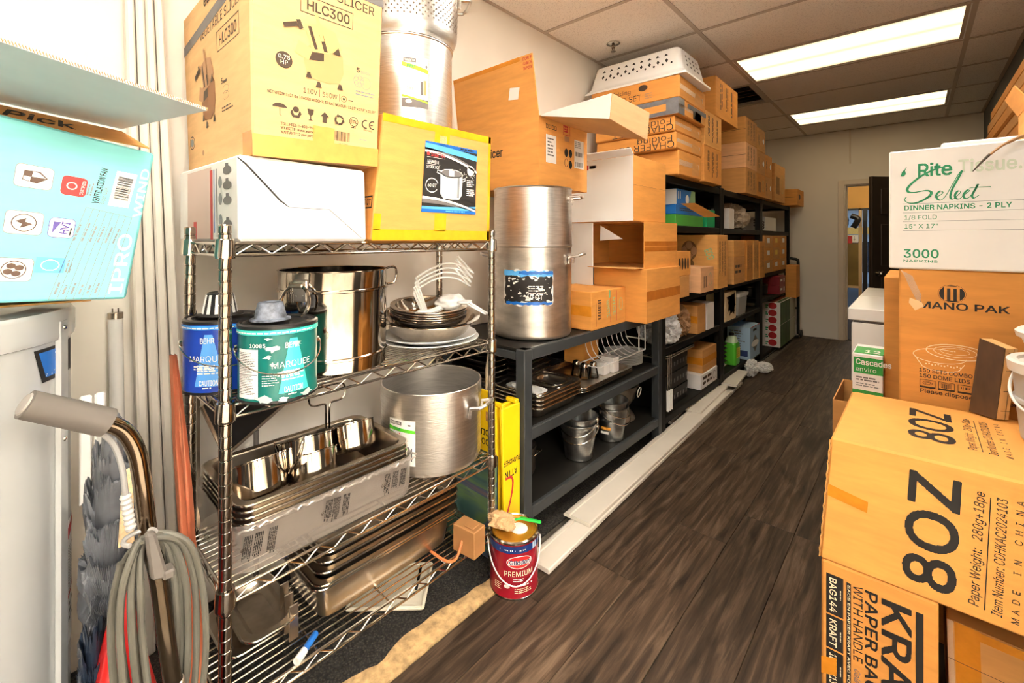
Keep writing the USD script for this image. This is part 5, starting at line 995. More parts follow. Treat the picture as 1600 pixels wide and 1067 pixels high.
part(vc, 'cord_clip', tube([(.768 + .02 * math.cos(a), .135 + .02 * math.sin(a), .690) for a in np.linspace(1.5, 5.5, 14)], .0036, 8), M('light_grey_clip', (.36, .35, .34), rough=.4))
part(vc, 'tube_band', [lathe([(.0124, -.006), (.0145, -.004), (.0145, .004), (.0124, .006)], (.790, .175, .44), 16, axis=(.0, -.1, 1))], steel_s)
part(vc, 'body', [loft([(.060, .050, .02, .07), (.070, .055, .025, .14), (.045, .04, .02, .22), (.018, .018, .012, .27)], (.745, .195, 0))], blackplastic)
part(vc, 'floor_head', loft([(.10, .13, .03, .002), (.105, .135, .03, .03), (.09, .12, .04, .065), (.06, .06, .03, .08)], (.78, .20, 0)), greyplastic)
rb = solo('red_bag', 'red sparkly vinyl bag behind the vacuum cord', 'bag', xf(loft([(.030, .040, .01, .003), (.045, .048, .014, .20), (.042, .044, .014, .36), (.030, .030, .012, .43), (.014, .016, .008, .51), (.006, .008, .004, .545)], (0, 0, 0), n=6), None, (.64, .130, 0)), redcl, 30)
v, f = blob((.52, .128, .45), (.075, .038, .30), .30, 2.2, 5, 12, True)
solo('trash_bag', 'grey plastic bag slumped behind the vacuum handle', 'bag', (np.column_stack([v[:, :2], np.maximum(v[:, 2], .20)]), f), greybag, 25)
solo('trash_bag', 'dark navy plastic bag low beside the water heater', 'bag', blob((.60, .095, .30), (.045, .018, .16), .4, 2.4, 4, 14, True), navybag, 25)
wj = T('waste_bin', 'pale grey plastic bin with a rounded lid low behind the red bag', 'bin', (.58, .08, 0))
part(wj, 'body', loft([(.055, .030, .02, .002), (.060, .034, .02, .12), (.060, .034, .02, .14)], (.60, .095, 0)), M('pale_bin_plastic', (.62, .65, .62), rough=.4)); part(wj, 'lid', lathe([(0, .17), (.02, .168), (.031, .155), (.033, .1405)], (.60, .095, 0), 24), MATS['pale_bin_plastic'])
solo('paper_scrap', 'printed wrapper scrap poking out of the grey plastic bag', 'wrapper', hexa([(.600, .128, .60), (.606, .128, .60), (.606, .152, .60), (.600, .150, .60), (.592, .136, .735), (.598, .136, .735), (.598, .150, .74), (.592, .150, .74)], .002), M('foil_wrapper', (.75, .55, .33), rough=.25, var=.35, scale=60), 30)

# ================================================================ the low grey unit: top
zt1 = U1Z[2] + .0026
c = (.405, 1.556, zt1); R = .176
p1 = T('stock_pot', 'lower stacked aluminium stock pot with a torn black and blue label', 'pot', c)
part(p1, 'body', lathe(potshell(R, .392, .004, .003, .02), c, 96), alum_d)
part(p1, 'handle', [loop_handle(c, R, math.radians(a), c[2] + .345, .10, .055, .0065) for a in (25, 205)] + rivets(c, R, math.radians(25), c[2] + .345, .10), alum)
dr = Drum(c, R, math.radians(-75), .392); p = Print(p1, dr, 'torn_label')
def ragged(u0, v0, u1, v1, amp, seed):
    r_ = random.Random(seed); n_ = 16
    return [(u0 + (u1 - u0) * i / n_, v0 + r_.uniform(-amp, amp)) for i in range(n_ + 1)] + [(u1 + r_.uniform(-amp, amp) * .6, v0 + (v1 - v0) * i / 8) for i in range(1, 8)] + [(u1 - (u1 - u0) * i / n_, v1 + r_.uniform(-amp, amp)) for i in range(n_ + 1)] + [(u0 + r_.uniform(-amp, amp) * .6, v1 - (v1 - v0) * i / 8) for i in range(1, 8)]
p.poly(ragged(-.05, .150, .165, .292, .007, 3), paper, 1).poly(ragged(-.045, .158, .160, .268, .010, 4), ink, 2).poly(ragged(-.05, .268, .165, .290, .004, 5), ink_sky, 3).poly(ragged(.02, .276, .165, .288, .003, 6), ink_blue, 4).poly(ragged(-.04, .152, .162, .163, .004, 7), ink_blue, 3)
r_ = random.Random(8); p.to('peeled_patch', 4)
for i in range(46):
    cu, cv, s = r_.uniform(-.04, .15), r_.uniform(.165, .262), r_.uniform(.002, .010) * (1.6 if i < 8 else 1); p.poly([(cu + s * r_.uniform(.4, 1.2) * math.cos(x), cv + .6 * s * r_.uniform(.4, 1.2) * math.sin(x)) for x in np.linspace(0, 5.8, 8)], ink_w, 4)
p.to('lettering', 5).text('60 QT', .05, .172, .022, ink_w, True, w=.07).lines(.06, .225, .08, 4, .009, ink_w, .004, 3); p.done()
c2 = (c[0] + .002, c[1] + .003, c[2] + .251); R2 = .171
p2 = T('stock_pot', 'upper stacked aluminium stock pot directly under the open yellow carton', 'pot', c2)
part(p2, 'body', lathe([(0, 0), (R2 - .020, 0), (R2 - .006, .006), (R2, .02), (R2, .138), (R2 + .006, .142), (R2 + .004, .150), (R2 + .003, .386), (R2 + .006, .390), (R2 + .004, .393), (R2 - .002, .392), (R2 - .004, .02), (0, .006)], c2, 96), alum)
part(p2, 'handle', [loop_handle(c2, R2, math.radians(a), c2[2] + .352, .09, .05, .0065, .004) for a in (25,)] + rivets(c2, R2, math.radians(25), c2[2] + .352, .09), alum)
ze = c2[2] + .3938
er = opencarton('open yellow carton with raised flap on top of the stacked stock pots', .012, .520, 1.460, 1.828, ze, ze + .295, card_y, card_in, '+z')
part(er, 'flap', board([(.012, 1.462, ze + .295), (.520, 1.462, ze + .295), (.515, 1.425, ze + .545), (.020, 1.425, ze + .545)], .004), card_y)
zf = ze + .293
part(er, 'lid_tray', board([(.520, 1.463, zf), (.850, 1.463, zf - .072), (.850, 1.770, zf - .100), (.520, 1.826, zf - .004)], .004), card_in)
part(er, 'lid_lip', board([(.851, 1.463, zf - .073), (.851, 1.770, zf - .101), (.862, 1.770, zf + .012), (.862, 1.463, zf + .018)], .004), card_p)
part(er, 'lid_side', board([(.530, 1.461, zf - .004), (.851, 1.461, zf - .074), (.860, 1.461, zf + .018), (.560, 1.461, zf + .004)], .004), white_card)
part(er, 'lid_side', board([(.530, 1.828, zf - .006), (.851, 1.772, zf - .102), (.860, 1.772, zf - .01), (.560, 1.822, zf - .002)], .004), card_in)
q = Quad((.020, 1.4225, ze + .301), (.520, 1.4225, ze + .301), (.515, 1.4225, ze + .545), (.020, 1.4225, ze + .545))
q = Quad((.012, 1.4597, ze + .295), (.520, 1.4597, ze + .295), (.515, 1.4227, ze + .545), (.020, 1.4227, ze + .545)); W, H = q.W, q.H
p = Print(er, q, 'flap_tape'); p.rect(0, H - .018, W * .86, H, tape, 1).to('flap_label').poly([(W * .69, H * .36), (W * .80, H * .33), (W * .83, H * .52), (W * .72, H * .55)], paper, 2).to('red_print')
for k, s in enumerate(('FOR F', 'CHECK', 'BEFORE')): p.text(s, W * .89, H - .020 - .019 * k, .011, ink_r, True, w=W * .10)
p.done()
q = er.face('-y'); W, H = q.W, q.H; p = Print(er, q, 'lettering'); p.text('Slicer', W * .36, H * .50, .038, ink, True, w=W * .235).done()
q = er.face('+x'); W, H = q.W, q.H; p = Print(er, q, 'shipping_label')
p.rect(W * .13, .105, W * .33, .225, paper, 1).rect(W * .71, .105, W * .92, .235, paper, 1).to('lettering', 2).lines(W * .16, .205, .045, 6, .014, ink_grey, .006, 2).bars(W * .73, .112, W * .17, .022, ink, 14, seed=4).bars(W * .73, .160, W * .17, .020, ink, 20, seed=6).lines(W * .73, .224, .05, 4, .008, ink_line, .004, 5)
for i in range(4): p.frame(W * (.13 + .055 * i), .250, W * (.17 + .055 * i), .268, .0025, ink_b)
p.frame(W * .47, .242, W * .61, .285, .003, ink_r).lines(W * .49, .276, .035, 3, .010, ink_r, .007, 4).rect(W * .50, .215, W * .60, .238, ink_tan2)
for du, dv in ((0, 0), (.09, 0), (0, -.045), (.09, -.05)): (p.disc(W * (.535 + du), .165 + dv, .013, .019, ink) if (du, dv) != (0, -.045) else p.ring(W * .535, .12, .012, .018, .003, ink))
p.done()

rice = carton('cardboard carton with green and black print lying beside the big stock pot', corners(.30, .588, 1.760, 2.085, zt1, zt1 + .178), card_o, taped=('-y',))
q = rice.face('+x'); W, H = q.W, q.H; p = Print(rice, q, 'lettering'); p.bars(W * .26, H * .25, H * .55, .030, ink_b, 14, rot=90, seed=3).text('WHITE', W * .40, H * .72, .026, ink_gl, True, rot=-82, w=.085).text('RICE', W * .58, H * .78, .022, ink_gl, True, rot=-82, w=.09).rect(W * .52, .02, W * .53, H * .95, ink_r).rect(W * .70, .02, W * .71, H * .95, ink_r).ring(W * .84, H * .55, .018, .03, .004, ink_gl).rect(W * .12, .015, W * .13, H * .7, ink_b).disc(W * .50, H * .88, .010, .02, ink_gl).done()
tb = carton('taped plain carton overhanging the far end of the grey unit top', corners(.395, .70, 2.090, 2.510, zt1, zt1 + .272), card_o, taped=('+x',), tmat=M('brown_tape', s2l((178, 104, 34)), rough=.25, var=.15, scale=20))
zo = zt1 + .2725
ow = opencarton('open carton lying on its side, white flap swung out, on the taped plain carton', .24, .680, 2.105, 2.520, zo, zo + .238, card_o, card_in, '-y')
part(ow, 'white_flap', board([(.205, 2.075, zo - .098), (.425, 2.035, zo - .098), (.425, 2.035, zo + .236), (.205, 2.075, zo + .236)], .004), white_card)
part(ow, 'inner_flap', board([(.430, 2.105, zo + .222), (.590, 2.050, zo + .150), (.432, 2.095, zo + .142), (.430, 2.103, zo + .18)], .003), white_card)
part(ow, 'bottom_flap', board([(.245, 2.107, zo + .003), (.676, 2.107, zo + .003), (.670, 2.02, zo + .004), (.43, 2.02, zo + .004)], .003), card_in)
q = ow.face('+x'); W, H = q.W, q.H; p = Print(ow, q, 'tape'); p.rect(0, H * .36, W, H * .58, MATS['brown_tape'], 1).rect(0, H * .46, W, H * .475, card_o, 2).done()
zb = zo + .2385
bw = carton('tall carton with a white taped side on top of the open carton', corners(.290, .660, 2.030, 2.410, zb, zb + .325), card_o)
q = bw.face('-y'); W, H = q.W, q.H; p = Print(bw, q, 'white_panel'); p.rect(.002, .002, W - .002, H - .002, paper, 1).to('red_print').rect(W * .24, H - .05, W * .30, H - .025, ink_r, 2).lines(W * .32, H - .044, .05, 1, .02, ink_r, .016, 3).done()
part(bw, 'side_flap', board([(.290, 2.030, zb + .325), (.660, 2.030, zb + .325), (.66, 2.00, zb + .355), (.30, 2.00, zb + .355)], .003), white_card)
q = bw.face('+x'); p = Print(bw, q, 'crease'); p.rect(0, q.H * .55, q.W, q.H * .553, ink_b).done()

# ---------------------------------------------------------------- middle shelf of the grey unit
zm = U1Z[1] + .0026
pan('deep dark steel pan, lowest of the stack at the near end of the middle shelf', .345, 1.555, zm, .325, .46, .050, steel_d)
for k in range(3): pan(('second', 'third', 'fourth')[k] + ' pan up in the stack at the near end of the middle shelf', .345, 1.555, zm + .020 + .017 * (k + 1), .325, .46, .030, steel_s if k == 2 else steel_d)
pan('small steel pan set crosswise in the pan stack on the middle shelf', .47, 1.610, zm + .0785, .14, .16, .028, steel_s, .1, name='small_pan')
pan('small pale tray edge lying beside the small steel pan on the pan stack', .46, 1.452, zm + .0785, .09, .20, .025, wplastic, name='small_tray')
for k in range(7): solo('steel_dish', ('first', 'second', 'third', 'fourth', 'fifth', 'sixth', 'seventh')[k] + ' oval steel dish from below, behind the grey front post', 'dish', xf(loft([(.085, .060, .05, 0), (.105, .075, .06, .016), (.112, .082, .065, .018), (.112, .082, .065, .019), (.104, .074, .06, .018), (.084, .059, .05, .003)], (0, 0, 0), n=6), None, (.215, 1.440, zm + .084 + .0235 * k)), steel if k % 2 else steel_s)
for k in range(5): pan(('first', 'second', 'third', 'fourth', 'fifth')[k] + ' from below of the dark trays piled at the back of the middle shelf', .215, 1.660, zm + .084 + .026 * k, .24, .28, .022, steel_d if k != 3 else steel_s, .12, name='tray')
pan('lowest of the three nested flat steel trays holding the shakers', .375, 1.995, zm, .50, .36, .025, steel_d, name='tray'); pan('middle of the three nested flat steel trays holding the shakers', .375, 1.995, zm + .009, .50, .36, .025, steel_d, name='tray'); pan('topmost of the three nested flat steel trays, glass shakers and white boxes in it', .375, 1.995, zm + .018, .50, .36, .025, steel_s, name='tray')
zq = zm + .0212
for i, (x, y, lab) in enumerate(((.435, 1.935, 'glass shaker with a steel cap at the near left of the flat tray'), (.455, 1.990, 'glass shaker with a steel cap between the other shaker and the white boxes'), (.375, 1.955, 'glass shaker with a steel cap at the back of the three shakers'))):
    t = T('glass_shaker', lab, 'shaker', (x, y, zq)); part(t, 'jar', lathe([(0, 0), (.026, 0), (.028, .003), (.017, .062), (.018, .068), (.016, .068), (.0155, .062), (.0255, .005), (0, .004)], (x, y, zq), 24), glass); part(t, 'cap', lathe([(.019, .060), (.019, .072), (.012, .082), (0, .085)], (x, y, zq), 24), chrome_b)
for i, (x, y, h, lab) in enumerate(((.455, 2.080, .062, 'small white box nearer to the glass shakers'), (.470, 2.150, .080, 'small white box at the far corner of the flat tray'))):
    t = carton(lab, corners(x - .05, x + .03, y - .032, y + .026, zq, zq + h), white_card, name='small_box', r=.002)
wk = T('wire_basket', 'white wire basket hanging under the top of the grey unit', 'basket', (.45, 2.3, .5))
X0, X1_, Y0, Y1, Z0, Z1 = .375, .50, 1.975, 2.490, .515, .680
part(wk, 'rim', [rod(a, b, .004) for a, b in (((X0, Y0, Z0), (X1_, Y0, Z0)), ((X1_, Y0, Z0), (X1_, Y1, Z0)), ((X1_, Y1, Z0), (X0, Y1, Z0)), ((X0, Y1, Z0), (X0, Y0, Z0)), ((X1_, Y1, Z0), (X1_, Y1, Z1)), ((X1_ , Y1 - .08, Z0 ), (X1_, Y1 - .08, Z1)), ((X1_, Y1, Z0 + .06), (X0, Y1, Z0 + .06)))], wplastic)
for k in range(9): y = Y0 + .05 + .055 * k; part(wk, 'wire', [tube(smoothpath([(X1_, y, Z0), (X1_ - .05, y, Z0 + .01), (X0 + .02, y, Z0 + .06), (X0, y, Z1)], 4), .0024, 6)], wplastic)
part(wk, 'hook', [rod((X0, Y, Z1), (X0, Y, .729), .0028) for Y in (Y0 + .05, Y1 - .025)] + [rod((X0, Y0 + .05, Z1), (X0, Y1 - .025, Z1), .004)], wplastic)
pl0 = None
for k in range(8):
    m = lathe([(0, 0), (.065, 0), (.072, .003), (.112, .014), (.112, .0155), (.07, .005), (0, .003)], (.405, 2.40, zm + .0012 + .0085 * k), 40)
    solo('plate', ('first', 'second', 'third', 'fourth', 'fifth', 'sixth', 'seventh', 'eighth')[k] + ' from below of the pale plates stacked at the far end of the middle shelf', 'plate', m, wplastic, group='stacked plates')
dp = carton('small brown carton behind the trays under the top of the grey unit', corners(.22, .36, 2.06, 2.20, zm + .046 + .0 + .001, zm + .235), card_o, name='small_carton')
dp2 = pan('dark round-cornered pan behind the shakers', .20, 1.905, zm + .0445, .16, .20, .035, blackplastic)

# ---------------------------------------------------------------- bottom shelf of the grey unit
zg = U1Z[0] + .0026
def bucket(lab, x, y, z, rt, rb, h, tag_=False, rim=True):
    t = T('tin_bucket', lab, 'bucket', (x, y, z)); c = (x, y, z)
    pr = [(0, .006), (rb - .003, .006), (rb, 0), (rb + .002, .003)]
    for s in np.linspace(.05, .93, 12): rr_ = rb + (rt - rb) * s; pr.append((rr_ + (.0016 if .60 < s < .8 and int(s * 40) % 2 else 0), h * s))
    pr += [(rt, h - .006), (rt + .005, h - .003), (rt + .005, h + .001), (rt, h + .002), (rt - .002, h - .004), (rb + (rt - rb) * .5 - .002, h * .5), (rb, .009), (0, .008)]
    part(t, 'body', lathe(pr, c, 48), galv)
    v0 = view(c) + (.9 if tag_ else -.2)
    part(t, 'handle', tube([np.array(c) + (0, 0, h - .01) + (rt + .008) * np.array([math.cos(v0 + 1.57), math.sin(v0 + 1.57), 0]) * math.cos(th) + np.array([math.cos(v0), math.sin(v0), 0]) * (rt + .014) * math.sin(th) - np.array([0, 0, .060 * math.sin(th)]) for th in np.linspace(0, math.pi, 21)], .0024, 7), chrome_b)
    [part(t, 'ear', lathe([(0, .006), (.010, .004), (.011, 0)], np.array(c) + (0, 0, h - .014) + s * rt * np.array([math.cos(v0 + 1.57), math.sin(v0 + 1.57), 0]), 12, axis=(s * math.cos(v0 + 1.57), s * math.sin(v0 + 1.57), 0)), chrome_b) for s in (-1, 1)]
    return t
bucket('lower tin bucket of the nearer nested pair on the bottom shelf', .488, 1.805, zg, .089, .064, .166); bucket('upper tin bucket of the nearer nested pair on the bottom shelf', .488, 1.805, zg + .032, .087, .061, .166)
b2 = bucket('lower tin bucket of the farther nested pair, with an orange sticker', .500, 2.085, zg, .089, .064, .166, True); bucket('upper tin bucket of the farther nested pair, blue inside', .500, 2.085, zg + .034, .087, .061, .166, True)
c = (.500, 2.085, zg); dr = Drum(c, .0785, view(c) - .3, .15); p = Print(b2, dr, 'sticker'); p.lay = 6; p.rect(-.025, .066, .025, .080, M('orange_sticker', (.75, .35, .05), rough=.5), 8).rect(-.025, .045, .015, .058, paper, 8).done()
c = (.385, 2.345, zg)
mo = T('mortar_bowl', 'dull metal pedestal bowl with ring handles at the far end of the bottom shelf', 'bowl', c)
part(mo, 'body', lathe([(0, .004), (.085, .004), (.105, 0), (.112, .004), (.108, .016), (.085, .045), (.070, .068), (.085, .085), (.108, .12), (.125, .19), (.134, .195), (.134, .201), (.122, .201), (.105, .13), (.075, .09), (0, .085)], c, 56), metal('aged_metal', (.36, .31, .26), .42))
part(mo, 'ring_handle', [tube([(c[0] + .134 + .006 * math.sin(a), c[1] + .02 * math.cos(a) + .03, c[2] + .165 + .028 * math.sin(a)) for a in np.linspace(0, 6.28, 20)[:-1]], .0032, 7, True)], wplastic)
c = (.36, 1.50, zg)
kp2 = T('saucepan', 'dark saucepan with a wire handle in the shade of the near bottom shelf', 'pot', c)
part(kp2, 'body', lathe(potshell(.085, .12, .002, .004, .015, 48), c, 48), steel_d); part(kp2, 'handle', loop_handle(c, .085, math.radians(10), c[2] + .10, .06, .03, .003), steel)

# ================================================================ the three black units
E2 = .0028
def stackbox(lab, x0, x1, y0, y1, z0, z1, mat, mk=0, **k):
    t = carton(lab, corners(x0, x1, y0, y1, z0, z1, k.pop('rotz', 0)), mat, **k)
    q = t.face('+x'); W, H = q.W, q.H; p = Print(t, q, 'lettering')
    if mk == 1:      # upright rows of print
        for i in range(3): p.lines(W * (.25 + .25 * i), H * .88, H * .75, 2, W * .06, ink_b, W * .03, i + 3, -90)
    elif mk == 2: p.lines(W * .12, H * .6, W * .7, 2, H * .2, ink_b, H * .1, 4)
    elif mk == 3: p.disc(W * .75, H * .5, W * .10, H * .12, paper).lines(W * .2, H * .7, H * .5, 2, W * .1, ink_b, W * .04, 6, -90)
    elif mk == 4: p.bars(W * .15, H * .2, W * .3, H * .45, ink_b, 9, seed=5).ring(W * .72, H * .5, W * .12, H * .25, .004, ink_gl)
    p.done(); return t
z = ZS[4] + E2
CHX = (.10, .64)
def chafer(lab, y0, y1, z0, z1, mat, text=None, up=False, x0=.10, x1=.64, rz=0, tp_=False):
    t = carton(lab, corners(x0, x1, y0, y1, z0, z1, rz), mat, r=.007)
    q = t.face('-y'); W, H = q.W, q.H; p = Print(t, q, 'lettering')
    if text:
        if up: p.text(text[0], W * .97, H * .80, H * .36, ink_b, False, rot=180, w=W * .42).text(text[1], W * .99, H * .46, H * .40, ink_b, False, rot=180, w=W * .75)
        else: p.text(text[0], W * .26, H * .58, H * .20, ink_b, False, w=W * .22).text(text[1], W * .12, H * .20, H * .25, ink_b, False, w=W * .48).disc(W * .62, H * .72, W * .05, H * .14, ink_b).lines(W * .64, H * .4, W * .1, 3, H * .1, ink_tan2, H * .05)
    if tp_:
        p.to('grey_tape').poly([(0, H), (W, H), (W, H * .72), (W * .5, H * .66), (0, H * .74)], tape_g, 1).poly([(0, 0), (W, 0), (W, H * .30), (W * .6, H * .22), (0, H * .34)], tape_g, 1).rect(W * .86, 0, W, H, tape_g, 2)
        q2 = t.face('+x'); p2 = Print(t, q2, 'grey_tape'); p2.rect(0, 0, q2.W * .2, q2.H, tape_g).rect(q2.W * .5, q2.H * .1, q2.W * .8, q2.H * .6, ink, 2).rect(q2.W * .3, q2.H * .6, q2.W, q2.H * .9, tape_g, 2).done()
    p.done()
    q = t.face('+x'); p = Print(t, q, 'tape'); p.rect(q.W * .02, q.H * .4, q.W * .9, q.H * .62, tape_clear).poly([(q.W * .55, q.H * .1), (q.W * .9, q.H * .15), (q.W * .85, q.H * .6), (q.W * .6, q.H * .7)], card_d, 2).done()
    return t
chafer('dented carton at the bottom of the chafer stack', 2.645, 3.02, z, z + .150, card_o)
chafer('carton with upside-down lettering, second from the bottom of the chafer stack', 2.60, 3.04, z + .1505, z + .252, card_o, ('Folding', 'CHAFER SET'), True)
chafer('carton with upside-down lettering, third from the bottom of the chafer stack', 2.585, 3.03, z + .2525, z + .345, card_o, ('Folding', 'CHAFER SET'), True)
chafer('grey-taped carton under the topmost chafer carton', 2.565, 3.02, z + .3455, z + .440, card_o, ('', 'CHAFER')if False else None, False, tp_=True, x0=.14, x1=.67)
chafer('topmost brown carton of the chafer stack, under the white crate', 2.565, 3.03, z + .4405, z + .575, card_o, ('Folding', 'CHAFER SET'), False, .08, .665, .03)
wc = T('plastic_crate', 'white plastic crate with punched holes turned upside down on the chafer stack', 'crate', (.37, 2.78, z + .5755))
c = (.365, 2.790, z + .5758); hw, hl = .315, .195
part(wc, 'body', loft([(hw + .03, hl + .025, .02, 0), (hw + .03, hl + .025, .02, .012), (hw + .010, hl + .008, .03, .03), (hw, hl, .035, .045), (hw - .03, hl - .025, .035, .178), (hw - .04, hl - .035, .03, .186)], c), wplastic)
fq = Quad((c[0] - hw, c[1] - hl, c[2] + .045), (c[0] + hw, c[1] - hl, c[2] + .045), (c[0] + hw - .03, c[1] - hl + .025, c[2] + .178), (c[0] - hw + .03, c[1] - hl + .025, c[2] + .178)); p = Print(wc, fq, 'punched_hole')
for i in range(9):
    u = fq.W * (.14 + .09 * i); p.poly([(u - .013, .098), (u + .013, .098), (u, .113)], ink).poly([(u - .010, .066), (u, .080), (u + .010, .066), (u, .052)], ink).disc(u + .028, .045, .006, .007, ink)
fq = Quad((c[0] + hw, c[1] - hl, c[2] + .045), (c[0] + hw, c[1] + hl, c[2] + .045), (c[0] + hw - .03, c[1] + hl - .025, c[2] + .178), (c[0] + hw - .03, c[1] - hl + .025, c[2] + .178)); q = fq; p.face = fq
for i in range(4):
    u = fq.W * (.25 + .16 * i)
    for v in (.04, .07, .10): p.poly([(u - .011, v), (u, v + .010), (u + .011, v), (u, v - .010)], ink)
p.done()
stackbox('tall tan carton, lower of two beside the chafer stack', .30, .645, 3.06, 3.42, z, z + .245, card_o, 1); stackbox('tall tan carton with white stickers, upper of two beside the chafer stack', .30, .645, 3.07, 3.42, z + .2455, z + .482, card, 1)
stackbox('large carton overhanging high up at the ceiling end of the tall tan cartons', .22, .65, 3.28, 3.80, z + .4825, z + .765, card_o, 1)
a1 = ('lower', 'middle', 'upper')
for k in range(3):
    t = stackbox(a1[k] + ' wide carton of the near column in the far top stack', .28, .645, 4.04, 4.40, z + .2125 * k, z + .212 + .2125 * k, (card_d, card_p, card_d)[k], 1, seam=('-y',) if k else ())
    p = Print(t, t.face('-y'), 'handle_slot'); q = t.face('-y'); p.rect(q.W * .30, q.H * .28, q.W * .48, q.H * .34, ink).rect(q.W * .30, q.H * .74, q.W * .48, q.H * .80, ink).done()
for k in range(3): stackbox(a1[k] + ' carton of the second column in the far top stack', .30, .645, 4.405, 4.70, z + .2065 * k, z + .206 + .2065 * k, (card_o, card_d, card)[k], 3 if k != 0 else 4)
for k in range(2): stackbox(('lower', 'upper')[k] + ' carton of the third column in the far top stack', .30, .645, 4.705, 4.96, z + .2065 * k, z + .206 + .2065 * k, (card_d, card_o)[k], 3)
stackbox('upright brown carton farther along the top shelf, just before the far wall', .40, .64, 5.10, 5.58, z, z + .385, card_d, 4)
wdt = carton('low wide carton with a hand hole at the far end of the top shelf', corners(.44, .70, 5.90, 6.30, z, z + .185), card_o, seam=('-y',)); q = wdt.face('+x'); p = Print(wdt, q, 'hand_hole'); p.disc(q.W * .35, q.H * .55, .05, .03, ink_b).done()
# second shelf
z = ZS[3] + E2
stackbox('green and white carton at the bottom of the blue stack on the second shelf', .25, .55, 2.82, 3.32, z, z + .075, M('green_print_card', (.07, .36, .05), rough=.4), 0); stackbox('blue carton in the middle of the blue stack on the second shelf', .25, .55, 2.82, 3.32, z + .0755, z + .138, M('blue_print_card', (.01, .15, .50), rough=.4), 2)
t = stackbox('white-ended blue carton on top of the blue stack on the second shelf', .25, .55, 2.84, 3.16, z + .1385, z + .242, MATS['blue_print_card'], 0); p = Print(t, t.face('-y'), 'white_end'); q = t.face('-y'); p.rect(.002, .002, q.W - .002, q.H - .002, paper).done(); q = t.face('+x'); p = Print(t, q, 'printed_panel'); p.poly([(q.W * .62, 0), (q.W, 0), (q.W, q.H), (q.W * .78, q.H)], ink_gl).lines(q.W * .15, q.H * .85, q.H * .7, 2, .03, ink_w, .014, 3, -90).disc(q.W * .55, q.H * .4, .03, .03, ink_w).done()
fl = solo('card_flap', 'loose orange card sticking out from the blue stack on the second shelf', 'cardboard', board([(.552, 2.90, z + .146), (.60, 3.02, z + .155), (.66, 3.34, z + .075), (.60, 3.20, z + .065)], .003), card_o)
gb = stackbox('bright green carton with white lettering beside the blue stack', .30, .565, 3.345, 3.53, z, z + .130, M('bright_green_card', (.01, .33, .12), rough=.4), 0); q = gb.face('-y'); p = Print(gb, q, 'lettering'); p.rect(q.W * .55, q.H * .55, q.W * .8, q.H * .75, ink_w).lines(q.W * .5, q.H * .35, q.W * .35, 2, q.H * .15, ink_w, q.H * .08).done()
t = stackbox('upright white carton at the start of the middle black unit on the second shelf', .38, .53, 4.00, 4.14, z, z + .175, white_card, 0); q = t.face('-y'); p = Print(t, q, 'green_print'); p.rect(q.W * .1, q.H * .68, q.W * .7, q.H * .76, ink_gl).done()
v, f = blob((.40, 4.44, z + .11), (.13, .235, .11), .28, 2.6, 5, 21, True)
solo('plastic_bag', 'clear crinkled plastic bag of goods on the second shelf of the middle unit', 'bag', (np.column_stack([v[:, :2], np.maximum(v[:, 2], z + .001)]), f), M('crinkled_clear_bag', (.62, .52, .40), rough=.15, var=.4, scale=14, alpha=.85), 20)
stackbox('white carton near the end of the second shelf', .30, .52, 5.25, 5.75, z, z + .15, white_card, 0)
solo('cable_coil', 'dark coil of cable beside the plastic bag on the second shelf', 'cable', tube(smoothpath([(.52 + .04 * math.sin(a * 1.0), 5.00 + .09 * math.cos(a), z + .012 + .004 * a + .03 * abs(math.sin(a * .5))) for a in np.linspace(0, 18, 40)], 2), .006, 7), greyplastic)
# third shelf
z = ZS[2] + E2
def fanprint(t):
    q = t.face('-y'); W, H = q.W, q.H; p = Print(t, q, 'printed_picture'); k_ = M('printed_shadow', s2l((120, 84, 44)), rough=.6)
    p.disc(W * .44, H * .70, W * .16, H * .19, k_, 1).disc(W * .40, H * .45, W * .14, H * .12, k_, 1).ring(W * .44, H * .70, W * .11, H * .13, .006, ink_tan2, 2)
    for i in range(4): p.disc(W * .44 + .035 * math.cos(i * 1.57), H * .70 + .04 * math.sin(i * 1.57), .022, .03, ink_tan2, 3)
    p.text('ECO', W * .74, H * .72, .05, ink_gl, True, rot=-70, w=.08).rect(0, H * .36, W, H * .364, ink_b, 1).done()
fan = stackbox('big carton with a printed fan picture on the third shelf', .30, .655, 3.30, 3.53, z, z + .385, card, 1); fanprint(fan)
stackbox('brown carton at the front left of the third shelf, next to the stacked taped cartons', .50, .645, 2.62, 2.80, z, z + .13, card_d, 0); t = stackbox('carton with round black marks on top of the brown one on the third shelf', .50, .645, 2.60, 2.82, z + .1305, z + .28, card_o, 0); q = t.face('+x'); p = Print(t, q, 'round_mark')
for i in range(4): p.disc(q.W * (.2 + .2 * i), q.H * .5, .016, .035, ink_b)
p.done()
stackbox('small pinkish carton in front of the fan carton on the third shelf', .48, .655, 2.97, 3.22, z, z + .168, card_p, 4)
t = stackbox('brown plain carton, lower one of the third-shelf pair past the fan carton', .36, .645, 3.72, 4.02, z, z + .215, card_d, 2); t = stackbox('tan carton with a green oval print, upper one of the third-shelf pair', .36, .645, 3.72, 4.02, z + .2155, z + .345, card, 0); q = t.face('-y'); p = Print(t, q, 'green_print'); p.ring(q.W * .4, q.H * .5, .06, .035, .006, ink_gl).lines(q.W * .28, q.H * .48, .08, 1, .02, ink_gl, .012).done()
stackbox('upright tan carton past the oval print pair on the third shelf', .40, .645, 4.08, 4.26, z, z + .345, card_o, 1); stackbox('second upright tan carton on the third shelf', .42, .645, 4.30, 4.46, z, z + .345, card, 1); stackbox('third upright tan carton on the third shelf', .42, .645, 4.50, 4.68, z, z + .335, card_o, 1)
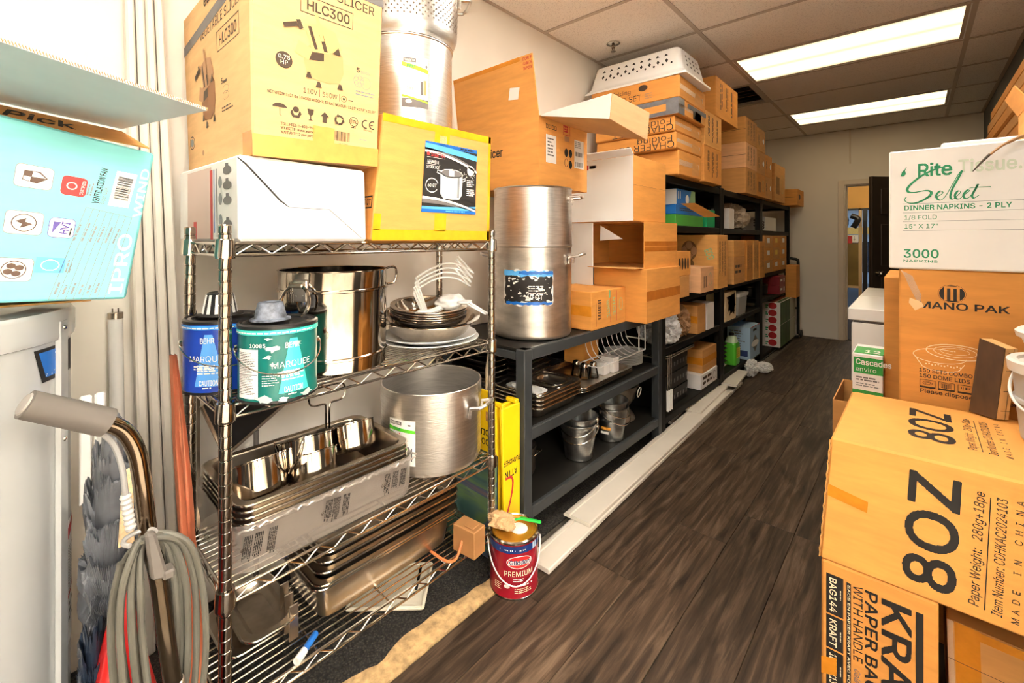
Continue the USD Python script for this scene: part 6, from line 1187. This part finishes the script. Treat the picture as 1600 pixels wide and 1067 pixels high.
for i in range(3):
    for j in range(3):
        t = stackbox(('near', 'middle', 'far')[i] + ' carton in the ' + ('bottom', 'middle', 'top')[j] + ' row of the small carton grid on the third shelf', .38, .60, 4.88 + .34 * i, 5.20 + .34 * i, ZS4[2] + E2 + .124 * j, ZS4[2] + E2 + .1235 + .124 * j, (card_d, card_o)[(i + j) % 2], 0)
        q = t.face('+x'); p = Print(t, q, 'sticker'); p.rect(q.W * .30, q.H * .4, q.W * .62, q.H * .78, M('yellow_sticker', (.80, .55, .05), rough=.5) if i == 1 and j else paper).done()
# fourth shelf
z = ZS[1] + E2
v, f = blob((.48, 2.725, z + .088), (.11, .108, .10), .3, 2.5, 4, 31, True); solo('plastic_bag', 'silvery plastic bag on the fourth shelf right behind the grey unit', 'bag', (v, f), silverbag, 20)
v, f = blob((.48, 2.98, z + .095), (.085, .070, .11), .25, 2.5, 4, 33, True); solo('paper_bag', 'brown paper bag beside the silvery plastic bag', 'bag', (np.column_stack([v[:, :2], np.maximum(v[:, 2], z)]), f), brownbag, 20)
stackbox('open-topped brown carton on the fourth shelf', .42, .588, 3.10, 3.26, z, z + .195, card_d, 0, taped=('-y',)); t = stackbox('upright white carton with a line drawing on the fourth shelf', .46, .588, 3.29, 3.44, z, z + .19, white_card, 0); q = t.face('-y'); p = Print(t, q, 'line_drawing'); p.ring(q.W * .5, q.H * .3, .02, .03, .003, ink_grey).stroke([(q.W * .3, q.H * .6), (q.W * .7, q.H * .75)], .003, ink_grey).done()
t = stackbox('cream carton printed with brown figures on the fourth shelf', .44, .588, 3.70, 3.98, z, z + .225, M('cream_card', s2l((226, 204, 164)), rough=.6), 0); q = t.face('+x'); p = Print(t, q, 'printed_figures'); r_ = random.Random(3)
for i in range(26): p.poly([(q.W * r_.uniform(.1, .9) + a, q.H * r_.uniform(.1, .9) + b) for a, b in ((0, 0), (.02, .004), (.024, .02), (.006, .024))], ink_b)
p.done()
tt = T('plastic_tub', 'grey plastic tub with a pale lid on the fourth shelf', 'tub', (.5, 4.2, z)); part(tt, 'body', loft([(.075, .12, .02, 0), (.088, .135, .025, .16)], (.50, 4.20, z)), M('pale_grey_tub', (.42, .43, .42), rough=.4)); part(tt, 'lid', loft([(.095, .142, .025, .16), (.097, .144, .025, .185), (.06, .10, .02, .192)], (.50, 4.20, z)), wplastic)
for k in range(2):
    c = (.44, 4.96 + .26 * k, ZS4[1] + E2); t = T('cooking_pot', ('nearer', 'farther')[k] + ' dark cooking pot on the fourth shelf of the far unit', 'pot', c); part(t, 'body', lathe(potshell(.11, .10, .003, .004, .02, 40), c, 40), blackplastic); part(t, 'lid', lathe([(.112, .101), (.112, .108), (.06, .13), (.012, .136), (.012, .15), (0, .152)], c, 40), steel_d)
for k in range(2):
    t = stackbox(('lower', 'upper')[k] + ' dark red carton at the far end of the fourth shelf', .42, .64, 5.32, 5.60, ZS4[1] + E2 + .094 * k, ZS4[1] + E2 + .0935 + .094 * k, M('dark_red_card', (.22, .012, .02), rough=.4), 0); q = t.face('+x'); p = Print(t, q, 'lettering'); p.lines(q.W * .12, q.H * .45, q.W * .45, 1, .03, ink_w, .022).rect(q.W * .68, q.H * .3, q.W * .85, q.H * .75, paper).done()
# bottom shelves
z = ZS[0] + E2
for k in range(3): t = T('black_crate', ('lowest', 'middle', 'topmost')[k] + ' black crate under the near black unit', 'crate', (.35, 2.85, z + .105 * k)); part(t, 'body', loft([(.16, .20, .02, 0), (.165, .205, .02, .104)], (.38, 2.85, z + .105 * k), cap1=False), blackplastic); part(t, 'vent_row', [box8(.5455, .5475, 2.70 + .05 * i, 2.72 + .05 * i, z + .105 * k + .04, z + .105 * k + .065) for i in range(7)], ink_grey, False)
pan('pale sheet pan lying on the black crates', .40, 2.86, z + .3165, .46, .36, .022, M('pale_sheet_pan', (.62, .56, .46), rough=.4, metal=.5), name='sheet_pan'); pan('second sheet pan lying on top of the pale one', .40, 2.86, z + .3285, .46, .36, .022, steel_s, name='sheet_pan')
for k in range(3): t = T('utensil', ('near', 'middle', 'far')[k] + ' long steel utensil hanging by the post under the near black unit', 'utensil', (.56, 2.62, .3)); part(t, 'shaft', rod((.592, 2.60 + .025 * k, .26), (.592, 2.60 + .025 * k, .45), .003), steel); part(t, 'handle', rod((.592, 2.60 + .025 * k, .14), (.592, 2.60 + .025 * k, .26), .009), wplastic); part(t, 'hook', rod((.592, 2.60 + .025 * k, .45), (.592, 2.60 + .025 * k, .474), .003), steel)
t = stackbox('white carton with red lettering low on the bottom shelf', .30, .575, 3.20, 3.55, z, z + .105, white_card, 0); q = t.face('-y'); p = Print(t, q, 'lettering'); p.lines(q.W * .05, q.H * .6, q.W * .7, 2, .035, ink_r, .022).done(); q = t.face('+x'); p = Print(t, q, 'lettering'); p.lines(q.W * .1, q.H * .6, q.W * .7, 2, .035, ink_b, .02).ring(q.W * .8, q.H * .5, .03, .03, .004, ink_b).done()
stackbox('brown taped carton on top of the white carton with red lettering', .32, .57, 3.25, 3.55, z + .1055, z + .27, card_d, 0, taped=('-y', '+x'))
for k in range(6): pan(('first', 'second', 'third', 'fourth', 'fifth', 'sixth')[k] + ' from below of the dark ribbed trays stacked behind the green jug', .42, 3.82, z + .001 + .034 * k, .22, .24, .03, wplastic if k == 0 else blackplastic, name='tray')
jc = (.525, 4.08, z); jg = T('detergent_jug', 'translucent jug of bright green detergent with a yellow label', 'jug', jc); gt = M('green_liquid', (.10, .55, .04), rough=.25)
part(jg, 'body', loft([(.048, .062, .025, 0), (.052, .066, .025, .01), (.052, .066, .025, .17), (.045, .058, .03, .185)], jc, n=6), gt)
part(jg, 'shoulder', [loft([(.045, .058, .03, .185), (.034, .045, .025, .225), (.020, .022, .018, .24)], jc, n=6), tube(smoothpath([(jc[0], jc[1] + .03, z + .225), (jc[0], jc[1] + .055, z + .25), (jc[0], jc[1] + .02, z + .262)]), .009, 8)], M('milky_green_plastic', (.55, .72, .50), rough=.3))
part(jg, 'cap', lathe([(.021, .24), (.021, .262), (0, .264)], jc, 20), blackplastic)
p = Print(jg, Quad((jc[0] + .0525, jc[1] - .05, z + .06), (jc[0] + .0525, jc[1] + .05, z + .06), (jc[0] + .0525, jc[1] + .05, z + .145), (jc[0] + .0525, jc[1] - .05, z + .145)), 'label'); p.rect(0, 0, .1, .085, M('yellow_label', (.75, .70, .03), rough=.5)).lines(.01, .065, .08, 4, .018, ink_b, .008).done()
b5 = stackbox('pale blue carton with a dark diamond and an open blue lid on the bottom shelf', .43, .62, 4.28, 4.60, z, z + .285, M('pale_blue_card', s2l((160, 190, 216)), rough=.5), 0)
part(b5, 'lid', board([(.44, 4.29, z + .287), (.56, 4.30, z + .345), (.52, 4.58, z + .35), (.44, 4.58, z + .287)], .003), M('sky_blue_card', s2l((90, 160, 214)), rough=.5))
q = b5.face('+x'); W, H = q.W, q.H; p = Print(b5, q, 'printed_marks'); p.poly([(W * .5, H * .72), (W * .85, H * .45), (W * .5, H * .18), (W * .15, H * .45)], ink_grey).disc(W * .5, H * .45, W * .38, H * .10, paper, 2).rect(W * .3, H * .84, W * .65, H * .91, ink, 1).rect(0, H - .006, W, H, ink_r, 1); q2 = b5.face('-y'); p.done(); p = Print(b5, q2, 'printed_marks'); p.rect(q2.W * .1, q2.H * .1, q2.W * .9, q2.H * .28, M('navy_print', (.02, .04, .14), rough=.5)).lines(q2.W * .1, q2.H * .85, q2.W * .7, 8, .022, ink_grey, .008).done()
tomw = M('produce_card', (.78, .74, .70), rough=.5); tg = M('dark_green_print', (.035, .10, .025), rough=.5, var=.5, scale=14)
for k in range(2):
    for j in range(2):
        y0, y1 = ((5.30, 5.78), (5.785, 6.068))[j]; z = ZS4[0] + E2
        t = carton(('lower', 'upper')[k] + (' near' if j == 0 else ' far') + ' white produce carton with red fruit print at the end of the bottom shelf', corners(.44, .65, y0, y1, z + .235 * k, z + .2345 + .235 * k), tomw)
        q = t.face('-y'); W, H = q.W, q.H; p = Print(t, q, 'fruit_print')
        for i in range(3): p.disc(W * .66, H * (.84 - .32 * i), W * .19, H * .145, M('fruit_red', (.42, .015, .02), rough=.45)).lines(W * .35, H * (.82 - .32 * i), W * .12, 2, .02, ink_g, .012, i)
        p.disc(W * .1, H * .5, .016, .016, ink_grey).done()
        q = t.face('+x'); p = Print(t, q, 'leaf_print'); p.rect(.002, .002, q.W - .002, q.H - .002, tg if j == 0 else M('pale_produce_print', (.42, .44, .34), rough=.5), 1)
        for i in range(3 if j == 0 else 0): p.rect(q.W * (.22 + .24 * i), .002, q.W * (.225 + .24 * i), q.H - .002, ink_gl, 2)
        p.done()
        if k: q = t.face('+z'); p = Print(t, q, 'top_print'); p.rect(q.W * .45, 0, q.W * .75, q.H, M('red_brown_print', (.45, .12, .04), rough=.5), 1).rect(q.W * .8, 0, q.W * .95, q.H, tg, 1).done()
stackbox('tall plain carton standing on the produce cartons', .592, .70, 5.86, 6.06, z + .4705, z + .835, card_o, 0)
for k, (x, y, s) in enumerate(((.645, 4.22, (.042, .10, .065)), (.700, 4.40, (.060, .075, .040)))):
    v, f = blob((x, y, s[2] * .86 + .0045), s, .25, 2.4, 4, 41 + k, True); solo('plastic_bag', ('fuller white plastic bag on the floor past the moulding boards', 'flat white plastic bag spread on the floor at the end of the boards')[k], 'bag', (v, f), whitebag, 20)
ht = T('hand_truck', 'black tube frame of a folding cart standing against the far wall', 'cart', (.66, 6.15, 0))
part(ht, 'frame', [tube(smoothpath([(.66, 6.2, .045), (.66, 6.2, .50), (.66, 6.2, .88), (.645, 6.2, .925), (.60, 6.2, .935), (.46, 6.2, .955)]), .016, 10), rod((.44, 6.2, .045), (.44, 6.2, .955), .016, 10)], blackplastic); part(ht, 'toe_plate', bx(.42, .68, 6.135, 6.22, .012, .03), blackplastic); part(ht, 'wheel', [rod((x, 6.25, .045), (x + .03, 6.25, .045), .042, 20) for x in (.41, .66)], ink); part(ht, 'cross_bar', [rod((.44, 6.2, h), (.66, 6.2, h), .010) for h in (.35, .60)], blackplastic)

# ================================================================ right-hand stacks
kb_ = carton('kraft paper bag carton standing on its side at the lower right, bold black print', corners(1.522, 1.728, 1.300, 1.640, .0006, .394), card_o, r=.004)
q = kb_.face('-y'); p = Print(kb_, q, 'printed_block')
for v0, v1, s in ((.272, .366, 'BAG144'), (.190, .268, 'KRAFT'), (.096, .186, '10"X5"X13"'), (.010, .092, '250 PCS')):
    p.to('printed_block', 1).rect(.010, v0, .043, v1, ink, 1).to('lettering', 2).text(s, .0165, v1 - .006, .0135, ink_wc, True, rot=-90, w=v1 - v0 - .012).lines(.037, v1 - .03, .03, 1, .003, ink_wc, .0018, 3, -90)
p.to('printed_block', 1).rect(.049, .010, .0575, .362, ink, 1).to('lettering', 2).text('SACS EN PAPIER KRAFT AVEC POIGNEE COLLEE', .0512, .358, .0045, ink_wc, True, rot=-90, w=.33).text('WITH HANDLE', .062, .364, .0170, ink, False, rot=-90, w=.175).text('PAPER BAGS', .084, .366, .0215, ink, True, rot=-90, w=.262).text('KRAFT', .114, .368, .048, ink, True, rot=-90, w=.330)
p.to('printed_block').rect(.170, .0, .1825, .360, ink, 1).to('lettering').text('Gala', .064, .172, .011, ink_grey, rot=-90, slant=.3).to('tape', 3).poly([(0, .120), (.030, .130), (.030, .172), (0, .160)], tape, 3).done()

c8 = [(1.518, 1.300, .3945), (2.06, 1.300, .3945), (2.06, 1.735, .3945), (1.527, 1.735, .3945), (1.541, 1.300, .693), (2.06, 1.300, .698), (2.06, 1.740, .695), (1.545, 1.740, .693)]
oz = carton('large tan carton of cups lettered in huge black print, at the front right', c8, M('cardboard_warm', s2l((220, 156, 76)), **KR), r=.005)
for fc, (sx, sv, k) in (('-y', (0, 0, 1)), ('+z', (-.010, .098, 1))):
    q = oz.face(fc); p = Print(oz, q, 'lettering')
    p.text('8OZ', .226 + sx, .018 + sv, .078, ink, True, rot=90, w=.254).text('Paper Weight:   280g+18pe', .262 + sx, .026 + sv, .0150, ink, False, rot=90, w=.235, slant=.12).rect(.2695 + sx, .026 + sv, .2710 + sx, .255 + sv, ink).text('Item Number: CDHKAC2024103', .294 + sx, .022 + sv, .0150, ink, False, rot=90, w=.236, slant=.12)
    for i, ch in enumerate('MADE IN CHINA'):
        if ch != ' ': p.text(ch, .316 + sx, .020 + sv + .0195 * i, .0105, ink, False, rot=90)
    if fc == '-y': p.to('tape').poly([(.004, .160), (.080, .146), (.080, .172), (.004, .188)], tape, 1)
    p.done()
part(oz, 'torn_edge', tube([np.array((1.518, 1.2975, .400)) + (np.array((1.540, 1.2975, .688)) - np.array((1.518, 1.2975, .400))) * i / 30 + (.0012 * math.sin(i * 2.3), 0, 0) for i in range(31)], .0017, 5), card_d)
db = carton('dark taped carton in the shade under the large lettered cup carton', [(1.752, 1.40, .0006), (2.12, 1.40, .0006), (2.12, 1.72, .0006), (1.752, 1.72, .0006), (1.745, 1.42, .300), (2.12, 1.42, .290), (2.12, 1.72, .300), (1.745, 1.72, .300)], card_d)
q = db.face('-y'); p = Print(db, q, 'tape'); p.rect(.012, 0, .052, q.H, tape, 1).rect(.012, q.H - .02, q.W, q.H - .002, tape, 1).rect(0, q.H * .72, q.W, q.H * .724, ink_b, 2).to('clear_wrap').rect(0, 0, .010, q.H, tape_clear, 2).done()

sup = carton('plain carton on the floor hidden under the dome lid carton', corners(1.66, 2.17, 1.78, 2.12, .0006, .558), card_d)
mn = carton('tan carton with a bowl and dome lid drawing behind the cup carton', corners(1.652, 2.17, 1.782, 2.10, .5585, 1.077, .02), card_o, r=.004)
q = mn.face('-y'); W, H = q.W, q.H; b = .695 - .5585; p = Print(mn, q, 'emblem')
p.disc(.114, b + .315, .029, .026, ink, 1, 40).rect(.098, b + .2955, .104, b + .331, card_o, 2).poly([(.098, b + .336), (.132, b + .336), (.132, b + .330), (.098, b + .330)], card_o, 2).rect(.111, b + .2955, .117, b + .333, card_o, 2).rect(.124, b + .2955, .130, b + .331, card_o, 2).ring(.114, b + .315, .0275, .0245, .0018, card_o, 2).rect(.1045, b + .296, .1105, b + .330, ink, 3).rect(.1175, b + .296, .1235, b + .330, ink, 3)
p.to('lettering').text('MANO PAK', .040, b + .270, .0185, ink, True, w=.186).text('150 SETS COMBO PACK', .044, b + .082, .0105, ink_b, True, w=.150).text('150 DOME LIDS - 150 CONTAINERS', .044, b + .066, .0105, ink_b, True, w=.245).text('Please dispose responsibly', .046, b + .022, .0105, ink_b, True, w=.20)
for i in range(3):
    u = .046 + .040 * i; p.frame(u, b + .036, u + .034, b + .060, .0014, ink_b).rect(u, b + .036, u + .034, b + .041, ink_b)
    if i == 0: p.ring(u + .017, b + .050, .010, .005, .001, ink_b).ring(u + .017, b + .050, .006, .003, .001, ink_b)
    elif i == 1: p.bars(u + .008, b + .044, .018, .011, ink_b, 9, seed=3).frame(u + .006, b + .043, u + .028, b + .057, .001, ink_b)
    else: p.bars(u + .007, b + .048, .020, .006, ink_b, 5, seed=4)
p.to('bowl_drawing'); cu, cv = .098, b + .133
p.ring(cu - .01, cv, .056, .020, .0018, ink_wc, a0=60, a1=360).stroke([(cu - .064, cv - .004), (cu - .046, cv - .034), (cu - .03, cv - .042), (cu + .01, cv - .044), (cu + .03, cv - .036), (cu + .042, cv - .016)], .0020, ink_wc).ring(cu + .024, cv + .016, .062, .021, .0022, ink_wc).ring(cu + .022, cv + .017, .044, .0145, .0014, ink_wc).ring(cu + .022, cv + .018, .030, .009, .0010, ink_wc).disc(cu + .022, cv + .018, .002, .001, ink_wc)
for i in range(12): p.disc(cu - .038 + .0065 * i, cv - .026 + .002 * math.sin(i * 2.), .0018, .0022, ink_wc)
p.to('torn_tape', 2).poly([(.002, H - .002), (.030, H - .02), (.050, H - .075), (.046, H - .11), (.036, H - .085), (.022, H - .05), (.012, H - .02)], tape_clear, 4).poly([(.024, H - .085), (.050, H - .095), (.056, H - .108), (.036, H - .122), (.022, H - .10)], M('torn_tape_paper', s2l((236, 200, 150)), rough=.4), 5).done()
q = mn.face('-x'); p = Print(mn, q, 'lettering'); p.text('MANO PAK', q.W * .95, .30, .03, ink, True, rot=90, w=.18).done()
zn = 1.0775
nb = carton('white paper napkin carton with green script lettering, topmost at the right', corners(1.632, 2.17, 1.770, 2.12, zn, zn + .352), white_card, r=.004)
q = nb.face('-y'); W, H = q.W, q.H; p = Print(nb, q, 'lettering')
p.text('Rite', .062, .272, .036, ink_g, True, w=.076).text('Tissue.', .148, .276, .034, M('faded_green', (.62, .70, .58), rough=.6), True, w=.122)
p.text('DINNER NAPKINS - 2 PLY', .034, .174, .0135, ink_g, True, w=.218).text('1/8 FOLD', .034, .146, .0125, ink_g, False, w=.072).text('15" X 17"', .034, .120, .0125, ink_g, False, w=.074).text('3000', .032, .034, .024, ink_g, True, w=.078).text('NAPKINS', .032, .020, .0075, ink_g, False, w=.076)
for v in (.1925, .166, .140, .113): p.rect(.032, v, W * .98 if v != .113 else .42, v + .0010, ink_line)
p.to('leaf_emblem').poly([(.027, .276), (.030, .288), (.036, .296), (.039, .282), (.034, .276)], ink_g).stroke([(.032, .284), (.040, .302)], .0016, ink_g)
p.to('script_lettering')
def script(pts, w=.0042): a = smoothpath([(x, y, 0) for x, y in pts], 8)[:, :2]; n_ = len(a); d = np.gradient(a, axis=0); ww = w * (.40 + .75 * np.clip(-d[:, 1] / (np.abs(d).sum(1) + 1e-9) + .35, 0, 1)); p.stroke(a, ww, ink_g, 2)
S0 = lambda L: [(.034 + .0152 * x * .62, .202 + .0125 * y) for x, y in L]
script(S0([(9.6, 6.4), (9.0, 7.3), (7.2, 7.0), (4.0, 5.6), (1.2, 3.4), (1.0, 2.2), (2.4, 1.9), (5.2, 2.2), (6.4, 1.7), (5.6, .6), (3.2, -.5), (1.2, -.5), (.2, .2), (.6, .9)]), .0052)
script(S0([(7.2, .5), (8.4, 1.0), (9.0, 1.6), (8.3, 1.9), (7.5, 1.0), (7.8, .1), (8.6, -.1), (9.6, .8), (11.0, 3.2), (12.4, 5.6), (13.0, 6.2), (12.6, 5.2), (11.0, 2.2), (10.6, .4), (11.2, 0), (12.2, .8), (12.8, 1.5), (12.2, 1.7), (11.6, .9), (11.8, .1), (12.6, 0), (13.4, .7), (14.6, 1.6), (14.2, 1.8), (13.4, .9), (13.6, .1), (14.4, .1), (15.4, 1.2), (16.4, 3.0), (16.0, 2.2), (15.2, .6), (15.6, 0), (16.6, .6)]), .0040)
script(S0([(14.6, 2.2), (16.2, 2.35), (19.0, 2.3)]), .0026); p.done()
n2 = carton('second white carton standing behind the napkin carton', corners(1.763, 2.18, 2.28, 2.62, 1.0265, 1.52), white_card, r=.006)
carton('plain tall carton on the floor behind the dome lid carton', corners(1.605, 2.18, 2.16, 2.66, .0006, 1.026), card_o)
# twig-like strip sticking out over the napkin carton
sk = T('wood_strip', 'splintered strip of wood jutting over the front of the napkin carton', 'stick', (1.84, 1.70, zn + .35))
part(sk, 'strip', hexa([(1.905, 1.700, zn + .372), (1.915, 1.705, zn + .366), (1.915, 1.715, zn + .366), (1.905, 1.712, zn + .372), (2.02, 1.790, zn + .420), (2.03, 1.790, zn + .412), (2.03, 1.805, zn + .412), (2.02, 1.805, zn + .420)], .001) if False else tube(smoothpath([(1.812, 1.735, zn + .277), (1.842, 1.730, zn + .315), (1.875, 1.738, zn + .343), (1.925, 1.765, zn + .362), (2.02, 1.83, zn + .357)]), [.0016] * 6 + [.003] * 6 + [.0042] * 12 + [.004], 6), wood); part(sk, 'dark_tip', tube([(1.808, 1.734, zn + .272), (1.826, 1.730, zn + .297), (1.840, 1.7285, zn + .314)], [.0012, .0028, .0036], 6), doorwood)
# long flat cartons layered along the right wall
carton('tall plain carton on the chest freezers under the layered flat cartons', corners(2.03, 2.175, 2.80, 3.86, .8356, 1.56), card_d)
for k in range(6):
    carton(('lowest', 'second', 'third', 'fourth', 'fifth', 'topmost')[k] + ' of the long flat cartons layered along the right wall', corners(2.035 + .004 * (k % 3), 2.185, 2.82, 4.55 - .10 * k, 1.5605 + .067 * k, 1.5605 + .067 * k + .058 + (.0088 if k < 5 else 0) - .0003), card_o if k % 2 else card_d, name='flat_carton', r=.008)
opn = opencarton('pale yellow open carton at the top right edge, standing on the napkin carton', 1.935, 2.17, 1.90, 2.115, zn + .3525, zn + .475, card_y, card_in, '+z')
part(opn, 'flap', board([(1.935, 1.902, zn + .475), (1.935, 2.113, zn + .475), (1.905, 2.10, zn + .53), (1.905, 1.92, zn + .53)], .003), card_y)
# laminate board and tubs on the cup carton
lb = T('laminate_board', 'dark laminate board leaning upright on the cup carton, raw plywood edge', 'board', (1.83, 1.58, .697))
f8 = [(1.802, 1.733, .6975), (1.849, 1.700, .6975), (1.872, 1.714, .6975), (1.825, 1.747, .6975), (1.8225, 1.735, .899), (1.866, 1.702, .884), (1.889, 1.716, .884), (1.8455, 1.749, .899)]
part(lb, 'core', hexa(f8, .001), plyedge)
part(lb, 'laminate_face', board([np.array(f8[i]) + (-.0012, -.0018, 0) for i in (0, 1, 5, 4)], .002), M('dark_laminate', (.085, .045, .025), rough=.25, var=.45, scale=14, stretch=(1, 1, .3)))
p = Print(lb, Quad(f8[1], f8[2], f8[6], f8[5]), 'edge_seam'); q = p.face
for s in (.12, .40, .68, .93): p.rect(.006, q.H * s, q.W, q.H * s + .0012, ink_b)
p.rect(q.W * .62, 0, q.W * .62 + .001, q.H, ink_b).done()
lidm = M('milky_plastic', (.74, .71, .66), rough=.4)
c = (1.980, 1.575, .6975)
tu = T('plastic_tub', 'lower white lidded plastic tub on the cup carton at the right edge', 'tub', c)
part(tu, 'body', lathe([(0, 0), (.098, 0), (.104, .006), (.112, .085), (.1125, .090), (.118, .092), (.118, .100), (.113, .102), (.118, .175), (0, .175)], c, 56), M('grey_white_plastic', (.46, .45, .43), rough=.4)); part(tu, 'lid', lathe([(.119, .160), (.125, .162), (.127, .185), (.122, .190), (.110, .188), (.106, .182), (0, .182)], c, 56), lidm); part(tu, 'handle', tube([np.array(c) + (.121 * math.cos(a), .121 * math.sin(a), .150 - .075 * math.sin((a - 2.6) / 2.9 * math.pi)) for a in np.linspace(2.6, 5.5, 26)], .0032, 7), lidm)
c2 = (1.985, 1.578, .6975 + .1832)
tu2 = T('plastic_tub', 'upper white plastic tub stacked on the lower lidded tub at the right edge', 'tub', c2)
part(tu2, 'body', lathe([(0, 0), (.085, 0), (.092, .008), (.108, .055), (.116, .058), (.118, .070), (.112, .076), (0, .078)], c2, 56), lidm)
# under the dome lid carton: green tissue box and others
lo = opencarton('low open brown carton on the floor at the left of the right-hand stack', 1.468, 1.60, 1.98, 2.30, .0006, .585, card_d, card_in, '+z', name='open_carton')
cs = carton('white and green tissue carton wedged beside the dome lid carton', corners(1.514, 1.604, 2.120, 2.32, .586, .735), white_card, r=.002)
part(cs, 'hidden_support', bx(1.512, 1.596, 2.0, 2.29, .575, .585, .001), card_d)
q = cs.face('-y'); W, H = q.W, q.H; p = Print(cs, q, 'green_band'); cg = M('tissue_green', (.03, .33, .06), rough=.45); p.rect(.004, H * .52, W, H * .92, cg, 1).rect(0, 0, W, H * .10, cg, 1).to('lettering', 2).text('Cascades', .009, H * .74, .020, ink_w, True, w=.105).text('enviro', .009, H * .57, .016, ink_w, False, w=.062).lines(.012, H * .40, .075, 2, .009, ink_grey, .005, 3).lines(.012, H * .25, .07, 2, .008, ink_line, .004, 4).done()
q = cs.face('+z'); p = Print(cs, q, 'green_band'); p.rect(.004, .01, q.W, q.H * .72, cg, 1).to('lettering', 2).text('12', .03, .035, .05, ink_w, True, w=.05).done()
for k, (y0, y1) in enumerate(((2.70, 3.30), (3.305, 3.90))):
    t = T('chest_freezer', ('nearer', 'farther')[k] + ' white chest freezer along the right wall', 'freezer', (1.8, (y0 + y1) / 2, 0))
    part(t, 'cabinet', bx(1.462, 2.17, y0 + .006, y1 - .006, .02, .765, .003), M('freezer_enamel', (.74, .73, .69), rough=.3)); part(t, 'gasket', bx(1.470, 2.165, y0 + .012, y1 - .012, .765, .776, .002), ink_grey); part(t, 'lid', bx(1.448, 2.175, y0, y1, .776, .835, .004), MATS['freezer_enamel']); part(t, 'foot', [box8(a, a + .04, b_, b_ + .04, .0006, .02) for a in (1.49, 2.1) for b_ in (y0 + .03, y1 - .07)], blackplastic, False)
